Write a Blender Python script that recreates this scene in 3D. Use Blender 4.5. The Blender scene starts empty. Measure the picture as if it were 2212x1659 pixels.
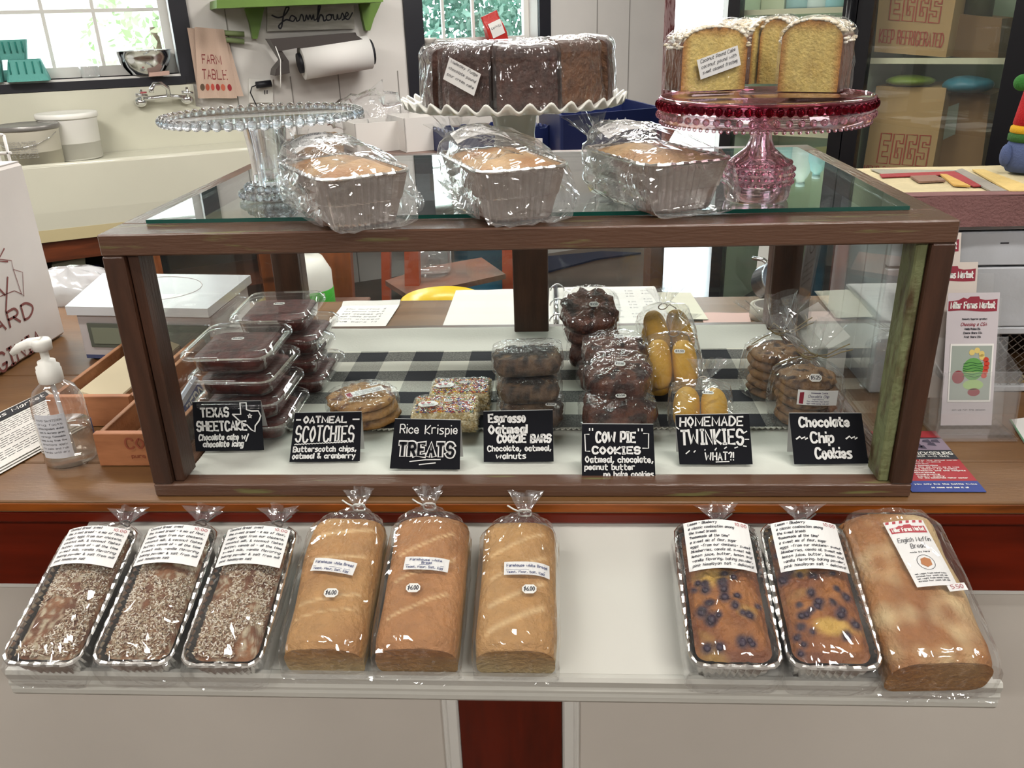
import bpy, math, random
from math import sin, cos, pi, radians, sqrt, floor, exp
from mathutils import Vector, Matrix, noise
random.seed(7)
SC = bpy.context.scene
COL = SC.collection
V3 = Vector
# ------------------------------------------------------------------ camera
PITCH, YAW, ROLL, FPX = 0.4085, 0.0617, -0.0312, 1805.5
CAM = V3((0.0512, -1.0039, 0.6069))
FW = V3((-sin(YAW)*cos(PITCH), cos(YAW)*cos(PITCH), -sin(PITCH)))
RT0 = V3((cos(YAW), sin(YAW), 0)); UP0 = RT0.cross(FW)
RT = RT0*cos(ROLL) + UP0*sin(ROLL); UPV = UP0*cos(ROLL) - RT0*sin(ROLL)
cd = bpy.data.cameras.new('camera'); cam = bpy.data.objects.new('camera', cd); COL.objects.link(cam)
M = Matrix.Identity(4)
for i in range(3):
    M[i][0] = RT[i]; M[i][1] = UPV[i]; M[i][2] = -FW[i]; M[i][3] = CAM[i]
cam.matrix_world = M
cd.sensor_width = 36; cd.lens = FPX/2212*36; cd.clip_start = 0.02; cd.clip_end = 200
SC.camera = cam
# ------------------------------------------------------------------ world, lamps, exposure
W = bpy.data.worlds.new('daylight'); SC.world = W; W.use_nodes = True
bg = W.node_tree.nodes['Background']
bg.inputs[0].default_value = (0.80, 0.92, 1.0, 1); bg.inputs[1].default_value = 13.0
SC.view_settings.view_transform = 'Standard'; SC.view_settings.look = 'None'
SC.view_settings.gamma = 1; SC.view_settings.use_curve_mapping = False
SC.view_settings.exposure = 0.25
cy = SC.cycles
cy.use_denoising = True; cy.max_bounces = 7; cy.diffuse_bounces = 3; cy.glossy_bounces = 4
cy.transmission_bounces = 7; cy.transparent_max_bounces = 24
cy.caustics_reflective = False; cy.caustics_refractive = False; cy.sample_clamp_indirect = 6
ZC = 1.80    # ceiling above the counter top
ZF = -0.95   # floor below it
def area_light(name, loc, sx, sy, power, rotm=None, color=(1, .97, .92), portal=False):
    l = bpy.data.lights.new(name, 'AREA'); l.shape = 'RECTANGLE'; l.size = sx; l.size_y = sy
    l.energy = power; l.color = color
    if portal: l.cycles.is_portal = True
    o = bpy.data.objects.new(name, l); COL.objects.link(o)
    mm = rotm.to_4x4() if rotm else Matrix.Identity(4)
    mm.translation = V3(loc); o.matrix_world = mm
    return o
LAMPS = [(-1.5, -0.35, 17), (0.75, -0.45, 17), (-0.4, 1.5, 26), (1.9, 1.3, 14), (-2.3, 1.6, 50), (0.3, 3.3, 50), (-1.2, -2.4, 42), (1.6, -2.4, 42)]
for i, (x, y, p) in enumerate(LAMPS):
    area_light('ceiling_lamp_light', (x, y, ZC-0.075), 1.15, 0.16, p)

# ------------------------------------------------------------------ projection helpers (photo pixel -> point on a real plane)
def ray(u, v): return FW + RT*((u-1106)/FPX) + UPV*((829.5-v)/FPX)
def onP(u, v, P, n):
    d = ray(u, v); return CAM + d*((V3(P)-CAM).dot(n)/d.dot(n))
def onz(u, v, z): return onP(u, v, (0, 0, z), V3((0, 0, 1)))
def ony(u, v, y): return onP(u, v, (0, y, 0), V3((0, 1, 0)))
def onx(u, v, x): return onP(u, v, (x, 0, 0), V3((1, 0, 0)))

def hx(s, k=1.0):
    s = s.lstrip('#'); c = [int(s[i:i+2], 16)/255 for i in (0, 2, 4)]
    return tuple(min(1, (x/12.92 if x < .04045 else ((x+.055)/1.055)**2.4)*k) for x in c)
def mixc(a, b, t):
    t = max(0, min(1, t)); return tuple(a[i]*(1-t)+b[i]*t for i in range(3))
def nz(x, y, z=0, s=1): return noise.noise(V3((x*s, y*s, z*s)))
def ridge(x, y, z=0):
    return 1-abs(noise.noise(V3((x, y, z))))*2

# ------------------------------------------------------------------ materials
MT = {}
def mat(name, col=(.8, .8, .8), rough=.5, metal=0, spec=.5, attr=None, nvar=0, nscale=20, nstretch=(1, 1, 1), col2=None, bump=0, bscale=60, bstretch=(1, 1, 1), coat=0, trans=0, ior=1.45, emis=None, sss=0, voro=False, lo=.35, hi=.65, detail=4):
    if name in MT: return MT[name]
    m = bpy.data.materials.new(name); m.use_nodes = True; MT[name] = m
    nt = m.node_tree; N = nt.nodes; L = nt.links
    b = N['Principled BSDF']
    b.inputs['Base Color'].default_value = (*col, 1); b.inputs['Roughness'].default_value = rough
    b.inputs['Metallic'].default_value = metal; b.inputs['Specular IOR Level'].default_value = spec
    b.inputs['IOR'].default_value = ior
    if coat: b.inputs['Coat Weight'].default_value = coat; b.inputs['Coat Roughness'].default_value = .12
    if trans: b.inputs['Transmission Weight'].default_value = trans
    if emis: b.inputs['Emission Color'].default_value = (*emis[0], 1); b.inputs['Emission Strength'].default_value = emis[1]
    tc = N.new('ShaderNodeTexCoord')
    src = None
    if attr:
        a = N.new('ShaderNodeAttribute'); a.attribute_name = attr; src = a.outputs['Color']
    if col2 is not None or nvar:
        mp = N.new('ShaderNodeMapping'); mp.inputs['Scale'].default_value = nstretch
        L.new(tc.outputs['Object'], mp.inputs['Vector'])
        nn = N.new('ShaderNodeTexNoise'); nn.inputs['Scale'].default_value = nscale; nn.inputs['Detail'].default_value = detail
        L.new(mp.outputs[0], nn.inputs['Vector'])
        cr = N.new('ShaderNodeMapRange'); cr.inputs['From Min'].default_value = lo; cr.inputs['From Max'].default_value = hi
        L.new(nn.outputs['Fac'], cr.inputs['Value'])
        mx = N.new('ShaderNodeMix'); mx.data_type = 'RGBA'
        L.new(cr.outputs[0], mx.inputs['Factor'])
        if col2 is None:
            mx.blend_type = 'MULTIPLY'
            k = 1-nvar; 
            if src: L.new(src, mx.inputs['A'])
            else: mx.inputs['A'].default_value = (*col, 1)
            mx.inputs['B'].default_value = (k, k, k, 1)
        else:
            if src: L.new(src, mx.inputs['A'])
            else: mx.inputs['A'].default_value = (*col, 1)
            mx.inputs['B'].default_value = (*col2, 1)
        src = mx.outputs['Result']
    if src: L.new(src, b.inputs['Base Color'])
    if bump:
        mp2 = N.new('ShaderNodeMapping'); mp2.inputs['Scale'].default_value = bstretch
        L.new(tc.outputs['Object'], mp2.inputs['Vector'])
        if voro: n2 = N.new('ShaderNodeTexVoronoi'); o2 = n2.outputs['Distance']
        else: n2 = N.new('ShaderNodeTexNoise'); n2.inputs['Detail'].default_value = 5; o2 = n2.outputs['Fac']
        n2.inputs['Scale'].default_value = bscale
        L.new(mp2.outputs[0], n2.inputs['Vector'])
        bp = N.new('ShaderNodeBump'); bp.inputs['Strength'].default_value = min(1, bump); bp.inputs['Distance'].default_value = .01*max(1, bump)
        L.new(o2, bp.inputs['Height']); L.new(bp.outputs[0], b.inputs['Normal'])
    return m

def film(name, haze=.05, refl=1.2, base=.03, rough=.07, bump=.0, bscale=40, tint=(1, 1, 1), hazecol=(.9, .92, .95), bstretch=(1, 1, 1), dist=.003, ior=1.45):
    """thin clear plastic or window glass: transparent, with a mirror coat that grows at grazing angles"""
    if name in MT: return MT[name]
    m = bpy.data.materials.new(name); m.use_nodes = True; MT[name] = m
    nt = m.node_tree; N = nt.nodes; L = nt.links; N.clear()
    out = N.new('ShaderNodeOutputMaterial')
    tr = N.new('ShaderNodeBsdfTransparent'); tr.inputs[0].default_value = (*tint, 1)
    gl = N.new('ShaderNodeBsdfGlossy'); gl.inputs['Roughness'].default_value = rough; gl.inputs[0].default_value = (1, 1, 1, 1)
    df = N.new('ShaderNodeBsdfDiffuse'); df.inputs[0].default_value = (*hazecol, 1)
    fr = N.new('ShaderNodeLayerWeight'); fr.inputs['Blend'].default_value = .5
    pw = N.new('ShaderNodeMath'); pw.operation = 'POWER'; pw.inputs[1].default_value = 4.6 if ior > 1.5 else 4.0
    L.new(fr.outputs['Facing'], pw.inputs[0])
    ma = N.new('ShaderNodeMath'); ma.operation = 'MULTIPLY_ADD'; ma.use_clamp = True
    ma.inputs[1].default_value = .9*refl; ma.inputs[2].default_value = .035*refl+base
    L.new(pw.outputs[0], ma.inputs[0])
    m1 = N.new('ShaderNodeMixShader'); m1.inputs[0].default_value = haze
    L.new(tr.outputs[0], m1.inputs[1]); L.new(df.outputs[0], m1.inputs[2])
    m2 = N.new('ShaderNodeMixShader'); L.new(ma.outputs[0], m2.inputs[0])
    L.new(m1.outputs[0], m2.inputs[1]); L.new(gl.outputs[0], m2.inputs[2])
    L.new(m2.outputs[0], out.inputs[0])
    if bump:
        tc = N.new('ShaderNodeTexCoord'); mp = N.new('ShaderNodeMapping'); mp.inputs['Scale'].default_value = bstretch
        L.new(tc.outputs['Object'], mp.inputs[0])
        n1 = N.new('ShaderNodeTexNoise'); n1.inputs['Scale'].default_value = bscale; n1.inputs['Detail'].default_value = 2; n1.inputs['Distortion'].default_value = 1.5
        L.new(mp.outputs[0], n1.inputs['Vector'])
        s = N.new('ShaderNodeMath'); s.operation = 'SUBTRACT'; s.inputs[1].default_value = .5; L.new(n1.outputs['Fac'], s.inputs[0])
        ab = N.new('ShaderNodeMath'); ab.operation = 'ABSOLUTE'; L.new(s.outputs[0], ab.inputs[0])
        bp = N.new('ShaderNodeBump'); bp.inputs['Strength'].default_value = bump; bp.inputs['Distance'].default_value = dist
        L.new(ab.outputs[0], bp.inputs['Height'])
        L.new(bp.outputs[0], gl.inputs['Normal']); L.new(bp.outputs[0], fr.inputs['Normal'])
    return m

# ------------------------------------------------------------------ mesh builder
class MB:
    def __init__(s): s.v = []; s.f = []; s.c = []; s.fm = []; s.fs = []; s.mi = 0; s.col = (.8, .8, .8); s.T = None; s.smooth = False
    def add(s, vs, fs, cols=None, smooth=None):
        n = len(s.v)
        for i, p in enumerate(vs):
            p = V3(p)
            if s.T: p = s.T @ p
            s.v.append(p[:]); s.c.append(cols[i] if cols else s.col)
        for f in fs:
            s.f.append(tuple(i+n for i in f)); s.fm.append(s.mi); s.fs.append(s.smooth if smooth is None else smooth)
        return s
    def hexa(s, p):   # 8 points: bottom 4 ccw, top 4 ccw
        return s.add(p, [(3, 2, 1, 0), (4, 5, 6, 7), (0, 1, 5, 4), (1, 2, 6, 5), (2, 3, 7, 6), (3, 0, 4, 7)], smooth=False)
    def box(s, c, d, R=None, b=0):
        c = V3(c); h = V3(d)/2
        if b <= 0:
            P = [V3((x*h.x, y*h.y, z*h.z)) for z in (-1, 1) for (x, y) in ((-1, -1), (1, -1), (1, 1), (-1, 1))]
            if R: P = [R @ p for p in P]
            return s.hexa([c+p for p in P])
        b = min(b, h.x*.9, h.y*.9, h.z*.9)
        vs = []; idx = {}
        for ax in range(3):
            for sx in (-1, 1):
                for sy in (-1, 1):
                    for sz in (-1, 1):
                        sg = (sx, sy, sz)
                        p = V3([sg[i]*(h[i]-(0 if i == ax else b)) for i in range(3)])
                        idx[(ax, sg)] = len(vs); vs.append(c+(R @ p if R else p))
        fs = []
        for ax in range(3):
            o = [i for i in range(3) if i != ax]
            for sg in (-1, 1):
                q = []
                for (a, bb) in ((-1, -1), (1, -1), (1, 1), (-1, 1)):
                    t = [0, 0, 0]; t[ax] = sg; t[o[0]] = a; t[o[1]] = bb; q.append(idx[(ax, tuple(t))])
                fs.append(tuple(q))
        for ax in range(3):   # edges along ax
            o = [i for i in range(3) if i != ax]
            for a in (-1, 1):
                for bb in (-1, 1):
                    t0 = [0, 0, 0]; t1 = [0, 0, 0]; t0[ax] = -1; t1[ax] = 1
                    for t in (t0, t1): t[o[0]] = a; t[o[1]] = bb
                    fs.append((idx[(o[0], tuple(t0))], idx[(o[0], tuple(t1))], idx[(o[1], tuple(t1))], idx[(o[1], tuple(t0))]))
        for a in (-1, 1):
            for bb in (-1, 1):
                for cc in (-1, 1):
                    fs.append(tuple(idx[(i, (a, bb, cc))] for i in range(3)))
        # orient outwards
        out = []
        for f in fs:
            P = [vs[i] for i in f]; n = (P[1]-P[0]).cross(P[2]-P[0]); m = sum(P, V3())/len(P)-c
            out.append(f if n.dot(m) > 0 else tuple(reversed(f)))
        return s.add(vs, out, smooth=False)
    def loft(s, rings, cap0=True, cap1=True, closed=True, smooth=None, cols=None):
        n = len(rings[0]); vs = [p for r in rings for p in r]; fs = []
        m = n if closed else n-1
        for i in range(len(rings)-1):
            for j in range(m):
                k = (j+1) % n
                fs.append((i*n+j, i*n+k, (i+1)*n+k, (i+1)*n+j))
        cc = [c for r in cols for c in r] if cols else None
        s.add(vs, fs, cc, smooth)
        b = len(s.v)-len(vs); sm = s.smooth if smooth is None else smooth
        if cap0: s.f.append(tuple(b+j for j in reversed(range(n)))); s.fm.append(s.mi); s.fs.append(False)
        if cap1: s.f.append(tuple(b+(len(rings)-1)*n+j for j in range(n))); s.fm.append(s.mi); s.fs.append(False)
        return s
    def lathe(s, prof, n=32, c=(0, 0, 0), smooth=True, cap=True, wob=None):
        c = V3(c); rings = []
        for (r, z) in prof:
            rings.append([c+V3((r*cos(2*pi*j/n), r*sin(2*pi*j/n), z)) for j in range(n)])
        return s.loft(rings, cap and prof[0][0] > 1e-5, cap and prof[-1][0] > 1e-5, smooth=smooth)
    def tube(s, pts, r, n=8, cap=True, smooth=True):
        pts = [V3(p) for p in pts]; rings = []; up = V3((0, 0, 1)); prev = None
        rr = r if isinstance(r, (list, tuple)) else [r]*len(pts)
        for i, p in enumerate(pts):
            t = (pts[min(i+1, len(pts)-1)]-pts[max(i-1, 0)]).normalized()
            a = prev if prev is not None else (up if abs(t.z) < .9 else V3((1, 0, 0)))
            a = (a-t*a.dot(t))
            if a.length < 1e-6: a = t.orthogonal()
            a.normalize(); b = t.cross(a); prev = a
            rings.append([p+(a*cos(2*pi*j/n)+b*sin(2*pi*j/n))*rr[i] for j in range(n)])
        return s.loft(rings, cap, cap, smooth=smooth)
    def sphere(s, c, r, n=10, m=7, sc=(1, 1, 1), R=None):
        c = V3(c); rings = []
        for i in range(m+1):
            a = -pi/2+pi*i/m; rad = max(cos(a), .02)
            ring = []
            for j in range(n):
                p = V3((rad*cos(2*pi*j/n)*sc[0], rad*sin(2*pi*j/n)*sc[1], sin(a)*sc[2]))*r
                ring.append(c+(R @ p if R else p))
            rings.append(ring)
        return s.loft(rings, True, True, smooth=True)
    def prism(s, poly, d, smooth=False):   # poly: 3D points (planar), d: extrusion vector
        poly = [V3(p) for p in poly]; d = V3(d); n = len(poly)
        vs = poly+[p+d for p in poly]
        fs = [tuple(reversed(range(n))), tuple(range(n, 2*n))]+[(j, (j+1) % n, n+(j+1) % n, n+j) for j in range(n)]
        return s.add(vs, fs, smooth=smooth)
    def grid(s, nu, nv, fn, smooth=True, colfn=None):
        vs = []; cs = []
        for j in range(nv+1):
            for i in range(nu+1):
                p = fn(i/nu, j/nv); vs.append(p); cs.append(colfn(i/nu, j/nv, p) if colfn else s.col)
        fs = [(j*(nu+1)+i, j*(nu+1)+i+1, (j+1)*(nu+1)+i+1, (j+1)*(nu+1)+i) for j in range(nv) for i in range(nu)]
        return s.add(vs, fs, cs, smooth)
    def mesh(s, name, mats):
        me = bpy.data.meshes.new(name); me.from_pydata(s.v, [], s.f)
        me.polygons.foreach_set('use_smooth', s.fs); me.polygons.foreach_set('material_index', s.fm)
        a = me.color_attributes.new('Col', 'FLOAT_COLOR', 'POINT')
        a.data.foreach_set('color', [x for c in s.c for x in (c[0], c[1], c[2], 1)])
        for m in (mats if isinstance(mats, (list, tuple)) else [mats]): me.materials.append(m)
        me.update(); return me

def tag(o, label=None, cat=None, group=None, kind=None):
    if label: o['label'] = label
    if cat: o['category'] = cat
    if group: o['group'] = group
    if kind: o['kind'] = kind
    return o
MW = {}
def thing(name, label, cat, loc=(0, 0, 0), rot=None, group=None):
    o = bpy.data.objects.new(name, None); COL.objects.link(o); o.empty_display_size = .02
    mm = rot.to_4x4() if rot else Matrix.Identity(4); mm.translation = V3(loc)
    o.matrix_world = mm; MW[o] = mm
    return tag(o, label, cat, group)
def obj(name, mb, mats, parent=None, world=False, label=None, kind=None):
    """link a mesh as one object. world=True: its points are already in scene coordinates"""
    me = mb if isinstance(mb, bpy.types.Mesh) else mb.mesh(name, mats)
    o = bpy.data.objects.new(name, me); COL.objects.link(o)
    mw = Matrix.Identity(4)
    if parent is not None:
        o.parent = parent
        if world: o.matrix_parent_inverse = MW[parent].inverted() if MW[parent] != Matrix.Identity(4) else Matrix.Identity(4)
        else: mw = MW[parent].copy()
    MW[o] = mw
    if label: o['label'] = label
    if kind: o['kind'] = kind
    return o
def copy_tree(o, parent=None):
    c = o.copy(); COL.objects.link(c)
    if parent: c.parent = parent
    for ch in list(o.children): copy_tree(ch, c)
    return c
def place(o, loc, rot=None):
    mm = rot.to_4x4() if rot else Matrix.Identity(4); mm.translation = V3(loc); o.matrix_world = mm; MW[o] = mm; return o
def RZ(a): return Matrix.Rotation(a, 3, 'Z')
def RX(a): return Matrix.Rotation(a, 3, 'X')
def RY(a): return Matrix.Rotation(a, 3, 'Y')

def rrect(w, l, r, n=5):
    """rounded rectangle outline, counter-clockwise"""
    r = min(r, w/2*.98, l/2*.98); P = []
    for (cx, cy, a0) in ((w/2-r, l/2-r, 0), (-w/2+r, l/2-r, 90), (-w/2+r, -l/2+r, 180), (w/2-r, -l/2+r, 270)):
        for i in range(n+1):
            a = radians(a0+90*i/n); P.append((cx+r*cos(a), cy+r*sin(a)))
    return P
def resample(P, n):
    P = P+[P[0]]; d = [0]
    for i in range(1, len(P)): d.append(d[-1]+sqrt((P[i][0]-P[i-1][0])**2+(P[i][1]-P[i-1][1])**2))
    out = []; k = 0
    for j in range(n):
        t = d[-1]*j/n
        while d[k+1] < t: k += 1
        u = (t-d[k])/max(1e-9, d[k+1]-d[k]); out.append((P[k][0]*(1-u)+P[k+1][0]*u, P[k][1]*(1-u)+P[k+1][1]*u))
    return out

# ------------------------------------------------------------------ stroke lettering
G = {
'A': '02 28 42|14 34', 'B': '02 08|~08 38 46 35 05|~05 35 43 32 02', 'C': '~47 38 18 06 04 12 32 43', 'D': '02 08|~08 28 46 44 22 02',
'E': '48 08 02 42|05 35', 'F': '48 08 02|05 35', 'G': '~47 38 18 06 04 12 32 44|44 24', 'H': '02 08|42 48|05 45', 'I': '08 28|18 12|02 22',
'J': '~38 33 22 12 03', 'K': '02 08|48 04 42', 'L': '08 02 42', 'M': '02 08 33 58 52', 'N': '02 08 42 48', 'O': '~28 17 05 13 22 33 45 37 28',
'P': '02 08|~08 38 46 34 04', 'Q': '~28 17 05 13 22 33 45 37 28|33 51', 'R': '02 08|~08 38 46 35 05|25 42', 'S': '~47 38 18 06 15 35 44 32 12 03',
'T': '08 48|28 22', 'U': '~08 03 12 32 43 48', 'V': '08 22 48', 'W': '08 12 36 52 68', 'X': '02 48|08 42', 'Y': '08 25 48|25 22', 'Z': '08 48 02 42',
'a': '~36 16 04 12 22 35|36 32', 'b': '08 02|~05 26 35 33 22 02', 'c': '~35 26 05 03 22 33', 'd': '38 32|~35 16 04 12 33', 'e': '~04 34 26 05 03 22 33',
'f': '~38 28 17 12|06 26', 'g': '~35 16 05 03 12 33|~36 31 20 00', 'h': '08 02|~05 26 35 32', 'i': '06 02|08 08', 'j': '~16 11 00|18 18', 'k': '08 02|36 04 32',
'l': '08 02', 'm': '06 02|~05 16 25 22|~25 36 45 42', 'n': '06 02|~05 26 35 32', 'o': '~16 04 12 22 34 26 16', 'p': '06 00|~05 26 35 33 22 02',
'q': '~35 16 05 03 12 33|36 30', 'r': '06 02|~05 16 36', 's': '~36 16 05 24 33 22 02', 't': '~18 13 22 32|06 36', 'u': '~06 03 12 32|36 32', 'v': '06 12 36',
'w': '06 12 35 42 56', 'x': '02 36|06 32', 'y': '06 23|46 10', 'z': '06 36 02 32',
'0': '~18 06 04 12 22 34 36 28 18', '1': '07 18 12', '2': '~07 18 38 46 02|02 42', '3': '~07 28 36 25|~25 34 22 03', '4': '28 04 44|38 32', '5': '38 08 05|~05 35 33 12 02',
'6': '~38 16 04 12 32 34 15 04', '7': '08 38 12', '8': '~25 07 28 37 25 13 02 32 33 25', '9': '~36 18 05 25 37|37 22',
',': '13 01', '.': '02 02', '!': '08 04|02 02', '?': '~07 28 37 24|22 22', '"': '08 06|18 16', "'": '08 06', '&': '~42 07 18 27 04 12 44', '/': '00 38', '-': '05 35', '$': '~36 07 15 34 03|29 11', '~': '~04 16 35 47', ':': '05 05|03 03', ' ': '',
}
GC = {}
def glyph(ch):
    if ch in GC: return GC[ch]
    st = []; w = 0
    for s in G.get(ch, '05 35').split('|'):
        if not s: continue
        sm = s[0] == '~'; P = [(int(q[0]), int(q[1])-2) for q in s.lstrip('~').split()]
        w = max([w]+[p[0] for p in P])
        if sm and len(P) > 2:
            Q = []; n = len(P)
            cl = P[0] == P[-1]
            for i in range(n-1):
                p0 = P[i-1] if i > 0 else (P[-2] if cl else P[0]); p1 = P[i]; p2 = P[i+1]
                p3 = P[i+2] if i+2 < n else (P[1] if cl else P[-1])
                for k in range(3):
                    t = k/3
                    Q.append(tuple(.5*(2*p1[a]+(p2[a]-p0[a])*t+(2*p0[a]-5*p1[a]+4*p2[a]-p3[a])*t*t+(3*p1[a]-p0[a]-3*p2[a]+p3[a])*t**3) for a in (0, 1)))
            Q.append(P[-1]); P = Q
        if len(P) == 2 and P[0] == P[1]: P = [(P[0][0]-.15, P[0][1]), (P[0][0]+.15, P[0][1])]
        st.append(P)
    GC[ch] = (st, w if ch != ' ' else 2.2)
    return GC[ch]
class Patch:
    """a surface patch: fn(s,t) s,t in metres from its lower-left corner -> point; w,h in metres"""
    def __init__(s, w, h, fn): s.w = w; s.h = h; s.fn = fn
    @staticmethod
    def quad(bl, br, tr, tl):
        bl, br, tr, tl = map(V3, (bl, br, tr, tl)); w = ((br-bl).length+(tr-tl).length)/2; h = ((tl-bl).length+(tr-br).length)/2
        return Patch(w, h, lambda x, y: (bl*(1-x/w)+br*(x/w))*(1-y/h)+(tl*(1-x/w)+tr*(x/w))*(y/h))
    def p(s, x, y, off=0):
        e = 1e-4; P = s.fn(x, y)
        if off:
            n = (s.fn(x+e, y)-P).cross(s.fn(x, y+e)-P).normalized(); P = P+n*off
        return P
    def sheet(s, mb, thick=.0006, nu=1, nv=1, x0=0, y0=0, x1=None, y1=None, off=0, col=None):
        x1 = s.w if x1 is None else x1; y1 = s.h if y1 is None else y1
        if col: mb.col = col
        F = lambda o: [[s.p(x0+(x1-x0)*i/nu, y0+(y1-y0)*j/nv, o) for i in range(nu+1)] for j in range(nv+1)]
        A = F(off+thick); B = F(off) if thick else A
        n = nu+1; vs = [p for r in A for p in r]
        fs = [(j*n+i, j*n+i+1, (j+1)*n+i+1, (j+1)*n+i) for j in range(nv) for i in range(nu)]
        if thick:
            k = len(vs); vs += [p for r in B for p in r]; fs += [tuple(x+k for x in reversed(f)) for f in fs]
            for i in range(nu): fs += [(i, i+k, i+1+k, i+1), (nv*n+i+1, nv*n+i+1+k, nv*n+i+k, nv*n+i)]
            for j in range(nv): fs += [(j*n+n, j*n+n+k, j*n+k, j*n), (j*n+nu, j*n+nu+k, j*n+nu+n+k, j*n+nu+n)]
        mb.add(vs, fs, smooth=False)
    def stroke(s, mb, P, width, off=.0010):
        """flat ribbon along a polyline given in patch metres"""
        n = len(P); h = width/2; L = []; R_ = []
        for i in range(n):
            a = P[max(i-1, 0)]; b = P[min(i+1, n-1)]; dx, dy = b[0]-a[0], b[1]-a[1]; l = sqrt(dx*dx+dy*dy) or 1e-6
            nx, ny = -dy/l*h, dx/l*h; ex = ey = 0
            if i == 0: ex, ey = -dx/l*h*.6, -dy/l*h*.6
            if i == n-1: ex, ey = dx/l*h*.6, dy/l*h*.6
            L.append(s.p(P[i][0]+nx+ex, P[i][1]+ny+ey, off)); R_.append(s.p(P[i][0]-nx+ex, P[i][1]-ny+ey, off))
        vs = []
        for a, b in zip(L, R_): vs += [a, b]
        mb.add(vs, [(2*i, 2*i+1, 2*i+3, 2*i+2) for i in range(n-1)], smooth=False)
    def text(s, mb, txt, x0, x1, y, size, width=None, slant=0, jit=0, off=.0010, rise=0, fit=True, sp=1.7, outline=False):
        """size = cap height in metres; fills x0..x1"""
        tot = sum(glyph(c)[1]+sp for c in txt)-sp; u = size/6
        ux = (x1-x0)/tot if fit else u; x = x0; width = width or size*.16; rnd = random.Random(hash(len(txt))+int(x0*1e4))
        for c in txt:
            st, w = glyph(c); jy = rnd.uniform(-1, 1)*jit*size; jr = rnd.uniform(-1, 1)*jit
            for P in st:
                Q = [(x+px*ux+(py*u)*(slant+jr), y+jy+py*u+rise*(x-x0)) for (px, py) in P]
                s.stroke(mb, Q, width, off)
            x += (w+sp)*ux
        return x
def slab(mb, P, n, thick):
    """polygon of points (front face) extruded by thick along -n"""
    mb.prism([V3(p) for p in P], -V3(n)*thick)
# ------------------------------------------------------------------ shared materials
m_wall = mat('white_wall_paint', hx('#cfcbc6'), .6, nvar=.06, nscale=3)
m_wall2 = mat('lilac_lit_wall', hx('#c9c4ca'), .55)  # unused; lilac cast of the light mixed into the wall colour
m_white = mat('white_gloss_paint', hx('#dcdad4'), .35)
m_panel = mat('cream_panel_paint', hx('#cfc8bf'), .45, nvar=.04, nscale=5)
m_shelf = mat('shelf_paint', hx('#c6c4bc'), .4, nvar=.05, nscale=6)
m_black = mat('black_paint', hx('#15151d'), .5)
m_darkwood = mat('dark_brown_paint', hx('#54382a'), .38, col2=hx('#3a2619'), nscale=9, nstretch=(1, 6, 6), bump=.12, bscale=30, bstretch=(1, 8, 8))
m_darkwood_v = mat('dark_brown_paint_upright', hx('#4b3023'), .42, col2=hx('#39251b'), nscale=9, nstretch=(5, 5, .8), bump=.12, bscale=30, bstretch=(8, 8, 1))
m_worn = mat('worn_brown_paint', hx('#5c4234'), .26, col2=hx('#6f6a45'), nscale=14, nstretch=(.5, 5, 5), lo=.62, hi=.7, bump=.12, bscale=40, bstretch=(1, 8, 8))
m_green = mat('old_green_paint', hx('#6f7450'), .55, col2=hx('#4a3a24'), nscale=30, nstretch=(2, 2, .5), lo=.46, hi=.66, bump=.4, bscale=60)
m_counter = mat('varnished_pine', hx('#7a5836'), .38, col2=hx('#5f4127'), nscale=5, nstretch=(.8, 5, 5), bump=.06, bscale=40, bstretch=(1, 8, 8), lo=.25, hi=.8)
m_edge = mat('counter_edge_wood', hx('#934d16'), .35, col2=hx('#5f3010'), nscale=6, nstretch=(1, 8, 8))
m_red = mat('red_mahogany_stain', hx('#741f0a'), .28, col2=hx('#581505'), nscale=4, nstretch=(1, 6, 6))
m_redv = mat('red_mahogany_stain_upright', hx('#5e1b0b'), .35, col2=hx('#4a1508'), nscale=5, nstretch=(8, 8, 1))
m_glass = film('window_glass', haze=.012, refl=1.0, base=0, rough=.0, tint=(.97, .99, .98), ior=1.5)
m_topglass = film('top_glass', haze=.02, refl=1.25, base=.02, rough=.0, tint=(.9, .97, .96), ior=1.55)
m_glassedge = mat('green_glass_edge', hx('#0f4a40'), .1)
m_paper = mat('paper', hx('#dedcd8'), .7)
m_ink = mat('dark_ink', hx('#35353d'), .7)
m_redink = mat('red_ink', hx('#a02f38'), .7)
m_steel = mat('chrome', (.75, .76, .78), .14, 1)
m_floor = mat('brown_sheet_floor', hx('#5c4a3d'), .28, col2=hx('#463529'), nscale=3, nstretch=(1, 1, 1))

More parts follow.
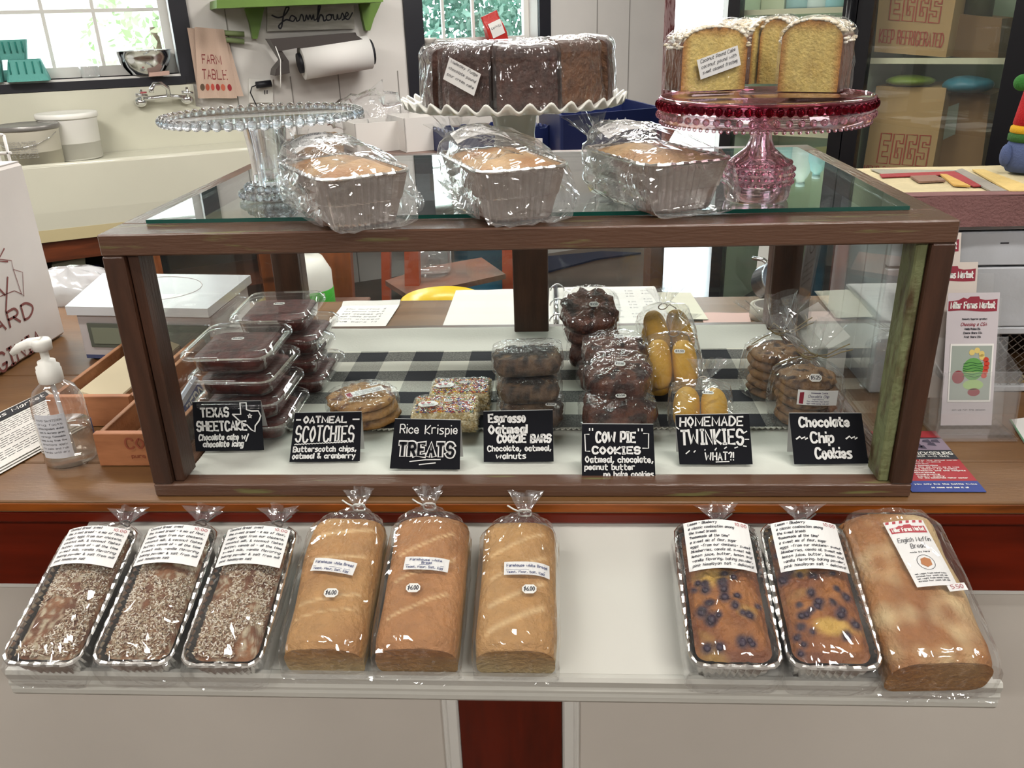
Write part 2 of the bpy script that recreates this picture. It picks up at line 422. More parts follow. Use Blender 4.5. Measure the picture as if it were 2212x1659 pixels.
# ------------------------------------------------------------------ room
def struct(name, mb, mats, parent=None):
    o = obj(name, mb, mats, parent)
    if parent is None: o['kind'] = 'structure'
    return o
WY = radians(28)
WD = V3((cos(WY), sin(WY), 0)); WN = V3((sin(WY), -cos(WY), 0))   # along the sink wall, and out of it into the room
WP = onz(140, 353, .03) - WN*.55
def wl(u, v, off=0): return onP(u, v, WP+WN*off, WN)       # photo pixel -> point on the sink wall (off metres in front of it)
def ws(p): return (p-WP).dot(WD)
def wpt(s, z, off=0): q = WP+WD*s+WN*off; return V3((q.x, q.y, z))
mb = MB(); mb.box((0, 2.2, ZF-.05), (11, 14, .1)); struct('floor', mb, m_floor)
mb = MB(); mb.box((0, 2.2, ZC+.05), (11, 14, .1)); struct('ceiling', mb, m_white)
def holed_wall(name, s0, s1, z0, z1, holes, m, thick=.22):
    xs = sorted({s0, s1} | {h[0] for h in holes} | {h[1] for h in holes}); zs = sorted({z0, z1} | {h[2] for h in holes} | {h[3] for h in holes})
    mb = MB()
    for i in range(len(xs)-1):
        for k in range(len(zs)-1):
            cx, cz = (xs[i]+xs[i+1])/2, (zs[k]+zs[k+1])/2
            if any(h[0] < cx < h[1] and h[2] < cz < h[3] for h in holes): continue
            a, b = wpt(xs[i], 0), wpt(xs[i+1], 0); 
            P = [V3((a.x, a.y, zs[k])), V3((b.x, b.y, zs[k])), V3((b.x, b.y, zs[k+1])), V3((a.x, a.y, zs[k+1]))]
            slab(mb, P, WN, thick)
    return struct(name, mb, m)
# window and door openings in wall coordinates
W1 = (ws(wl(-260, 100)), ws(wl(372, 60)), wl(200, 168).z, 1.35)
W2 = (ws(wl(913, 60)), ws(wl(1163, 60)), wl(1040, 96).z, 1.35)
DR = (ws(wl(1452, 60)), ws(wl(1600, 60)), ZF, 1.15)
holed_wall('wall_back', ws(V3((-5.2, WP.y, 0))), 7.2, ZF, ZC, [W1, W2, DR], m_wall)
mb = MB(); mb.box((-4.4, -.8, (ZC+ZF)/2), (.15, 7.4, ZC-ZF)); struct('wall_left', mb, m_wall)
mb = MB(); mb.box((4.0, 1.5, (ZC+ZF)/2), (.15, 13, ZC-ZF)); struct('wall_right', mb, m_wall)
mb = MB(); mb.box((0, -4.4, (ZC+ZF)/2), (9, .15, ZC-ZF)); struct('wall_front', mb, m_wall)
# joints between the wall boards, their shadow painted as grey strips
for k, (u, vv) in enumerate([(500, 120), (730, 160), (870, 300), (630, 190), (1290, 30), (1360, 30)]):
    mb = MB(); s = ws(wl(u, vv)); slab(mb, [wpt(s-.003, ZF, .003), wpt(s+.003, ZF, .003), wpt(s+.003, ZC if u > 1200 or u < 520 else .35, .003), wpt(s-.003, ZC if u > 1200 or u < 520 else .35, .003)], WN, .004)
    o = struct('trim_%d' % (k+1), mb, mat('joint_shadow_line', hx('#8b8782'), .8))
# day light comes through the real openings
def portal(W_, name):
    c = wpt((W_[0]+W_[1])/2, (W_[2]+W_[3])/2, -.05)
    R = Matrix((WD, V3((0, 0, 1)), -V3((WD.cross(V3((0, 0, 1)))))*-1)).transposed()
    R = Matrix((WD[:], (0, 0, 1), (WD.cross(V3((0, 0, 1))))[:])).transposed()
    # light shines along local -Z: local Z must point outdoors
    if (R @ V3((0, 0, 1))).dot(WN) > 0: R = Matrix(((-WD)[:], (0, 0, 1), ((-WD).cross(V3((0, 0, 1))))[:])).transposed()
    area_light(name, c, abs(W_[1]-W_[0]), W_[3]-W_[2], 1, R, portal=True)
portal(W1, 'window_portal'); portal(W2, 'window_portal'); portal(DR, 'door_portal')

def window(n, W_, muntv, munth, depth=.16, jamb=.045):
    root = bpy.data.objects.new('window_%d' % n, None); COL.objects.link(root); root['kind'] = 'structure'; MW[root] = Matrix.Identity(4)
    s0, s1, z0, z1 = W_
    def bar(name, a, b, c, d, o0, th, m=m_white):
        mb = MB(); slab(mb, [wpt(a, c, o0), wpt(b, c, o0), wpt(b, d, o0), wpt(a, d, o0)], WN, th); return obj(name, mb, m, root, world=True)
    bar('stile', s0, s0+jamb, z0, z1, -depth+.02, .04); bar('stile', s1-jamb, s1, z0, z1, -depth+.02, .04)
    bar('bottom_rail', s0+jamb, s1-jamb, z0, z0+jamb*1.2, -depth+.02, .04)
    bar('top_rail', s0+jamb, s1-jamb, z1-jamb, z1, -depth+.02, .04)
    for s in muntv: bar('muntin', s-.009, s+.009, z0+jamb, z1-jamb, -depth+.01, .02)
    for z in munth: bar('muntin', s0+jamb, s1-jamb, z-.009, z+.009, -depth+.012, .022)
    cuts = [s0+jamb]+list(muntv)+[s1-jamb]; cz = [z0+jamb]+list(munth)+[z1-jamb]
    for i in range(len(cuts)-1):
        for k in range(len(cz)-1):
            bar('pane', cuts[i]+.004, cuts[i+1]-.004, cz[k]+.004, cz[k+1]-.004, -depth, .003, m_glass)
    bar('sill', s0, s1, z0-.012, z0, .012, depth+.01)
    return root
def wso(u, v, off): return ws(wl(u, v, off))
D1 = -.15
window(1, W1, [wso(u, 60, D1) for u in (-170, -50, 98, 208)], [wl(150, 24, D1).z, .95, 1.2])
window(2, W2, [wso(u, 30, D1) for u in (957, 1022)], [.78, 1.05], jamb=.035)
def frame_bar(P, off=.02, th=.03, n=None):
    mb = MB(); slab(mb, P, WN, th); return struct('trim_%d' % n, mb, m_black)
frame_bar([wpt(W1[1], W1[2]-.05, .02), wpt(wso(421, 120, .02), W1[2]-.05, .02), wpt(wso(421, 120, .02), 1.45, .02), wpt(W1[1], 1.45, .02)], n=11)
frame_bar([wpt(W1[0], W1[2]-.055, .03), wpt(W1[1]+.02, W1[2]-.055, .03), wpt(W1[1]+.02, W1[2]-.012, .03), wpt(W1[0], W1[2]-.012, .03)], n=12)
frame_bar([wpt(wso(874, 40, .02), W2[2]-.35, .02), wpt(W2[0], W2[2]-.35, .02), wpt(W2[0], 1.45, .02), wpt(wso(874, 40, .02), 1.45, .02)], n=13)
frame_bar([wpt(W2[1], W2[2]-.1, .02), wpt(wso(1190, 40, .02), W2[2]-.1, .02), wpt(wso(1190, 40, .02), 1.45, .02), wpt(W2[1], 1.45, .02)], n=14)
frame_bar([wpt(W2[0], W2[2]-.06, .025), wpt(W2[1], W2[2]-.06, .025), wpt(W2[1], W2[2]-.012, .025), wpt(W2[0], W2[2]-.012, .025)], n=15)
# brick-toned door casing
mb = MB(); s = DR[0]
slab(mb, [wpt(s-.07, ZF, .03), wpt(s, ZF, .03), wpt(s, 1.2, .03), wpt(s-.07, 1.2, .03)], WN, .05)
struct('trim_16', mb, mat('old_pink_paint', hx('#a98a8a'), .6, col2=hx('#6d3838'), nscale=12, nstretch=(4, 4, 1), lo=.5, hi=.6))
# open door leaf with glazing
mb = MB(); P = wpt(DR[0]+.05, 0, -.25)
# outdoors: pale yard wall and shrubs
mb = MB(); mb.box((2, 11, ZF-.2), (40, 14, .1)); o = obj('yard_ground', mb, mat('pale_gravel', hx('#b9b4a8'), .8)); o['kind'] = 'structure'
def shrub(name, label, c, r, n, col, col2, size, seed):
    rnd = random.Random(seed); mb = MB()
    for i in range(n):
        a, b = rnd.uniform(0, 2*pi), rnd.uniform(-1, 1); q = sqrt(1-b*b); rr = r*rnd.uniform(.55, 1)
        p = V3(c)+V3((cos(a)*q*rr*1.4, sin(a)*q*rr, b*rr*1.1)); u = V3((rnd.uniform(-1, 1), rnd.uniform(-1, 1), rnd.uniform(-1, 1))).normalized(); w = u.orthogonal().normalized()
        s = size*rnd.uniform(.6, 1.3); mb.col = mixc(col, col2, rnd.random())
        mb.add([p-u*s, p+w*s*.45, p+u*s, p-w*s*.45], [(0, 1, 2, 3)], smooth=False)
    t = thing(name, label, 'shrub', (c[0], c[1], ZF-.15))
    o = obj('foliage', mb, mat('leaf', attr='Col', rough=.6), t, world=True); o['kind'] = 'stuff'
    mb = MB(); mb.tube([(c[0], c[1], ZF-.15), (c[0]+.05, c[1], ZF+.6), (c[0], c[1]+.03, c[2])], [.06, .05, .03], 6); obj('stem', mb, mat('bark', hx('#6b5a48'), .8), t, world=True)
p = wl(270, 60, -1.6); shrub('leafy_shrub', 'pale green shrub outside the left window above the sink', (p.x+.1, p.y+.2, p.z), .42, 420, hx('#b5d79a'), hx('#eef6e2'), .045, 1)
p = wl(20, 60, -2.6); shrub('leafy_shrub', 'sparse shrub at the far left beyond the sink window', (p.x-.6, p.y, p.z+.1), .3, 250, hx('#9fc98a'), hx('#e6f0dc'), .05, 3)
for k, (u, zz) in enumerate([(960, 60), (1050, 40)]):
    p = wl(u, zz, -1.8); shrub('leafy_shrub', ['dense blue-green shrub filling the left panes of the far window', 'dense blue-green shrub filling the right panes of the far window'][k], (p.x+.1+(.55 if k else -.35), p.y+.2+(.5 if k else 0), p.z-.1), .62, 4200, hx('#4b8573'), hx('#a8d6c8'), .045, 5+k)
mb = MB(); p0 = wl(60, 20, -4.5); R_ = RZ(WY)
mb.box((p0.x, p0.y, .3), (2.2, .12, 2.4), R_); o = obj('shed_wall', mb, mat('pale_siding', hx('#e9e4dc'), .8)); tag(o, 'pale shed wall outside the sink window', 'shed')

# ------------------------------------------------------------------ ceiling lamps
for i, (x, y, p) in enumerate(LAMPS):
    t = thing('ceiling_lamp', ['strip lamp over the shop floor left of the camera', 'strip lamp over the shop floor right of the camera', 'strip lamp behind the counter above the display case', 'strip lamp in front of the refrigerators', 'strip lamp in front of the sink', 'strip lamp near the far window', 'rear left strip lamp behind the camera', 'rear right strip lamp behind the camera'][i], 'lamp', (x, y, ZC), group='ceiling strip lamps')
    mb = MB(); mb.box((0, 0, -.025), (1.25, .24, .05), b=.01); obj('housing', mb, m_white, t)
    mb = MB(); mb.tube([(-.57, .05, -.062), (.57, .05, -.062)], .012, 8); mb.tube([(-.57, -.05, -.062), (.57, -.05, -.062)], .012, 8)
    obj('tubes', mb, mat('lamp_tube', (1, 1, 1), .4, emis=((1, .97, .92), 4)), t)

# ------------------------------------------------------------------ shop counter
ct = thing('shop_counter', 'long varnished pine counter with red-brown front and cream panels', 'counter', (0, .4, ZF))
edges = [(-.012, .1), (.103, .452), (.455, .905)]
for k, (a, b) in enumerate(edges):
    mb = MB(); mb.box((0, (a+b)/2, -.01), (3.6, b-a, .0195), b=.002); obj('plank', mb, m_counter, ct, world=True)
mb = MB(); mb.box((0, -.004, -.0105), (3.6, .018, .017), b=.003); obj('nosing', mb, m_edge, ct, world=True)
mb = MB(); mb.box((0, .010, -.0325), (3.6, .03, .024), b=.006); obj('moulding', mb, m_red, ct, world=True)
mb = MB(); mb.box((0, .035, -.108), (3.6, .02, .128)); obj('front_band', mb, m_red, ct, world=True)
mb = MB(); mb.box((-.032, .036, -.56), (.166, .022, .778)); obj('stile', mb, m_redv, ct, world=True)
for (a, b) in ((-1.8, -.115), (.051, 1.8)):
    mb = MB(); mb.box(((a+b)/2, .040, -.56), (b-a, .012, .778)); obj('panel', mb, m_panel, ct, world=True)
    x = b-.012 if a < -1 else a+.012
    mb = MB(); mb.box((x, .032, -.56), (.022, .014, .778), b=.004); mb.box((x+(-.014 if a < -1 else .014), .031, -.56), (.006, .008, .76), b=.002)
    mb.box(((a+b)/2, .033, -.177), (b-a, .012, .012), b=.003); obj('panel_trim', mb, m_white, ct, world=True)
mb = MB(); mb.box((0, .47, -.5), (3.55, .8, .02)); obj('inner_shelf', mb, m_counter, ct, world=True)
for x in (-1.78, 1.78):
    mb = MB(); mb.box((x, .47, -.485), (.03, .84, .93)); obj('end_panel', mb, m_redv, ct, world=True)

# ------------------------------------------------------------------ tilted white bread shelf
SV = V3((0, .943, .333)).normalized(); SN = V3((1, 0, 0)).cross(SV); SO = V3((0, -.22, -.12))
SR = Matrix(((1, 0, 0), SV[:], SN[:])).transposed()
def onS(u, v, h=0): q = onP(u, v, SO+SN*h, SN); return q.x, (q-SO).dot(SV)
shx0, shx1 = -.633, .558
st_ = thing('bread_shelf', 'white painted shelf with moulded lip tilted along the counter front', 'shelf', SO, SR)
mb = MB(); mb.box(((shx0+shx1)/2, .114, -.009), (shx1-shx0, .24, .018)); obj('board', mb, m_shelf, st_)
mb = MB(); prof = [(.002, .008), (-.004, .010), (-.008, .006), (-.009, -.004), (-.012, -.008), (-.013, -.012), (-.011, -.014), (-.014, -.018), (-.016, -.024), (-.014, -.031), (-.008, -.034), (.002, -.034)]
mb.smooth = False
mb.loft([[V3((x, a, b)) for (a, b) in prof] for x in (shx0-.004, shx1+.004)]); obj('lip', mb, m_shelf, st_)
for x in (-.4, .35):
    mb = MB(); mb.prism([(x-.01, .22, -.018), (x-.01, .05, -.018), (x-.01, .2, -.1)], (.02, 0, 0)); obj('bracket', mb, m_white, st_)

# ------------------------------------------------------------------ display case
HC = .378; FZ = .020
dc = thing('display_case', 'old brown wooden display case with glass top and glass sides', 'display case', (0, .33, 0))
def bx(name, x0, x1, y0, y1, z0, z1, m, b=.002, par=None, world=True):
    mb = MB(); mb.box(((x0+x1)/2, (y0+y1)/2, (z0+z1)/2), (x1-x0, y1-y0, z1-z0), b=b); return obj(name, mb, m, par, world)
bx('top_rail', -.525, .525, 0, .063, .350, HC, m_worn, par=dc)
bx('top_rail', -.525, .525, .583, .656, .350, HC, m_darkwood, par=dc)
m_darkwood_y = mat('dark_brown_paint_side', hx('#64493a'), .24, col2=hx('#4e382a'), nscale=9, nstretch=(6, 1, 6), bump=.3, bscale=30, bstretch=(8, 1, 8))
for sx in (-1, 1):
    a, b = sorted((sx*.525, sx*.481)); bx('top_rail', a, b, .063, .583, .350, HC, m_darkwood_y, par=dc)
    a, b = sorted((sx*.525, sx*.497)); bx('post', a, b, 0, .05, .02, .350, m_darkwood_v, par=dc)
    a, b = sorted((sx*.4965, sx*.482)); bx('glass_stop', a, b, .008, .05, .02, .350, m_green if sx > 0 else m_darkwood_v, par=dc)
    a, b = sorted((sx*.525, sx*.47)); bx('post', a, b, .606, .656, .02, .350, m_darkwood_v, par=dc)
    a, b = sorted((sx*.525, sx*.493)); bx('bottom_rail', a, b, .03, .626, 0, .02, m_darkwood_y, par=dc)
bx('post', -.040, .030, .608, .648, .02, .350, m_darkwood_v, par=dc)
bx('bottom_rail', -.525, .525, 0, .03, 0, .02, m_worn, par=dc)
bx('bottom_rail', -.525, .525, .63, .656, 0, .024, m_darkwood, par=dc)
bx('floor_board', -.493, .493, .03, .63, .004, .016, m_darkwood, b=0, par=dc)
o = bx('glass_top', -.487, .487, .058, .588, .3785, .3835, [m_topglass, m_glassedge], b=0, par=dc)
for pl in o.data.polygons:
    if abs(pl.normal.z) < .5: pl.material_index = 1
bx('glass_side', -.512, -.509, .05, .606, .02, .35, m_glass, b=0, par=dc)
bx('glass_side', .509, .512, .05, .606, .02, .35, m_glass, b=0, par=dc)
bx('glass_back', -.47, .47, .62, .623, .024, .35, m_glass, b=0, par=dc)

# liner and checked runner
mb = MB(); mb.grid(40, 24, lambda s, t: V3((-.491+.982*s, .0305+.594*t, .0172+.0012*nz(s*9, t*7, 2)+(.0 if .06 < t < .95 else .0)+(.012*max(0, t-.93)/.07)))); o = obj('shelf_liner', mb, mat('white_liner_cloth', hx('#c9c9c0'), .75, bump=.1, bscale=200)); tag(o, 'plain white cloth lining the floor of the display case', 'cloth')
mr = bpy.data.materials.new('buffalo_check_weave'); mr.use_nodes = True
nt = mr.node_tree; N = nt.nodes; L = nt.links; b_ = N['Principled BSDF']; b_.inputs['Roughness'].default_value = .9
tc = N.new('ShaderNodeTexCoord'); sp_ = N.new('ShaderNodeSeparateXYZ'); L.new(tc.outputs['Object'], sp_.inputs[0])
def mth(op, a, bb=None, c=None):
    n = N.new('ShaderNodeMath'); n.operation = op
    for i, q in enumerate((a, bb, c)):
        if q is None: continue
        if isinstance(q, (int, float)): n.inputs[i].default_value = q
        else: L.new(q, n.inputs[i])
    return n.outputs[0]
CP = .0475; CPX = .0545; CPX = .0545
def band(o_, off, c=.0475): return mth('LESS_THAN', mth('FRACT', mth('DIVIDE', mth('ADD', o_, off), c*2)), .5)
by = band(sp_.outputs['Y'], -.175+CP*20); bx_ = band(sp_.outputs['X'], .01+CPX*20, CPX)
weave = mth('MULTIPLY_ADD', mth('SINE', mth('MULTIPLY', sp_.outputs['X'], 3200)), .5, .5)
s_ = mth('ADD', by, bx_)
mixn = N.new('ShaderNodeMix'); mixn.data_type = 'RGBA'; mixn.inputs['A'].default_value = (*hx('#d4d2c6'), 1); mixn.inputs['B'].default_value = (*hx('#14161e'), 1)
fac = mth('ADD', mth('MULTIPLY', by, mth('MULTIPLY_ADD', bx_, .18, .82)), mth('MULTIPLY', mth('SUBTRACT', 1.0, by), mth('MULTIPLY', bx_, .45)))
nzn = N.new('ShaderNodeTexNoise'); nzn.inputs['Scale'].default_value = 350; L.new(tc.outputs['Object'], nzn.inputs['Vector'])
half = mth('MULTIPLY', mth('ABSOLUTE', mth('SUBTRACT', by, bx_)), mth('MULTIPLY_ADD', nzn.outputs['Fac'], .5, -.25))
f2 = N.new('ShaderNodeClamp'); L.new(mth('ADD', fac, half), f2.inputs[0]); L.new(f2.outputs[0], mixn.inputs['Factor']); L.new(mixn.outputs['Result'], b_.inputs['Base Color'])
bpn = N.new('ShaderNodeBump'); bpn.inputs['Strength'].default_value = .5; bpn.inputs['Distance'].default_value = .001; L.new(nzn.outputs['Fac'], bpn.inputs['Height']); L.new(bpn.outputs[0], b_.inputs['Normal'])
rt_ = thing('table_runner', 'black and white buffalo check runner along the display case floor', 'runner', (0, .34, .019))
mb = MB(); mb.grid(80, 40, lambda s, t: V3((-.487+.974*s, .172+.34*t+.003*nz(s*6, 3, t*2), .0202+.0014*max(0, nz(s*10, t*6, 5))+.001*(abs(t-.5) > .485))))
obj('weave', mb, mr, rt_, world=True)
mb = MB()
for i in range(110):
    x = -.485+i*.0088; mb.tube([(x, .172, .0215), (x+.003, .167, .0212), (x+.0075, .171, .021)], .0013, 5)
o = obj('fringe', mb, mat('cotton_fringe', hx('#cfcdc3'), .9), rt_, world=True); o['kind'] = 'stuff'
# ------------------------------------------------------------------ baked goods and their wrapping
m_food = mat('crumb', attr='Col', rough=.65, nvar=.22, nscale=160, bump=.35, bscale=260, detail=6)
m_crust = mat('bread_crust', attr='Col', rough=.55, nvar=.26, nscale=55, bump=.5, bscale=150, detail=9, lo=.3, hi=.75)
m_choc = mat('chocolate_cake', attr='Col', rough=.6, nvar=.35, nscale=90, bump=.6, bscale=150, detail=7)
m_foil = mat('aluminium_foil', (.84, .83, .81), .22, 1, bump=.10, bscale=55, nvar=.10, nscale=30)
m_bag = film('clear_bag_film', haze=.025, refl=1.25, base=.014, rough=.05, bump=.75, bscale=20, dist=.007, bstretch=(1, .45, 1))
m_bagblue = film('clear_bag_film_loose', haze=.05, refl=1.35, base=.02, rough=.06, bump=.5, bscale=18, dist=.008)
m_cling = film('cling_film', haze=.02, refl=.85, base=.014, rough=.08, bump=.8, bscale=40, dist=.006, bstretch=(1, 1, .35))
m_clam = film('clamshell_plastic', haze=.015, refl=1.1, base=.01, rough=.03, bump=.1, bscale=30, dist=.002)
m_tag_ = mat('sticker_paper', hx('#e6e4df'), .6)
m_lab = mat('label_paper', hx('#e2e0de'), .6)
m_twist = mat('twist_tie', hx('#d8d8d4'), .5)

def frame(cx, cy, ang=0):   # frame on the bread shelf, local x across, y up the slope
    a = Matrix.Rotation(ang, 3, 'Z'); return SO+SR @ V3((cx, cy, 0)), SR @ a

def pan_mesh(w, l, h, taper=.012, r=.016, ribs=True, amp=.0011):
    mb = MB(); mb.smooth = False; n = 120; base = resample(rrect(1, 1, .0001), 4); rings = []
    levels = [(0, 0), (.004, .35), (h*.5, .5), (h*.52, .56), (h-.002, .97), (h, 1)]
    for (z, t) in [(0.0, .0), (.003, .12), (h*.45, .5), (h*.47, .58), (h-.001, 1)]:
        k = taper*(1-t); P = resample(rrect(w-2*k, l-2*k, r), n); ring = []
        for j, (x, y) in enumerate(P):
            d = sqrt(x*x+y*y); a = amp*(1 if j % 2 else -1)*(1 if .003 < z < h-.0005 or True else 0)
            ring.append(V3((x*(1+a/d*1.2), y*(1+a/d*1.2), z)))
        rings.append(ring)
    mb.loft(rings, True, False)
    inner = [[V3((p.x*.985, p.y*.985, p.z+.0006)) for p in r_] for r_ in reversed(rings)]
    mb.loft(inner, False, True)
    rim = MB(); P = resample(rrect(w+.004, l+.004, r+.002), 72)
    pts = [V3((x, y, h+.0004*(j % 2))) for j, (x, y) in enumerate(P)]
    n2 = 6; rings = []
    for j in range(len(pts)+1):
        p = pts[j % len(pts)]; o = V3((p.x, p.y, 0)).normalized(); rr = .0026 if j % 2 else .0019
        rings.append([p+o*cos(2*pi*k/n2)*rr*1.4+V3((0, 0, sin(2*pi*k/n2)*rr)) for k in range(n2)])
    rim.loft(rings, False, False, smooth=False)
    return mb, rim
def dome(w, l, z0, hh, r=.014, colfn=None, rough=.002, fs=40, seed=0, nr=16, n=64, pw=2.2, zextra=None):
    """domed top with straight rim: rings shrinking to the centre"""
    mb = MB(); mb.smooth = True; P = resample(rrect(w, l, r), n); rings = []; cols = []
    for i in range(nr+1):
        t = i/nr; k = 1-t*.985; ring = []; cc = []
        for (x, y) in P:
            px, py = x*k, y*k; e = 1-k**pw
            z = z0+hh*e+rough*nz(px*fs, py*fs, seed)*(.3+e)+rough*.5*nz(px*fs*3, py*fs*3, seed+4)
            if zextra: z += zextra(px, py, e)
            ring.append(V3((px, py, z))); cc.append(colfn(px, py, z, e) if colfn else (.6, .4, .2))
        rings.append(ring); cols.append(cc)
    mb.loft(rings, False, True, cols=cols)
    return mb
def bag_rings(spec, n=48, seed=0, wr=.002, freq=5, flat=0, ex=3.2, tail=0):
    """spec: list of (y, cx, cz, halfw, halfh, wrinkle); bag lies along +y with its underside at flat"""
    rings = []
    for i, (y, cx, cz, a, b, wk) in enumerate(spec):
        ring = []
        for j in range(n):
            th = 2*pi*j/n; c, s_ = cos(th), sin(th)
            k = (abs(c)**ex+abs(s_)**ex)**(-1/ex)
            d = wk*(ridge(c*freq*.7+seed, s_*freq*.7, y*18)-.35)+wk*.7*nz(c*freq*2, s_*freq*2, y*50+seed)
            x = cx+(a*k+d)*c; z = cz+(b*k+d)*s_
            ring.append(V3((x, y+wk*.5*nz(c*3, s_*3, y*9), max(z, flat) if flat is not None else z)))
        rings.append(ring)
    return rings
def interp(keys, m):
    out = []
    for i in range(len(keys)-1):
        for k in range(m):
            t = k/m; t2 = t*t*(3-2*t); out.append(tuple(keys[i][q]*(1-t2)+keys[i+1][q]*t2 if q else keys[i][q]*(1-t)+keys[i+1][q]*t for q in range(6)))
    out.append(keys[-1]); return out
def bag(par, keys, seed=0, m=3, n=44, mt=None, cap=True, **kw):
    mb = MB(); mb.smooth = False
    mb.loft(bag_rings(interp(keys, max(2, m-2)), int(n*.62), seed, **kw), cap, False)
    # facets: triangulated random look comes from flat shading of the wrinkled rings
    return obj('bag', mb, mt or m_bag, par)
def ruffle(par, name, base, axis, side, r0, r1, ln, seed, mt=None, n=40, rows=5, lobes=5):
    """gathered tail of a bag: a pleated cone opening along axis"""
    axis = V3(axis).normalized(); u = V3(side).normalized(); w = axis.cross(u); mb = MB(); mb.smooth = False; rings = []
    for i in range(rows+1):
        t = i/rows; ring = []
        for j in range(n):
            th = 2*pi*j/n; pl = .45*sin(th*lobes+seed)+.3*sin(th*(2*lobes+1)+seed*2)
            rr = (r0+(r1-r0)*t**.8)*(1+pl*t*1.1+.25*nz(cos(th)*2, sin(th)*2, seed+t*3)*t)
            ring.append(V3(base)+axis*ln*t*(1+.25*nz(cos(th)*1.5+seed, sin(th)*1.5, 1)*t)+(u*cos(th)+w*sin(th)*.55)*rr)
        rings.append(ring)
    mb.loft(rings, False, False); return obj(name, mb, mt or m_bagblue, par)
def sticker(par, c, R, w=.016, h=.011, txt='$6.00', name='price_sticker', oct=True, col=None):
    """small clipped-corner price sticker; R columns: right, up, out"""
    k = min(w, h)*.3; P = [(-w/2+k, -h/2), (w/2-k, -h/2), (w/2, -h/2+k), (w/2, h/2-k), (w/2-k, h/2), (-w/2+k, h/2), (-w/2, h/2-k), (-w/2, -h/2+k)]
    mb = MB(); mb.prism([V3(c)+R @ V3((x, y, 0)) for (x, y) in P], R @ V3((0, 0, .0005)))
    if txt:
        mb.mi = 1; pt = Patch.quad(*[V3(c)+R @ V3((x*w/2, y*h/2, .0005)) for (x, y) in ((-1, -1), (1, -1), (1, 1), (-1, 1))])
        pt.text(mb, txt, w*.14, w*.86, h*.3, h*.42, width=h*.08, off=.0004)
    return obj(name, mb, [m_tag_, m_ink], par)
R3 = Matrix.Identity(3)
def hand_note(mb, pt, lines, x0, x1, top, dy, size, width, slant=.25, mi=1, jit=.06):
    mb.mi = mi; y = top-size
    for ln in lines:
        if ln:
            l, r = x0, x0+(x1-x0)*min(1, len(ln)/max(len(q) for q in lines)) if len(ln) < max(len(q) for q in lines)*.8 else x1
            pt.text(mb, ln, l, r, y, size, width=width*.85, slant=slant, jit=jit)
        y -= dy

# ---- three coconut loaves in foil pans
def coconut_col(seed):
    def f(x, y, z, e):
        b = mixc(hx('#8a5a34'), hx('#5c3018'), .5+.9*nz(x*30, y*30, seed))
        w = nz(x*160, y*160, seed+3)+.55*nz(x*60, y*60, seed+1)+.35*nz(x*14, y*14, seed+9)
        return mixc(b, hx('#b8a98e'), (w+.05)*2.2)
    return f
NOTE = ['Coconut Bread  sweet', 'the sweet bread - a mix of flour,', 'sugar, eggs from our chickens,', 'coconut milk, & coconut flakes', 'butter, canola oil - all the time', 'sweet milk, vanilla flavoring', 'baking powder & salt from mill', 'pink himalayan salt']
LEM = ['Lemon - Blueberry', 'a classic combination among', 'the sweet breads', '"homemade all the time"', 'a sweet mix of flour, sugar', 'eggs (from our chickens) sweet', 'blueberries, canola oil, sweet milk', 'lemon juice, butter, lemon and', 'vanilla flavoring, baking powder,', 'pink himalayan salt - delicious!']
def flakes(mb, n, w, l, zf, cols, seed, size=.0028, dens=None):
    rnd = random.Random(seed)
    for i in range(n):
        x, y = rnd.uniform(-w/2, w/2), rnd.uniform(-l/2, l/2)
        if dens and nz(x*14, y*14, seed) < dens: continue
        a = rnd.uniform(0, 2*pi); s = size*rnd.uniform(.6, 1.4); z = zf(x, y); t = rnd.uniform(-.5, .5)
        d = V3((cos(a), sin(a), t))*s; q = V3((-sin(a), cos(a), rnd.uniform(-.3, .3)))*s*.3
        p = V3((x, y, z)); mb.col = rnd.choice(cols)
        mb.add([p-d-q, p+d-q, p+d+q, p-d+q], [(0, 1, 2, 3)], smooth=False)
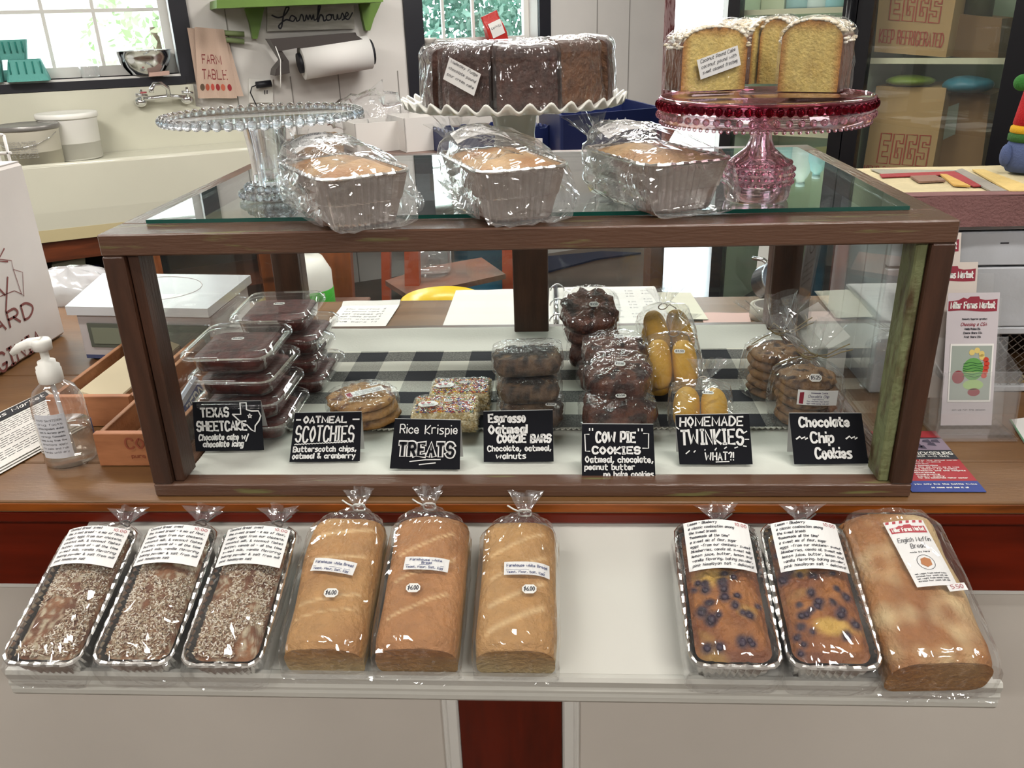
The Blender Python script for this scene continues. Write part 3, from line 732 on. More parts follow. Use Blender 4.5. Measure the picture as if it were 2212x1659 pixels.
def pan_loaf(name, label, cx, cy, w, l, h, topf, seed, note, ink, nw0, nw1, ny0, ny1, group, ang=0, price=None):
    loc, R = frame(cx, cy, ang); t = thing(name, label, 'loaf', loc, R, group)
    pm, rim = pan_mesh(w, l, h); obj('foil_pan', pm, m_foil, t); obj('pan_rim', rim, m_foil, t)
    topf(t, w, l, h, seed)
    # curved handwritten note under the film, lying on the loaf
    wd = nw1-nw0; hh = ny1-ny0
    pt = Patch(wd, hh, lambda x, y: V3((nw0+x+.012*(y/hh-.5)*0, ny0+y, h+.012+.010*(1-((x-wd/2)/(wd/2))**2))))
    mb = MB(); pt.sheet(mb, .0005, 12, 3); mb.mi = 1
    hand_note(mb, pt, note, wd*.06, wd*.95, hh*.97, hh*.98/(len(note)+.3), hh*.05 if len(note) > 8 else hh*.055, .00075 if ink is m_ink else .0007)
    if price: mb.mi = 2; pt.text(mb, price, wd*.78, wd*.96, hh*.9, hh*.06, width=.0006)
    obj('handwritten_note', mb, [m_lab, ink, m_redink], t)
    a, b = w/2+.004, h*.60
    keys = [(-l/2-.008, 0, .012, a*.9, .010, .003), (-l/2-.004, 0, h*.5, a*1.02, h*.5, .003), (-l/2+.02, 0, h*.62, a*1.06, h*.66, .0025), (0, 0, h*.64, a*1.07, h*.70, .0025), (l/2-.02, 0, h*.62, a*1.05, h*.66, .003), (l/2+.004, .004, h*.5, a*.85, h*.5, .004), (l/2+.018, .008, h*.55, a*.35, h*.28, .004), (l/2+.026, .010, h*.6, .006, .005, .001)]
    bag(t, keys, seed, m=4, n=56, freq=5)
    # loose wing of film beside the pan
    ruffle(t, 'bag_tail', (.010, l/2+.026, h*.6), (.1, 1, .35), (1, 0, 0), .005, .020, .022, seed)
    mb = MB(); mb.tube([V3((.010+.007*cos(q), l/2+.026+.002*sin(q*2), h*.6+.006*sin(q))) for q in [2*pi*i/14 for i in range(15)]]+[V3((.03, l/2+.034, h*.6+.006))], .0012, 5); obj('twist_tie', mb, mat('grey_tie', hx('#56524e'), .5), t)
    return t
def coco_top(t, w, l, h, seed):
    zt = lambda x, y: h-.006+.017*(1-max(abs(x)/(w*.43), abs(y)/(l*.46))**2.2)
    mb = dome(w*.86, l*.92, h-.008, .018, colfn=coconut_col(seed), rough=.0035, fs=60, seed=seed, nr=26, n=110)
    obj('cake', mb, m_food, t)
    mb = MB(); flakes(mb, 4600, w*.80, l*.88, zt, [hx('#bfb29c'), hx('#a39076'), hx('#84664a'), hx('#d3cabb'), hx('#6e4a34')], seed, size=.0021, dens=-.25)
    o = obj('coconut_flakes', mb, mat('coconut', attr='Col', rough=.8), t); o['kind'] = 'stuff'
CL = ['coconut loaf in a foil pan at the left end of the white shelf', 'coconut loaf in a foil pan, middle of the three at left on the shelf', 'coconut loaf in a foil pan next to the first white bread']
for k, (cx, cy, a) in enumerate([(-.570, .083, -.01), (-.4595, .085, 0), (-.351, .084, .0)]):
    pan_loaf('coconut_loaf', CL[k], cx, cy, .093, .196, .050, coco_top, 3+k*7, NOTE, m_ink, -.040, .044, .028, .088, 'coconut loaves in foil pans on the shelf', a, '10.00')

# ---- two lemon blueberry loaves
def blue_top(t, w, l, h, seed):
    rnd = random.Random(seed); spots = [(rnd.uniform(-w*.38, w*.38), rnd.uniform(-l*.44, l*.40), rnd.uniform(.0035, .0065)) for i in range(34)]
    def cf(x, y, z, e):
        b = mixc(hx('#a0642a'), hx('#7d4319'), .5+1.3*nz(x*28, y*28, seed)); b = mixc(b, hx('#c9a04a'), (nz(x*22, y*30, seed+5)-.18)*3)
        if e < .25: b = mixc(b, hx('#5f2f14'), .5)
        for (sx, sy, sr) in spots:
            d = sqrt((x-sx)**2+(y-sy)**2)/sr
            if d < 2: b = mixc(hx('#33182a'), b, max(0, d-.7)/1.0) if d > .7 else hx('#271524')
        return b
    zx = lambda x, y, e: -.0025*max(0, 1-abs(((y*38) % 1)-.5)*5)*e
    mb = dome(w*.88, l*.93, h-.006, .016, colfn=cf, rough=.005, fs=55, seed=seed, nr=36, n=140, zextra=zx)
    obj('cake', mb, m_crust, t)
    mb = MB()
    for (sx, sy, sr) in spots:
        e = 1-max(abs(sx)/(w*.44), abs(sy)/(l*.465))**2.2; mb.sphere((sx, sy, h-.0075+.016*e), sr*.8, 8, 5, (1, 1, .6))
    o = obj('blueberries', mb, mat('baked_blueberry', hx('#2c1830'), .35, nvar=.3, nscale=80), t); o['kind'] = 'stuff'
BL_ = ['lemon blueberry loaf in a foil pan, the left of the two with berries', 'lemon blueberry loaf in a foil pan beside the big brown bread']
for k, (cx, cy, a) in enumerate([(.2515, .088, -.01), (.3625, .088, -.01)]):
    pan_loaf('blueberry_loaf', BL_[k], cx, cy, .1, .196, .055, blue_top, 11+k*5, LEM, m_ink, -.042, .040, .018, .092, 'lemon blueberry loaves on the shelf', a, '10.00')

# ---- breads in clear bags
def bread(name, label, cx, cy, w, l, h, seed, c_top, c_dark, c_low, slashes, ang, lab, group, rough=.003, bagk=1.0, flour=0, neck=(.0, .05), tie=True):
    loc, R = frame(cx, cy, ang); t = thing(name, label, 'bread', loc, R, group)
    mb = MB(); mb.smooth = True; rings = []; cols = []; n = 72; ny = 60
    for i in range(ny+1):
        v = i/ny; y = -l/2+l*v; e = 1-abs(2*v-1)**7; e2 = max(.02, e)**.5
        if v < .01 or v > .99: e2 = .55
        ring = []; cc = []
        for j in range(n):
            th = 2*pi*j/n-pi/2; c, s_ = cos(th), sin(th); ex = 4 if s_ < 0 else 2.7
            k = (abs(c)**ex+abs(s_)**ex)**(-1/ex)
            bulge = 1+.05*max(0, s_)*(1 if .1 < v < .95 else .3)+.07*nz(y*13, seed, c*1.5)
            x = w/2*k*c*bulge*(.90+.10*e2); z = h*.42+(h*.58 if s_ > 0 else h*.42)*k*s_*(.86+.14*e2 if s_ > 0 else 1)
            z += rough*nz(x*26, y*26, seed)*max(0, s_)+rough*.35*nz(x*90, y*90, seed+3)*max(0, s_)
            tt = max(0, min(1, (z/h-.42)*3.2)); col = mixc(c_low, c_top, tt)
            col = mixc(col, c_dark, (nz(x*13, y*11, seed+2)*1.1+.25)*tt)
            if s_ > .25 and flour:
                fl = nz(x*9, y*7, seed+6)+.6*nz(x*50, y*34, seed+8)+flour*max(0, .5-abs(x+.02-.1*(y/l))/w*1.6); col = mixc(col, hx('#cdb183'), fl*1.6)
            for (y0, sl, wd) in slashes:
                if s_ > .2 and abs(x) < w*.36:
                    d = abs(y-(y0+sl*x)); 
                    if d < wd: z -= .0016*(1-d/wd); col = mixc(hx('#dcb987'), col, d/wd)
            if v < .02 or v > .98: y_ = y; z = max(.003, z*.93)
            ring.append(V3((x, y, max(0, z)))); cc.append(col)
        rings.append(ring); cols.append(cc)
    mb.loft(rings, True, True, cols=cols); obj('loaf', mb, m_crust, t)
    a, b = w/2*1.05, h*.53
    nx, nl = neck
    keys = [(-l/2-.010, 0, h*.22, a*.98, h*.20, .003), (-l/2-.004, 0, h*.46, a*1.0, h*.48, .002), (-l/2+.02, 0, b, a*1.03, b*1.03, .0015), (0, 0, b*1.02, a*1.05, b*1.07, .0016), (l/2-.02, 0, b*1.02, a*1.02, b*1.05, .002), (l/2+.004, nx*.4, b, a*.82, b*.86, .003), (l/2+nl*.3, nx*.8, b*1.05, a*.45, b*.5, .004), (l/2+nl*.55, nx, b*1.15, .008, .008, .001)]
    bag(t, keys, seed, m=5, n=60, freq=4, ex=3.4)
    bp = V3((nx, l/2+nl*.55, b*1.15))
    if tie:
        ruffle(t, 'bag_tail', bp, (nx*2, .9, .55), (1, 0, 0), .006, .016, .028, seed+2)
        mb = MB(); mb.tube([bp+V3((.0085*cos(q), .001*sin(3*q), .008*sin(q))) for q in [2*pi*i/12 for i in range(13)]], .0014, 5); mb.tube([bp+V3((-.008, 0, .003)), bp+V3((-.016, .002, .006)), bp+V3((-.024, .008, .006))], .0013, 5); obj('twist_tie', mb, m_twist, t)
    # flap of spare film at the foot
    mb = MB(); mb.smooth = False
    mb.grid(16, 5, lambda s, u: V3((-a*1.02+2*a*1.06*s, -l/2-.006-.010*u+.003*nz(s*6, u*2, seed), .004+.002*ridge(s*5, u*2, seed)+.004*(1-u))), smooth=False); obj('bag_hem', mb, m_bag, t)
    zt = lambda x: h*.42+h*.58*(max(0, 1-abs(2*x/w)**2.7))**(1/2.7)*1.045+.0028
    if lab: lab(t, zt)
    return t
def white_label(l1, l2, x0, y0, ang, px, py, w=.056, h=.019):
    def f(t, zt):
        R = RZ(ang); pt = Patch(w, h, lambda x, y: (lambda q: V3((q.x, q.y, zt(q.x)+.0012)))(V3((x0, y0, 0))+R @ V3((x-w/2, y-h/2, 0))))
        mb = MB(); pt.sheet(mb, .0005, 8, 2); mb.mi = 1
        if l2: pt.text(mb, l1, w*.12, w*.84, h*.68, h*.17, width=.0007, jit=.05); pt.text(mb, l2, w*.4, w*.62, h*.44, h*.17, width=.0007, jit=.05)
        else: pt.text(mb, l1, w*.06, w*.94, h*.60, h*.19, width=.0007, jit=.05)
        pt.stroke(mb, [(w*.04, h*.36), (w*.5, h*.38), (w*.9, h*.35)], .0005); pt.text(mb, 'Yeast, Flour, Salt, Egg', w*.06, w*.88, h*.12, h*.15, width=.0006, jit=.05)
        obj('label', mb, [m_lab, mat('blue_pen', hx('#53597c'), .7)], t)
        sticker(t, (px, py, zt(px)+.0014), R3, .0175, .0125, '$6.00')
    return f
gold, dk, low = hx('#c4915a'), hx('#a9713c'), hx('#c0a878')
GB = 'bagged farmhouse white breads'
bread('white_bread', 'golden bagged white bread beside the coconut loaves, bag neck standing tall', -.234, .098, .100, .192, .066, 21, hx('#b98a52'), hx('#a06c38'), low, [(.07, .18, .004), (.03, .10, .003), (-.03, .22, .003), (-.05, .2, .002)], .0, white_label('Farmhouse white Bread', '', -.001, .012, -.14, .004, -.028), GB, neck=(.006, .062))
bread('white_bread', 'browner bagged white bread in the middle of the three, label on two lines', -.1215, .100, .101, .194, .066, 22, hx('#b47d4a'), hx('#95602f'), hx('#a98450'), [(.05, .5, .003), (.01, .5, .003), (-.04, .5, .003)], .0, white_label('Farmhouse white', 'Bread', .004, .014, -.04, -.008, -.022), GB, rough=.0045, neck=(-.008, .06))
bread('white_bread', 'pale bagged white bread with diagonal slashes beside the empty stretch of shelf', -.003, .096, .097, .186, .066, 23, hx('#b98c54'), hx('#aa7a42'), hx('#c2ab7c'), [(.055, .5, .0035), (.018, .5, .0035), (-.02, .5, .005), (-.055, .5, .006)], .0, white_label('Farmhouse white Bread', '', .012, .012, .02, .016, -.018), GB, neck=(.006, .055))
m_maroon = mat('maroon_print', hx('#8b2336'), .6)
m_redstripe = mat('red_print', hx('#b03440'), .6)
def banner(mb, pt, x0, x1, y0, y1, mi, txt, mi_t, barn=True, width=None):
    """the market's red banner with a barn roofline on its top edge and white lettering"""
    mb.mi = mi; w, h = x1-x0, y1-y0; N_ = 10
    top = [(0, .82), (.1, .84), (.2, .9), (.3, 1.12), (.38, 1.0), (.44, 1.18), (.62, 1.2), (.64, .98), (.75, .9), (.9, .92), (1, .97)] if barn else [(0, .9), (1, .95)]
    for i in range(len(top)-1):
        (a, ta), (b, tb) = top[i], top[i+1]; yb = lambda s: .06*sin(s*6)
        mb.add([pt.p(x0+w*a, y0+h*yb(a), .0008), pt.p(x0+w*b, y0+h*yb(b), .0008), pt.p(x0+w*b, y0+h*tb, .0008), pt.p(x0+w*a, y0+h*ta, .0008)], [(0, 1, 2, 3)], smooth=False)
    if txt: mb.mi = mi_t; pt.text(mb, txt, x0+w*.05, x1-w*.05, y0+h*.24, h*.5, width=width or h*.11, off=.0012)
def muffin_label(t, zt):
    w, h = .052, .096; R = RZ(.10); x0, y0 = .013, .035
    pt = Patch(w, h, lambda x, y: (lambda q: V3((q.x, q.y, zt(q.x)+.0012)))(V3((x0, y0, 0))+R @ V3((x-w/2, y-h/2, 0))))
    mb = MB(); pt.sheet(mb, .0005, 8, 6)
    mb.mi = 1
    for i in range(6): mb.add([pt.p(w*(i/6+.02), h*.955, .0008), pt.p(w*(i/6+.1), h*.955, .0008), pt.p(w*(i/6+.13), h*.995, .0008), pt.p(w*(i/6+.05), h*.995, .0008)], [(0, 1, 2, 3)])
    banner(mb, pt, w*.06, w*.94, h*.80, h*.91, 1, 'Miller Farms Market', 2)
    mb.mi = 3; pt.text(mb, 'English Muffin', w*.1, w*.9, h*.66, h*.065, width=.0007, slant=.2); pt.text(mb, 'Bread', w*.33, w*.68, h*.56, h*.065, width=.0007, slant=.2)
    pt.text(mb, 'made by hand', w*.25, w*.72, h*.49, h*.02, width=.0004)
    C_ = [(w*.5+.0105*cos(2*pi*i/20), h*.34+.0105*sin(2*pi*i/20)) for i in range(21)]; pt.stroke(mb, C_, .0006)
    mb.mi = 4; mb.add([pt.p(w*.5+dx, h*.34+dy, .0010) for dx, dy in ((-.007, -.002), (-.001, -.007), (.006, -.004), (.007, .004), (.001, .007), (-.005, .005))], [(0, 1, 2, 3, 4, 5)]); mb.mi = 3
    for k in range(4): pt.text(mb, 'enriched flour yeast salt milk' if k % 2 else 'net weight fresh baked today', w*.1, w*.85, h*(.17-.035*k), h*.018, width=.0004)
    obj('label', mb, [m_lab, m_redstripe, m_tag_, m_ink, mat('tan_print', hx('#b0703e'), .6)], t)
    mb = MB(); q = Patch.quad(*[V3((x0+.016, y0-.055, zt(.03)+.001))+R @ V3((a, b, 0)) for a, b in ((0, 0), (.022, 0), (.022, .010), (0, .010))]); q.sheet(mb, .0004); mb.mi = 1; q.text(mb, '5.50', .004, .018, .003, .005, width=.0007); obj('price_label', mb, [m_lab, m_redink], t)
bread('muffin_bread', 'large brown floury English muffin bread leaning at the right end of the shelf', .478, .093, .122, .208, .075, 24, hx('#a56f3a'), hx('#8d5526'), hx('#a8773e'), [], .03, muffin_label, None, rough=.005, flour=.55, neck=(.0, .02), tie=False)

# ---- three loaves in deep foil pans on the glass top
def top_loaf(label, ctr, ang, w, l, h, seed, note=True):
    t = thing('pan_loaf', label, 'loaf', ctr, RZ(ang), 'bagged pan loaves on the display case')
    pm, rim = pan_mesh(w, l, h, taper=.016, r=.02, amp=.0019); obj('foil_pan', pm, m_foil, t); obj('pan_rim', rim, m_foil, t)
    def cf(x, y, z, e): return mixc(mixc(hx('#b98550'), hx('#d3ad7c'), .5+nz(x*22, y*18, seed)*1.4), hx('#96632f'), (nz(x*12, y*12, seed+5)-.1)*1.2)
    obj('cake', dome(w*.95, l*.96, h-.005, .016, r=.018, colfn=cf, rough=.002, fs=30, seed=seed, nr=20, n=72), m_crust, t)
    a = w/2
    rnd = random.Random(seed)
    keys = [(-l/2-.016, 0, .010, a*.95, .008, .004), (-l/2-.010, 0, h*.45, a*1.04, h*.44, .005), (-l/2+.012, 0, h*.60, a*1.10, h*.66, .005), (0, 0, h*.66, a*1.14, h*.76, .005), (l/2-.02, -.004, h*.72, a*1.08, h*.80, .005), (l/2+.010, -.01, h*.85, a*.7, h*.62, .006), (l/2+.028, -.016, h*1.0, a*.25, h*.22, .005), (l/2+.036, -.018, h*1.05, .006, .006, .001)]
    bag(t, keys, seed, m=5, n=60, freq=4, mt=m_bagblue, ex=2.8)
    ruffle(t, 'bag_tail', (-.018, l/2+.036, h*1.05), (-.2, .7, .7), (1, 0, 0), .006, .022, .042, seed+1)
    # side wing of film sticking out
    for sd in (-1, 1):
        mb = MB(); mb.smooth = False
        def wing(s, u, sd=sd): 
            y = -l*.5+l*.85*s; ww = (.034 if sd > 0 else .018)*(sin(pi*min(1, s*1.1))**.7)*u
            return V3((sd*(a*1.05+ww), y, h*.50-.02*u*(1-s)+.004*ridge(s*5, u*3, seed)+.012*u*(s-.5)))
        mb.grid(14, 5, wing, smooth=False); obj('bag_wing', mb, m_bagblue, t)
    mb = MB(); q = Patch(.075, .035, lambda x, y: V3((-.044+x, l/2-.052+y, h+.016+.010*(1-((x-.037)/.037)**2)+.25*y))); q.sheet(mb, .0005, 8, 2); mb.mi = 1
    hand_note(mb, q, ['sourdough loaf of', 'flour, salt, water'], .006, .068, .033, .013, .006, .0006); obj('handwritten_note', mb, [m_lab, m_ink], t)
    return t
top_loaf('bagged loaf in foil pan on the case top beside the clear cake stand', (-.222, .066, HC+.0055), .55, .112, .185, .062, 31)
top_loaf('bagged loaf in foil pan in front of the white ruffled cake stand', (-.022, .088, HC+.0055), .38, .112, .190, .064, 37)
top_loaf('bagged loaf in foil pan beside the pink cake stand', (.176, .122, HC+.0055), .40, .116, .190, .062, 41)
# ------------------------------------------------------------------ inside the display case
ZI = .0225   # top of the runner
m_cakein = mat('dark_chocolate_cake', hx('#5e241c'), .5, col2=hx('#3c1612'), nscale=60, bump=.3, bscale=120)
def clam_lid(w, l):
    mb = MB(); mb.smooth = True; n = 48; rings = []
    for (dw, z, r) in [(0, .0, .022), (.0005, .004, .022), (.004, .0045, .02), (.007, .009, .018), (.012, .0098, .016), (.018, .0092, .014), (.05, .0094, .01), (.1, .0094, .006)]:
        P = resample(rrect(max(.004, w-dw*2 if dw < .05 else w-dw), max(.004, l-dw*2 if dw < .05 else l-dw), r), n); rings.append([V3((x, y, z)) for x, y in P])
    mb.loft(rings, False, True); return mb
def clamshell_cake(label, x, y, z, ang, stk=True, first=None):
    w, l = .140, .150
    if first:
        t = copy_tree(first); place(t, (x, y, z), RZ(ang)); t['label'] = label; return t
    t = thing('boxed_sheet_cake', label, 'cake', (x, y, z), RZ(ang), 'clear tubs of chocolate sheet cake')
    mb = MB(); mb.smooth = True; rings = [[V3((a, b, zz)) for a, b in resample(rrect(w-d, l-d, r), 48)] for (d, zz, r) in [(.034, .0, .016), (.032, .0015, .018), (.022, .026, .02), (.004, .0262, .022), (0, .0266, .022), (0, .024, .022)]]
    mb.loft(rings, True, False); obj('tub', mb, m_clam, t)
    mb = clam_lid(w, l); T = MB(); T.T = Matrix.Translation((0, 0, .0275)); T.add(mb.v, mb.f, None, True); lid = obj('lid', T, m_clam, t)
    mb = MB(); mb.smooth = True; rings = [[V3((a, b, zz+(.0008*nz(a*60, b*60) if zz > .02 else 0))) for a, b in resample(rrect(w-d, l-d, r), 40)] for (d, zz, r) in [(.040, .002, .015), (.030, .020, .018), (.034, .0235, .016), (.06, .0242, .01), (.12, .0242, .004)]]
    mb.loft(rings, True, True); obj('cake', mb, m_cakein, t)
    sticker(lid, (.004, -.010, .0375), R3, .019, .012, '$5.00')
    return t
sh0 = None
fr = [(-.446, .190, .02), (-.440, .190, -.03), (-.437, .188, .0), (-.432, .188, .02)]
for k in range(4):
    x, y, a = fr[3-k]; t = clamshell_cake(['bottom tub of the front stack of chocolate sheet cakes', 'second tub from the bottom, front stack of sheet cakes', 'third tub from the bottom, front stack of sheet cakes', 'topmost tub of the front stack of chocolate sheet cakes'][k], x, y, ZI+.0375*k, a, first=sh0)
    sh0 = sh0 or t
fr = [(-.435, .362, .04), (-.416, .360, -.02), (-.424, .358, .05), (-.414, .362, .0)]
for k in range(4):
    x, y, a = fr[3-k]; clamshell_cake(['bottom tub of the rear stack of chocolate sheet cakes', 'second tub from the bottom, rear stack of sheet cakes', 'third tub from the bottom, rear stack of sheet cakes', 'topmost tub of the rear stack of chocolate sheet cakes'][k], x, y, ZI+.0375*k, a, first=sh0)

def cookie_mb(r, th, c1, c2, c3, seed, lump=.003, chips=.35, nr=14, n=44, sq=0, ar=1.0):
    mb = MB(); mb.smooth = True; rings = []; cols = []
    def prof():
        for i in range(nr+1): yield (i/nr, 0)
    levels = [(.3, 0), (.92, 0), (1.0, .35)]+[(1-.93*(i/nr)**1.0*1.0, .7+.3*sqrt(i/nr)) for i in range(1, nr+1)]
    for (k, zf) in levels:
        ring = []; cc = []
        for j in range(n):
            a = 2*pi*j/n; rr = r*k*(1+.05*nz(cos(a)*2, sin(a)*2, seed)+.02*nz(cos(a)*7, sin(a)*7, seed))
            if sq: rr *= (abs(cos(a))**sq+abs(sin(a))**sq)**(-1/sq)
            x, y = rr*cos(a), rr*sin(a)*ar; nn = nz(x*55, y*55, seed+zf)+.5*nz(x*130, y*130, seed)
            o = lump*nn; z = zf*th+(o if zf > .3 else 0); x2 = x*(1+o/r*1.5*(1 if .2 < zf < .8 else 0)); y2 = y*(1+o/r*1.5*(1 if .2 < zf < .8 else 0))
            ring.append(V3((x2, y2, z))); c = mixc(c1, c2, .5+nn*.9); q = nz(x*75+seed, y*75, zf*3); cc.append(mixc(c, c3, (q-chips)*8))
        rings.append(ring); cols.append(cc)
    mb.loft(rings, True, True, cols=cols); return mb
def cling_over(t, r, th, seed, sq=0, ar=1.0, off=.0015, cz=0, wr=.0022, n=56, name='cling_wrap', mt=None):
    mb = MB(); mb.smooth = False; rings = []
    for (k, zf) in [(.5, -.06), (.96, -.02), (1.03, .2), (1.04, .6), (1.0, .95), (.8, 1.10), (.6, 1.14), (.4, 1.16), (.2, 1.17), (.05, 1.17)]:
        ring = []
        for j in range(n):
            a = 2*pi*j/n; rr = (r*k+off)*(1+0*k)
            if sq: rr *= (abs(cos(a))**sq+abs(sin(a))**sq)**(-1/sq)
            w = wr*(ridge(cos(a)*3+seed, sin(a)*3, zf*2)-.3)
            ring.append(V3(((rr+w)*cos(a), (rr+w)*sin(a)*ar, cz+th*zf+off+w*.6*(zf > .9))))
        rings.append(ring)
    mb.loft(rings, True, True); return obj(name, mb, mt or m_cling, t)

# oatmeal cookies: three wrapped together
t = thing('oatmeal_cookies', 'wrapped stack of golden oatmeal cookies with a white slanted label', 'cookies', (-.268, .215, ZI), RZ(.2))
oc = (hx('#b8894f'), hx('#94662f'), hx('#5c2f1a'))
for k, (dx, dy) in enumerate([(.006, -.004), (.002, 0), (-.002, .003)]):
    mb = cookie_mb(.055, .013, *oc, 50+k, lump=.0036, chips=.26); T = MB(); T.T = Matrix.Translation((dx, dy, k*.0135)); T.add(mb.v, mb.f, mb.c, True); T.fs = mb.fs; obj('cookie', T, m_food, t)
cling_over(t, .056, .040, 4)
R = RZ(.35) @ RX(.05); c = V3((.006, -.010, .0475))
pt = Patch.quad(*[c+R @ V3(q) for q in ((-.031, -.0085, 0), (.031, -.0085, 0), (.031, .0085, 0), (-.031, .0085, 0))]); mb = MB(); pt.sheet(mb, .0005)
banner(mb, pt, .001, .009, .001, .016, 1, '', 0, barn=False); mb.mi = 2
for q in range(4): pt.text(mb, ['OATMEAL', 'SCOTCHIE COOKIES', 'rolled oats butter sugar', 'butterscotch cranberry'][q], .014, .058, .0125-.0035*q, .0022, width=.0004)
obj('label', mb, [m_lab, m_maroon, m_ink], t); sticker(t, (.020, .018, .0478), R, .015, .010, '$4.00')

# rice crispy bars with sprinkles
def rice_bar(label, x, y, ang, w, l, h, seed):
    t = thing('rice_cereal_bar', label, 'bar', (x, y, ZI), RZ(ang), 'wrapped rice cereal bars with sprinkles')
    mb = MB(); rnd = random.Random(seed); mb.smooth = True
    cols = [hx('#d9c79c'), hx('#cbb584'), hx('#e6d9b8'), hx('#b99f68')]; rings = []; cc = []
    for (d, z) in [(.003, 0), (0, .004), (0, h-.004), (.003, h), (.03, h+.001), (.06, h+.001)]:
        P = resample(rrect(w-d, l-d, .006), 60); rings.append([V3((a*(1+.02*nz(a*200, b*200, z*200)), b*(1+.02*nz(a*200, b*200, z*200)), z+.0012*nz(a*150, b*150, seed)*(z > h*.9))) for a, b in P]); cc.append([rnd.choice(cols) for _ in P])
    mb.loft(rings, True, True, cols=cc); obj('bar', mb, m_food, t)
    g = MB()   # puffed grains proud of the sides and top
    for i in range(900):
        f = rnd.random()
        if f < .38: p = (rnd.uniform(-w/2, w/2), -l/2, rnd.uniform(.002, h)); 
        elif f < .55: p = (rnd.choice((-1, 1))*w/2, rnd.uniform(-l/2, l/2), rnd.uniform(.002, h))
        else: p = (rnd.uniform(-w/2, w/2), rnd.uniform(-l/2, l/2), h+.0005)
        a = rnd.uniform(0, pi); R_ = Matrix.Rotation(a, 3, V3((rnd.uniform(-1, 1), rnd.uniform(-1, 1), rnd.uniform(-1, 1))).normalized())
        g.col = rnd.choice(cols); g.sphere(p, .0027, 5, 3, (1.5, .75, .7), R_)
    o = obj('cereal', g, mat('puffed_rice', attr='Col', rough=.6), t); o['kind'] = 'stuff'
    s = MB(); sc_ = [hx('#c8402c'), hx('#e07a2a'), hx('#e8c63a'), hx('#3c3a8c'), hx('#6a2a5a'), hx('#3f8a4a'), hx('#d8d4e0'), hx('#b03030')]
    for i in range(520):
        p = V3((rnd.uniform(-w*.47, w*.47), rnd.uniform(-l*.47, l*.47), h+.0028)); a = rnd.uniform(0, pi); d = V3((cos(a), sin(a), rnd.uniform(-.3, .3)))*.0026; s.col = rnd.choice(sc_)
        s.tube([p-d, p+d], .0008, 4, smooth=False)
    o = obj('sprinkles', s, mat('sugar_sprinkles', attr='Col', rough=.35), t); o['kind'] = 'stuff'
    # wrap
    m2 = MB(); rings = []
    for (d, z) in [(.03, -.0005), (-.006, .0), (-.008, h*.5), (-.006, h+.002), (.004, h+.006), (.03, h+.0065), (.06, h+.0068)]:
        P = resample(rrect(w-d, l-d, .008), 64); rings.append([V3((a, b, z+.0022*(ridge(a*60+seed, b*18, 3)-.4)*(z > h))) for a, b in P])
    m2.loft(rings, True, True); obj('cling_wrap', m2, m_cling, t)
    R_ = RZ(.1); sticker(t, (-w*.27, -l*.16, h+.0085), R_, .030, .019, '', 'heart_sticker')
    pt = Patch.quad(*[V3((-w*.27, -l*.16, h+.0091))+R_ @ V3(q) for q in ((-.015, -.0095, 0), (.015, -.0095, 0), (.015, .0095, 0), (-.015, .0095, 0))]); mb = MB()
    for hxx in (.007, .0165): mb.add([pt.p(hxx+a, .012+b, .0003) for a, b in ((0, -.0025), (.0035, .001), (.0022, .003), (0, .0018), (-.0022, .003), (-.0035, .001))], [(0, 1, 2, 3, 4, 5)])
    mb.mi = 1; pt.text(mb, 'made with love', .006, .025, .0055, .0022, width=.0004); pt.text(mb, 'rice cereal treat', .007, .024, .002, .002, width=.0004)
    obj('printing', mb, [m_redstripe, m_ink], t); sticker(t, (w*.05, l*.02, h+.0088), R_, .014, .009, '$3.00')
    return t
rice_bar('sprinkled rice cereal bar in front, just behind the rice treats sign', -.128, .185, .03, .098, .064, .032, 61)
rice_bar('sprinkled rice cereal bar behind the front one', -.112, .262, .0, .094, .062, .030, 62)

# espresso oatmeal bars, stacked
bc = (hx('#7c5f44'), hx('#4d3628'), hx('#281b16'))
def wrapped_block(name, label, x, y, z, R, w, l, h, cols, seed, group, st=None, lump=.0042, sq=5, cat='bar', topdark=None):
    t = thing(name, label, cat, (x, y, z), R, group)
    mb = cookie_mb(w/2, h, *cols, seed, lump=lump, chips=.2, n=64, sq=sq, ar=l/w, nr=12)
    if topdark:
        mb.c = [mixc(c, topdark, (.9 if v[2] > h*.86 else .0)) for c, v in zip(mb.c, mb.v)]
    obj('bar' if cat == 'bar' else 'cookie', mb, m_choc, t)
    cling_over(t, w/2, h, seed, sq=sq, ar=l/w, off=.0014, n=64)
    if st: sticker(t, st[:3], R3 if len(st) < 4 else st[3], .0165, .0105, '$3.50')
    return t
EG = 'wrapped espresso oatmeal bars in a stack'
tdk = hx('#2b2320')
z0 = ZI+.002
wrapped_block('espresso_bar', 'bottom wrapped espresso oatmeal bar, mostly behind its sign', .006, .200, z0, RZ(-.06), .100, .074, .034, bc, 71, EG, st=(.034, -.033, .0405))
wrapped_block('espresso_bar', 'middle bar of the espresso stack, sliding to the right', .004, .207, z0+.040, RZ(.10) @ RX(.05), .094, .072, .034, bc, 72, EG, st=(.016, .004, .041), topdark=tdk)
wrapped_block('espresso_bar', 'topmost wrapped espresso oatmeal bar with glossy chocolate top', .002, .214, z0+.081, RZ(.03) @ RY(-.03), .104, .072, .034, bc, 73, EG, topdark=tdk)
wrapped_block('espresso_bar', 'espresso oatmeal bar at the back of the stack', -.004, .292, z0, RZ(-.15), .096, .07, .034, bc, 74, EG)
wrapped_block('espresso_bar', 'espresso oatmeal bar lying on the rear one', .0, .290, z0+.040, RZ(.12), .094, .07, .034, bc, 75, EG, topdark=tdk)

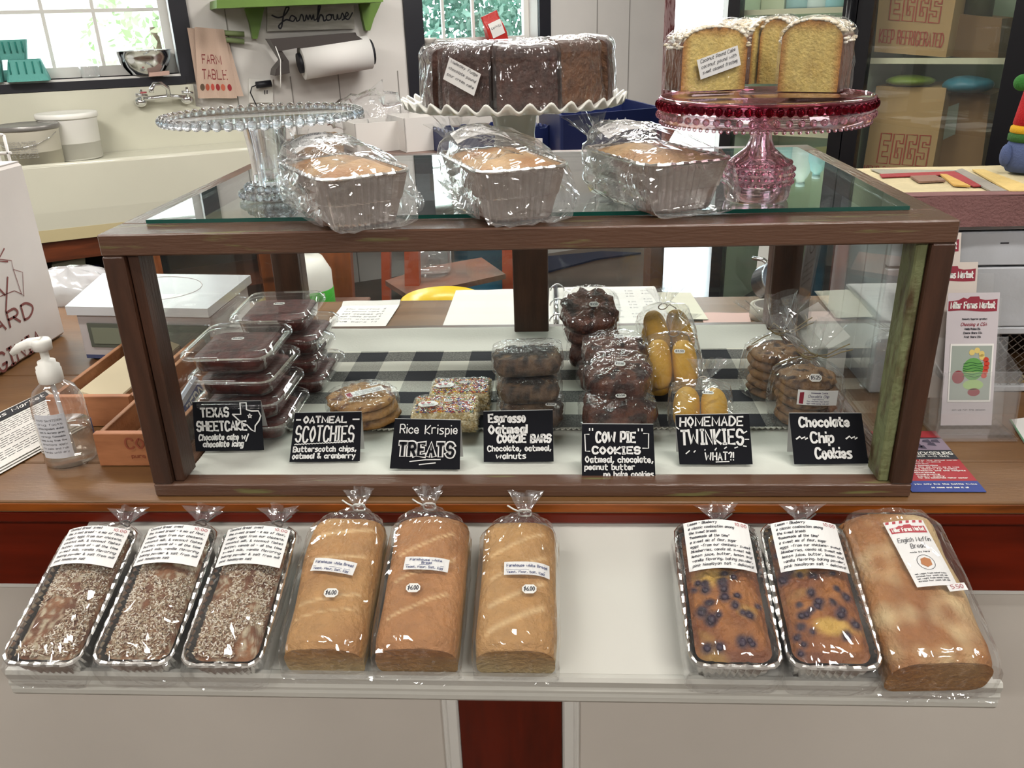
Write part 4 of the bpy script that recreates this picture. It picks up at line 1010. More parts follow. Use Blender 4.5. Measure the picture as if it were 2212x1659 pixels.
# cow pie cookies: chocolate clusters in film
cc_ = (hx('#7a4a36'), hx('#5a3024'), hx('#3a1d16'))
CG = 'wrapped chocolate cow pie cookies'
def cow(label, x, y, z, R, w, h, seed, st=True, l=None):
    return wrapped_block('cow_pie_cookie', label, x, y, z, R, w, l or w*.86, h, cc_, seed, CG, st=(0.004, -.006, h*1.17+.004) if st else None, lump=.0062, sq=2.6, cat='cookie')
cow('chocolate cow pie cookie right behind its sign, lowest in front', .140, .185, z0, RZ(.1) @ RX(.15), .112, .042, 81)
cow('wrapped cow pie cookie second from the front with spoke-like film creases', .146, .232, z0+.040, RZ(-.2) @ RX(.30), .102, .042, 82)
cow('cow pie cookie underneath in the middle of the pile', .135, .330, z0, RZ(.5), .100, .040, 83, st=False)
cow('cow pie cookie in the middle of the pile under thick film', .145, .325, z0+.046, RZ(.2) @ RX(.1), .104, .040, 84, l=.08)
cow('cow pie cookie underneath at the back left of the pile', .115, .445, z0, RZ(.9), .095, .040, 85, st=False)
cow('cow pie cookie resting on the lowest rear one', .110, .440, z0+.047, RZ(.2), .095, .036, 86, st=False)
cow('topmost cow pie cookie leaning upright against the others at the back', .105, .425, z0+.094, RZ(.1) @ RX(.65), .098, .036, 87)

# cream-filled sponge fingers in bags
def sponge(w, l, seed):
    mb = MB(); mb.smooth = True; rings = []; cols = []
    for i in range(17):
        v = i/16; y = -l/2+l*v; e = max(.0, 1-abs(2*v-1)**3.2)**.5
        ring = []; cc = []
        for j in range(24):
            th = 2*pi*j/24; r = w/2*max(.08, e); x, z = r*cos(th), r*sin(th)*.92
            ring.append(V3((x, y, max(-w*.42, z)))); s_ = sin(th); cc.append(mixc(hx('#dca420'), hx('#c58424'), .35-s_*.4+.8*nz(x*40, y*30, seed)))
        rings.append(ring); cols.append(cc)
    mb.loft(rings, True, True, cols=cols); return mb
m_sponge = mat('yellow_sponge', attr='Col', rough=.55, nvar=.1, nscale=120, bump=.12, bscale=200)
def sponge_bag(label, x, y, z, R, cnt, seed, lean=0, st=True, l=.098):
    t = thing('sponge_cake_bag', label, 'cakes', (x, y, z), R, 'bags of yellow sponge cakes')
    w = .042
    for k in range(cnt):
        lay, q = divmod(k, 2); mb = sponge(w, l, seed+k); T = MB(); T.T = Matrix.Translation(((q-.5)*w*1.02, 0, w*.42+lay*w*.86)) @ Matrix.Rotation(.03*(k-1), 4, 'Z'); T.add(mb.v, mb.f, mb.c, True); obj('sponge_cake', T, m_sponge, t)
    hz = w*(.44 if cnt <= 2 else .86)
    keys = [(-l/2-.004, 0, hz*.9, w*1.12, hz*.95, .002), (-l/2+.01, 0, hz, w*1.16, hz*1.15, .003), (l*.1, 0, hz, w*1.2, hz*1.2, .004), (l/2, 0, hz, w*1.1, hz*1.1, .005), (l/2+.016, .004, hz, w*.5, hz*.6, .005), (l/2+.026, .006, hz, .006, .006, .001)]
    bag(t, keys, seed, m=4, n=48, freq=4, mt=m_bagblue, ex=4)
    ruffle(t, 'bag_tail', (.006, l/2+.026, hz), (.3, .8, .6), (1, 0, 0), .006, .026, .038, seed)
    mb = MB(); mb.tube([V3((.006+.0085*cos(q), l/2+.026, hz+.0085*sin(q))) for q in [2*pi*i/12 for i in range(13)]]+[V3((.02, l/2+.03, hz)), V3((.032, l/2+.028, hz-.008)), V3((.036, l/2+.024, hz-.02))], .0011, 5); obj('twine', mb, mat('striped_twine', hx('#c9bfb4'), .8), t)
    if st: sticker(t, (.010, .006, 2*hz*1.14+.003), R3, .018, .008, '$4.50')
    return t
sponge_bag('bag of two yellow sponge cakes right behind the homemade sign', .273, .205, ZI, RZ(-.12) @ RX(.22), 2, 91)
sponge_bag('bag of orange-yellow sponge cakes tilted upright in the middle', .243, .345, ZI+.003, RZ(-.06) @ RX(.62), 4, 92)
sponge_bag('bag of yellow sponge cakes at the back beside the cow pie cookies', .245, .455, ZI+.018, RZ(.12) @ RX(.55), 4, 93, st=False)

# chocolate chip cookies in gathered bags
chc = (hx('#9c7650'), hx('#7d5837'), hx('#3c2318'))
def chip_bag(label, x, y, ang, seed, lab=True):
    t = thing('cookie_bag', label, 'cookies', (x, y, ZI), RZ(ang), 'gathered bags of chocolate chip cookies')
    for k in range(5):
        mb = cookie_mb(.044, .016, *chc, seed+k, lump=.0042, chips=.14, n=36, nr=9); T = MB(); T.T = Matrix.Translation((.003*nz(k, seed), .004*nz(seed, k), .002+k*.0155)); T.add(mb.v, mb.f, mb.c, True); obj('cookie', T, m_food, t)
    mb = MB(); mb.smooth = False; rings = []; n = 64
    for (z, a) in [(0, .044), (.003, .052), (.02, .055), (.04, .055), (.06, .054), (.078, .050), (.088, .040), (.096, .026), (.102, .014), (.106, .008)]:
        ring = []
        for j in range(n):
            th = 2*pi*j/n; c, s_ = cos(th), sin(th); k_ = (abs(c)**3+abs(s_)**3)**(-1/3)
            d = (.0022+.004*max(0, (z-.07)/.04))*(ridge(c*3+seed, s_*3, z*14)-.4)
            if z > .1: d *= .2; k_ = 1
            ring.append(V3(((a*k_+d)*c, (a*k_*.84+d)*s_, z)))
        rings.append(ring)
    mb.loft(rings, True, False); obj('bag', mb, m_bag, t)
    ruffle(t, 'bag_tail', (0, 0, .106), (-.15, .1, 1), (1, 0, 0), .008, .046, .062, seed, lobes=3)
    mb = MB(); q0 = V3((0, 0, .106))
    mb.tube([q0+V3((.0105*cos(q), .0105*sin(q), .0004*q)) for q in [2*pi*i/14 for i in range(15)]], .0012, 5)
    mb.tube([q0+V3(p) for p in ((.01, -.004, 0), (-.004, -.014, .010), (-.018, -.012, .022), (-.024, -.010, .012), (-.012, -.012, .002), (.0, -.012, -.002))], .001, 5)
    mb.tube([q0+V3(p) for p in ((.01, 0, 0), (.024, -.006, .004), (.042, -.008, .016), (.054, -.008, .022))], .0009, 5); mb.tube([q0+V3(p) for p in ((.01, 0, 0), (.024, -.004, -.002), (.044, -.006, .008), (.060, -.006, .012))], .0009, 5)
    mb.tube([q0+V3(p) for p in ((-.01, 0, 0), (-.03, -.004, -.004), (-.052, -.008, -.012))], .0009, 5)
    obj('raffia', mb, mat('raffia_tie', hx('#8f7f5e'), .7), t)
    if lab:
        pt = Patch(.058, .024, lambda a, b: V3((-.026+a, -.0505-.002*(1-((a-.029)/.029)**2)+.0*b, .048+b-.03*a)))
        mb = MB(); pt.sheet(mb, .0006, 8, 1); banner(mb, pt, .003, .009, .002, .022, 1, '', 0, barn=False); mb.mi = 2
        pt.text(mb, 'Homemade Cookie', .019, .043, .019, .0022, width=.0004); pt.text(mb, 'Chocolate Chip', .015, .045, .0125, .0042, width=.0005, slant=.2); pt.text(mb, 'ingredients', .022, .038, .009, .002, width=.0003)
        pt.text(mb, 'flour chocolate chips butter', .014, .046, .0055, .002, width=.0003); pt.text(mb, 'eggs vanilla baking soda salt', .014, .046, .002, .002, width=.0003)
        obj('label', mb, [m_lab, m_maroon, mat('purple_print', hx('#5d5478'), .7)], t)
        sticker(t, (-.001, -.044, .088), RX(radians(50)), .018, .012, '$5.25')
    return t
chip_bag('front bag of chocolate chip cookies with printed label behind its sign', .432, .200, -.02, 95)
chip_bag('bag of chocolate chip cookies hidden behind the labelled one', .410, .305, .3, 99, False)

# ------------------------------------------------------------------ chalkboard tent signs
m_card = mat('black_card', hx('#14151b'), .75, spec=.2); m_cardback = mat('white_card_back', hx('#c4c4c2'), .7)
m_chalk = mat('white_marker', hx('#e8e8e6'), .8)
def tent(name_, label, bl, br, tr, tl, draw, zb=None):
    """corners as photo pixels: the lower edge stands on the case floor, the card leans back"""
    z = ZI-.001 if zb is None else zb
    BL, BR = onz(*bl, z), onz(*br, z)
    e = (BR-BL).normalized(); n = V3((e.y, -e.x, 0)).normalized(); lean = radians(17); nn = (n*cos(lean)+V3((0, 0, 1))*sin(lean)).normalized()
    TL, TR = onP(*tl, BL, nn), onP(*tr, BL, nn)
    t = thing('tent_sign', label, 'sign', (BL+BR)/2, RZ(math.atan2(e.y, e.x)), 'black hand-lettered tent signs')
    pt = Patch.quad(BL, BR, TR, TL); mb = MB(); pt.sheet(mb, .0009, off=-.0009); obj('front_card', mb, m_card, t, world=True)
    back = V3((-n.x, -n.y, 0)).normalized()*.040
    bb = Patch.quad(BR+back*.95+n*-.0, BL+back*.95, TL-n*.0011, TR-n*.0011); mb = MB(); bb.sheet(mb, .0008); obj('back_card', mb, m_cardback, t, world=True)
    mb = MB(); draw(mb, pt, pt.w, pt.h); obj('lettering', mb, [m_chalk, m_card], t, world=True)
    return t
def T_(mb, pt, w, h, s, x0, x1, y, sz, wd=.085, jit=.04, slant=0): pt.text(mb, s, w*x0, w*x1, h*y, h*sz, width=h*wd*.5, jit=jit, slant=slant)
def d1(mb, pt, w, h):
    T_(mb, pt, w, h, 'TEXAS', .12, .52, .70, .17, .08); T_(mb, pt, w, h, 'SHEETCAKE', .05, .77, .42, .18, .08)
    T_(mb, pt, w, h, 'Chocolate cake w/', .06, .78, .23, .11, .055, slant=.2); T_(mb, pt, w, h, 'chocolate icing', .12, .70, .09, .11, .055, slant=.2)
    P = [(.58, .74), (.70, .74), (.70, .97), (.79, .97), (.79, .83), (.86, .80), (.96, .80), (.99, .70), (.96, .60), (.90, .50), (.89, .38), (.84, .42), (.78, .52), (.72, .55), (.68, .60), (.58, .74)]
    pt.stroke(mb, [(w*a, h*b) for a, b in P], h*.028); S = []
    for k in range(11): a = pi/2+2*pi*k/10; r = (.045 if k % 2 == 0 else .02); S.append((w*.83+h*r*cos(a), h*.70+h*r*sin(a)))
    pt.stroke(mb, S, h*.022)
def d2(mb, pt, w, h):
    T_(mb, pt, w, h, 'OATMEAL', .15, .78, .80, .12, .075); T_(mb, pt, w, h, '-', .04, .1, .80, .12, .06); T_(mb, pt, w, h, '-', .88, .97, .80, .12, .06)
    T_(mb, pt, w, h, 'SCOTCHIES', .06, .90, .42, .30, .075)
    pt.stroke(mb, [(w*(.05+.85*i/40), h*(.355+.012*(i % 2)+.04*i/40)) for i in range(41)], h*.018)
    T_(mb, pt, w, h, 'Butterscotch chips,', .04, .94, .21, .10, .05); T_(mb, pt, w, h, 'oatmeal & cranberry', .04, .93, .07, .10, .05)
def outlined(mb, pt, w, h, s, x0, x1, y, sz, a, b):
    mb.mi = 0; pt.text(mb, s, w*x0, w*x1, h*y, h*sz, width=h*a, sp=2.6); mb.mi = 1; pt.text(mb, s, w*x0, w*x1, h*y, h*sz, width=h*b, sp=2.6, off=.0018); mb.mi = 0
def d3(mb, pt, w, h):
    T_(mb, pt, w, h, 'Rice Krispie', .10, .95, .72, .17, .045); outlined(mb, pt, w, h, 'TREATS', .12, .90, .28, .24, .115, .055)
    pt.stroke(mb, [(w*.28, h*.15), (w*.5, h*.19), (w*.72, h*.20)], h*.02); pt.stroke(mb, [(w*.42, h*.09), (w*.65, h*.13)], h*.02)
def d4(mb, pt, w, h):
    T_(mb, pt, w, h, 'Espresso', .08, .60, .79, .15, .085); T_(mb, pt, w, h, 'Oatmeal', .08, .62, .57, .15, .085); T_(mb, pt, w, h, 'COOKIE BARS', .20, .96, .39, .14, .085, slant=.05)
    T_(mb, pt, w, h, 'Chocolate, oatmeal,', .06, .96, .22, .10, .05); T_(mb, pt, w, h, 'walnuts', .18, .60, .07, .10, .05)
def d5(mb, pt, w, h):
    T_(mb, pt, w, h, '"', .11, .15, .80, .12, .05); T_(mb, pt, w, h, 'COW PIE', .20, .74, .67, .18, .085); T_(mb, pt, w, h, '"', .79, .84, .80, .12, .05); T_(mb, pt, w, h, 'COOKIES', .15, .80, .45, .12, .08)
    pt.stroke(mb, [(w*.10, h*.81), (w*.04, h*.81), (w*.05, h*.49), (w*.11, h*.49)], h*.02); pt.stroke(mb, [(w*.86, h*.83), (w*.93, h*.83), (w*.92, h*.55), (w*.84, h*.55)], h*.02)
    T_(mb, pt, w, h, 'Oatmeal, chocolate,', .05, .97, .28, .11, .05); T_(mb, pt, w, h, 'peanut butter', .04, .72, .14, .10, .05); T_(mb, pt, w, h, 'no bake cookies', .30, .97, .005, .10, .05)
def d6(mb, pt, w, h):
    T_(mb, pt, w, h, 'HOMEMADE', .05, .90, .78, .17, .07, slant=.08); T_(mb, pt, w, h, 'TWINKIES', .05, .89, .41, .28, .095); T_(mb, pt, w, h, 'WHAT?!', .36, .74, .09, .15, .055, slant=.05)
    pt.stroke(mb, [(w*.5, h*.05), (w*.68, h*.06)], h*.02)
    for a, b, c, d in [(.10, .22, .15, .28), (.21, .25, .23, .28), (.36, .29, .365, .30), (.50, .29, .52, .33), (.63, .32, .66, .35), (.77, .33, .81, .35), (.89, .37, .93, .36), (.92, .50, .97, .50), (.90, .62, .95, .66), (.03, .72, .0, .76), (.2, .75, .18, .79)]: pt.stroke(mb, [(w*a, h*b), (w*c, h*d)], h*.022)
def d7(mb, pt, w, h):
    T_(mb, pt, w, h, 'Chocolate', .12, .80, .75, .17, .085, slant=.05); T_(mb, pt, w, h, 'Chip', .26, .56, .43, .19, .085); T_(mb, pt, w, h, 'Cookies', .30, .78, .12, .19, .09)
    for x in (.06, .74): pt.stroke(mb, [(w*(x+dx), h*(.50+dy)) for dx, dy in ((0, 0), (.05, .05), (.07, .01), (.12, .04), (.12, -.01), (.15, .02))], h*.03)
tent('t', 'Texas sheetcake tent sign with a drawn state outline, leftmost sign', (423, 975), (570, 972), (563, 866), (415, 869), d1)
tent('t', 'Oatmeal Scotchies tent sign in front of the flat wrapped cookies', (625, 998), (777, 996), (781, 890), (637, 892), d2)
tent('t', 'Rice Krispie Treats tent sign with outlined letters', (842, 1012), (993, 1014), (995, 908), (853, 905), d3)
tent('t', 'Espresso Oatmeal Cookie Bars tent sign', (1045, 998), (1196, 997), (1194, 886), (1044, 889), d4)
tent('t', 'Cow Pie Cookies tent sign sunk behind the front rail', (1257, 1030), (1416, 1030), (1411, 917), (1257, 916), d5, zb=.0185)
tent('t', 'Homemade Twinkies tent sign with dashes around the name', (1468, 1003), (1626, 1003), (1618, 894), (1459, 897), d6)
tent('t', 'Chocolate Chip Cookies tent sign, rightmost sign', (1716, 1003), (1876, 1001), (1861, 893), (1705, 893), d7)

# ------------------------------------------------------------------ cake stands on the glass top
ZT = HC+.006
def glassmat(name, col, rough=.02, ior=1.45):
    if name in MT: return MT[name]
    m = bpy.data.materials.new(name); m.use_nodes = True; MT[name] = m; nt = m.node_tree; N = nt.nodes; L = nt.links; N.clear()
    out = N.new('ShaderNodeOutputMaterial'); g = N.new('ShaderNodeBsdfGlass'); g.inputs['IOR'].default_value = ior; g.inputs['Roughness'].default_value = rough; g.inputs['Color'].default_value = (*col, 1)
    t = N.new('ShaderNodeBsdfTransparent'); t.inputs[0].default_value = (*mixc(col, (1, 1, 1), .3), 1); m_ = N.new('ShaderNodeMixShader'); m_.inputs[0].default_value = .25
    L.new(g.outputs[0], m_.inputs[1]); L.new(t.outputs[0], m_.inputs[2]); L.new(m_.outputs[0], out.inputs[0]); return m
m_crystal = glassmat('clear_pressed_glass', (.97, .985, 1), ior=1.40)
m_pinkg = glassmat('pink_pressed_glass', hx('#f7e2e8'), ior=1.36); m_deepred = glassmat('ruby_pink_glass', hx('#cc7c90'), ior=1.38)
# clear candlewick stand
t = thing('clear_cake_stand', 'empty clear glass cake stand with beaded edge on the left of the case', 'cake stand', (-.361, .2, ZT))
zp = .112; R0 = .132
mb = MB(); mb.lathe([(.001, zp), (R0-.012, zp), (R0-.006, zp+.003), (R0-.003, zp+.002), (R0-.004, zp-.003), (R0-.014, zp-.005), (.03, zp-.006), (.001, zp-.006)], 64, cap=False); obj('plate', mb, m_crystal, t)
mb = MB()
for i in range(56): a = 2*pi*i/56; mb.sphere(((R0+.002)*cos(a), (R0+.002)*sin(a), zp+.001), .0066, 10, 7)
o = obj('rim_beads', mb, m_crystal, t); o['kind'] = 'stuff'
mb = MB(); mb.lathe([(.034, zp-.006), (.030, zp-.016), (.026, zp-.05), (.025, zp-.075), (.028, .018), (.042, .010), (.044, .004), (.040, .0005), (.02, .0005), (.018, .012), (.019, .06), (.022, zp-.02), (.026, zp-.007)], 40, cap=False); obj('stem', mb, m_crystal, t)
mb = MB()
for (rr, zz, nn_) in ((.044, .007, 26), (.035, .016, 22)):
    for i in range(nn_): a = 2*pi*i/nn_; mb.sphere((rr*cos(a), rr*sin(a), zz), .0058, 8, 6)
o = obj('foot_beads', mb, m_crystal, t); o['kind'] = 'stuff'
# white milk glass stand with crimped rim
m_milk = mat('milk_glass', hx('#e3e2da'), .15, coat=.4)
t = thing('milk_glass_cake_stand', 'white milk glass cake stand with crimped ruffle rim', 'cake stand', (-.014, .314, ZT))
zp = .112; mb = MB(); mb.smooth = True; n = 288; rings = []
for (r, z, am) in [(.002, zp, 0), (.12, zp, 0), (.143, zp, 0), (.150, zp+.001, .2), (.158, zp+.004, .7), (.165, zp+.007, 1), (.167, zp+.0065, 1), (.166, zp+.003, 1), (.158, zp-.001, .7), (.150, zp-.004, .2), (.12, zp-.007, 0), (.03, zp-.009, 0)]:
    rings.append([V3(((r+.002*am*cos(36*2*pi*j/n))*cos(2*pi*j/n), (r+.002*am*cos(36*2*pi*j/n))*sin(2*pi*j/n), z+.0055*am*cos(36*2*pi*j/n))) for j in range(n)])
mb.loft(rings, True, True); obj('plate', mb, m_milk, t)
mb = MB(); mb.lathe([(.045, zp-.008), (.034, zp-.02), (.030, zp-.045), (.033, .04), (.05, .016), (.065, .006), (.066, 0), (.02, 0)], 40, cap=False); obj('stem', mb, m_milk, t)
# pink hobnail stand
PC = V3((.311, .117, ZT)); t = thing('pink_cake_stand', 'pink pressed glass cake stand with hobnail edge on the right', 'cake stand', PC)
zp = .127; R0 = .1305
mb = MB(); mb.lathe([(.001, zp), (R0-.004, zp), (R0-.002, zp+.004), (R0+.001, zp+.003), (R0, zp-.001), (.03, zp-.004), (.001, zp-.004)], 64, cap=False); obj('plate', mb, m_pinkg, t)
mb = MB(); mb.lathe([(R0-.002, zp+.003), (R0+.001, zp+.001), (R0+.001, zp-.009), (R0-.002, zp-.010), (R0-.004, zp-.002)], 64, cap=False); obj('red_band', mb, m_deepred, t)
mb = MB()
for i in range(72): a = 2*pi*i/72; mb.sphere(((R0+.0005)*cos(a), (R0+.0005)*sin(a), zp-.006), .0048, 8, 6, (1, 1, 1.1))
o = obj('rim_beads', mb, m_deepred, t); o['kind'] = 'stuff'
mb = MB(); mb.lathe([(R0-.002, zp-.010), (R0+.0005, zp-.012), (R0-.001, zp-.026), (R0-.005, zp-.027), (R0-.006, zp-.012)], 72, cap=False); obj('skirt', mb, m_pinkg, t)
mb = MB()
for i in range(60): a = 2*pi*i/60; mb.sphere(((R0)*cos(a), (R0)*sin(a), zp-.018), .0042, 8, 6)
for i in range(90): a = 2*pi*i/90; mb.sphere(((R0-.003)*cos(a), (R0-.003)*sin(a), zp-.0275), .0028, 6, 5)
o = obj('skirt_beads', mb, m_pinkg, t); o['kind'] = 'stuff'
mb = MB(); mb.lathe([(.013, zp-.004), (.0165, zp-.016), (.017, zp-.030), (.013, zp-.034), (.0135, .078), (.018, .066), (.030, .056), (.041, .048), (.044, .040), (.043, .02), (.041, .004), (.039, .0005), (.034, .0005), (.037, .03), (.035, .042), (.02, .054), (.008, .07), (.008, zp-.005)], 40, cap=False); obj('stem', mb, m_pinkg, t)
mb = MB()
for k, (rr, zz) in enumerate([(.0445, .040), (.0445, .032), (.044, .024), (.040, .048)]):
    for i in range(34): a = 2*pi*(i+.5*k)/34; mb.sphere((rr*cos(a), rr*sin(a), zz), .0026, 6, 5)
o = obj('hobnails', mb, m_pinkg, t); o['kind'] = 'stuff'

# ------------------------------------------------------------------ cake slices on the stands
def slice_cake(name, label, ctr, zb, ang, a_half, r0, r1, h, side, seed, cut, crust, top, group, frost=0, lab=None, mt=None):
    """one wedge of a ring cake: arc from -a_half to a_half about direction ang"""
    t = thing(name, label, 'cake slice', V3((ctr[0], ctr[1], zb)), RZ(ang), group)
    mb = MB(); mb.smooth = True; rings = []; cols = []; na = 14
    def ringpts(al, k):   # closed outline in (r,z): inner bottom, outer bottom, outer top, inner top
        P = []
        for i in range(8): P.append((r0+(r1-r0)*i/8, 0))
        for i in range(7): P.append((r1-.004*(i/7)**2, h*(.85)*i/7))
        for i in range(5): a = i/5*pi/2; P.append((r1-.012+.012*cos(a)-.002, h-.015+.015*sin(a)))
        for i in range(6): P.append((r1-.014-(r1-r0-.028)*i/6, h+.004*sin(pi*i/6)))
        for i in range(5): a = pi/2+i/5*pi/2; P.append((r0+.012+.012*cos(a), h-.015+.015*sin(a)))
        for i in range(6): P.append((r0, h*.85*(1-i/6)))
        return P
    for q in range(na+1):
        al = -a_half+2*a_half*q/na; ring = []; cc = []
        for (r, z) in ringpts(al, q):
            o = .0012*nz(al*20*r*8, z*60, seed+r*30); ring.append(V3(((r+o)*cos(al), (r+o)*sin(al), max(0, z+o*.7))))
            c = crust
            if z > h*.86: c = mixc(crust, top, .9 if frost else .5)
            if frost and z > h*.70 and nz(al*30, z*90, seed) > -.05: c = top
            cc.append(mixc(c, (c[0]*.55, c[1]*.5, c[2]*.5), .4+1.2*nz(al*25, z*50, seed+2)))
        rings.append(ring); cols.append(cc)
    mb.loft(rings, False, False, cols=cols)
    for s in (0, na):   # cut faces, gridded
        al = -a_half if s == 0 else a_half
        P = ringpts(al, s); cx = (r0+r1)/2; m_ = 9; rr = []; c2 = []
        for u in range(m_):
            k = 1-u/m_*.97; rr.append([V3(((cx+(r-cx)*k)*cos(al), (cx+(r-cx)*k)*sin(al), (z-h*.5)*k+h*.5)) for r, z in P])
            c2.append([mixc(mixc(crust, cut, min(1, u/1.2)), (cut[0]*.8, cut[1]*.7, cut[2]*.5), .3+1.1*nz(r*60*k, z*60*k, seed+5)) for r, z in P])
        mb.loft(rr, False, True, cols=c2)
    obj('slice', mb, mt or m_food, t)
    # film
    m2 = MB(); m2.smooth = False; rings = []
    for q in range(-1, na+2):
        al = (-a_half-.03+(2*a_half+.06)*(q+1)/(na+2)); end = q in (-1, na+1); ring = []
        for (r, z) in ringpts(al, q):
            rr_ = r+(.0025 if r > (r0+r1)/2 else -.0025); zz = z+(.003 if z > h*.5 else 0)
            w = .0035*(ridge(al*7+seed, z*34, r*40)-.35)
            ring.append(V3(((rr_+w)*cos(al), (rr_+w)*sin(al), max(0, zz+w*.6))))
        rings.append(ring)
    m2.loft(rings, True, True); obj('cling_wrap', m2, m_cling, t)
    if frost:
        f = MB(); rnd = random.Random(seed)
        for i in range(260):
            al = rnd.uniform(-a_half, a_half); r = rnd.uniform(r0+.006, r1+.002); z = h+.003 if r < r1-.008 else h*rnd.uniform(.80, 1); p = V3((r*cos(al), r*sin(al), z)); f.col = mixc(hx('#ece6da'), hx('#c9b898'), rnd.random()*.8); f.sphere(p, rnd.uniform(.0018, .0042), 6, 4, (1, 1, .6))
        o = obj('coconut_icing', f, mat('coconut', attr='Col', rough=.8), t); o['kind'] = 'stuff'
    if lab: lab(t)
    return t
cz_ = ZT+.113
choc = (hx('#5a3322'), hx('#4a281b'), hx('#34190f'))
def flat_note(t, c, R, w, h, lines, ink=1, size=.0036):
    pt = Patch.quad(*[V3(c)+R @ V3(q) for q in ((-w/2, -h/2, 0), (w/2, -h/2, 0), (w/2, h/2, 0), (-w/2, h/2, 0))]); mb = MB(); pt.sheet(mb, .0005); hand_note(mb, pt, lines, w*.07, w*.92, h*.95, h*.92/(len(lines)+.2), size, .0006); obj('handwritten_note', mb, [m_lab, m_ink], t)
def faceR(al, tilt):   # plane facing outward at angle al, rotated by tilt in its plane
    out = V3((cos(al), sin(al), 0)); up = V3((0, 0, 1)); right = up.cross(out)
    return Matrix((right[:], up[:], out[:])).transposed() @ Matrix.Rotation(tilt, 3, 'Z')
WC = (-.014, .314)
def lab1(t): flat_note(t, (.1475, .004, .045), faceR(0, -.42), .052, .030, ['Wellesley Fudge', 'chocolate pound', 'sour cream cake'])
angs = [(-160, .26, 0, -.004), (-116, .27, 1, .002), (-80, .30, 0, .012), (-44, .29, 0, .004), (-8, .25, 0, .008), (32, .26, 0, .004), (72, .27, 0, .002), (110, .27, 0, .0), (152, .24, 0, .004)]
SL = ['chocolate cake slice at the left edge of the white stand', 'chocolate cake slice with a slanted handwritten note, front left', 'chocolate cake slice at the very front of the white stand', 'lighter brown chocolate cake slice front right on the white stand', 'chocolate cake slice at the right edge of the white stand', 'chocolate cake slice at the back right of the white stand', 'chocolate cake slice at the back of the white stand', 'chocolate cake slice at the back left of the white stand', 'chocolate cake slice on the left behind the edge slice']
for k, (a, hf, l, dr) in enumerate(angs):
    cu = hx('#7a5130') if k in (3, 4) else choc[0]
    slice_cake('chocolate_cake_slice', SL[k], (WC[0]+dr*cos(radians(a)), WC[1]+dr*sin(radians(a))), cz_, radians(a), hf, .062, .140, [.078, .080, .079, .083, .084, .082, .080, .078, .080][k], 0, 100+k, cu, mixc(choc[1], cu, .8 if k == 3 else .1), choc[2], 'wrapped chocolate cake slices', lab=lab1 if l else None, mt=m_choc)
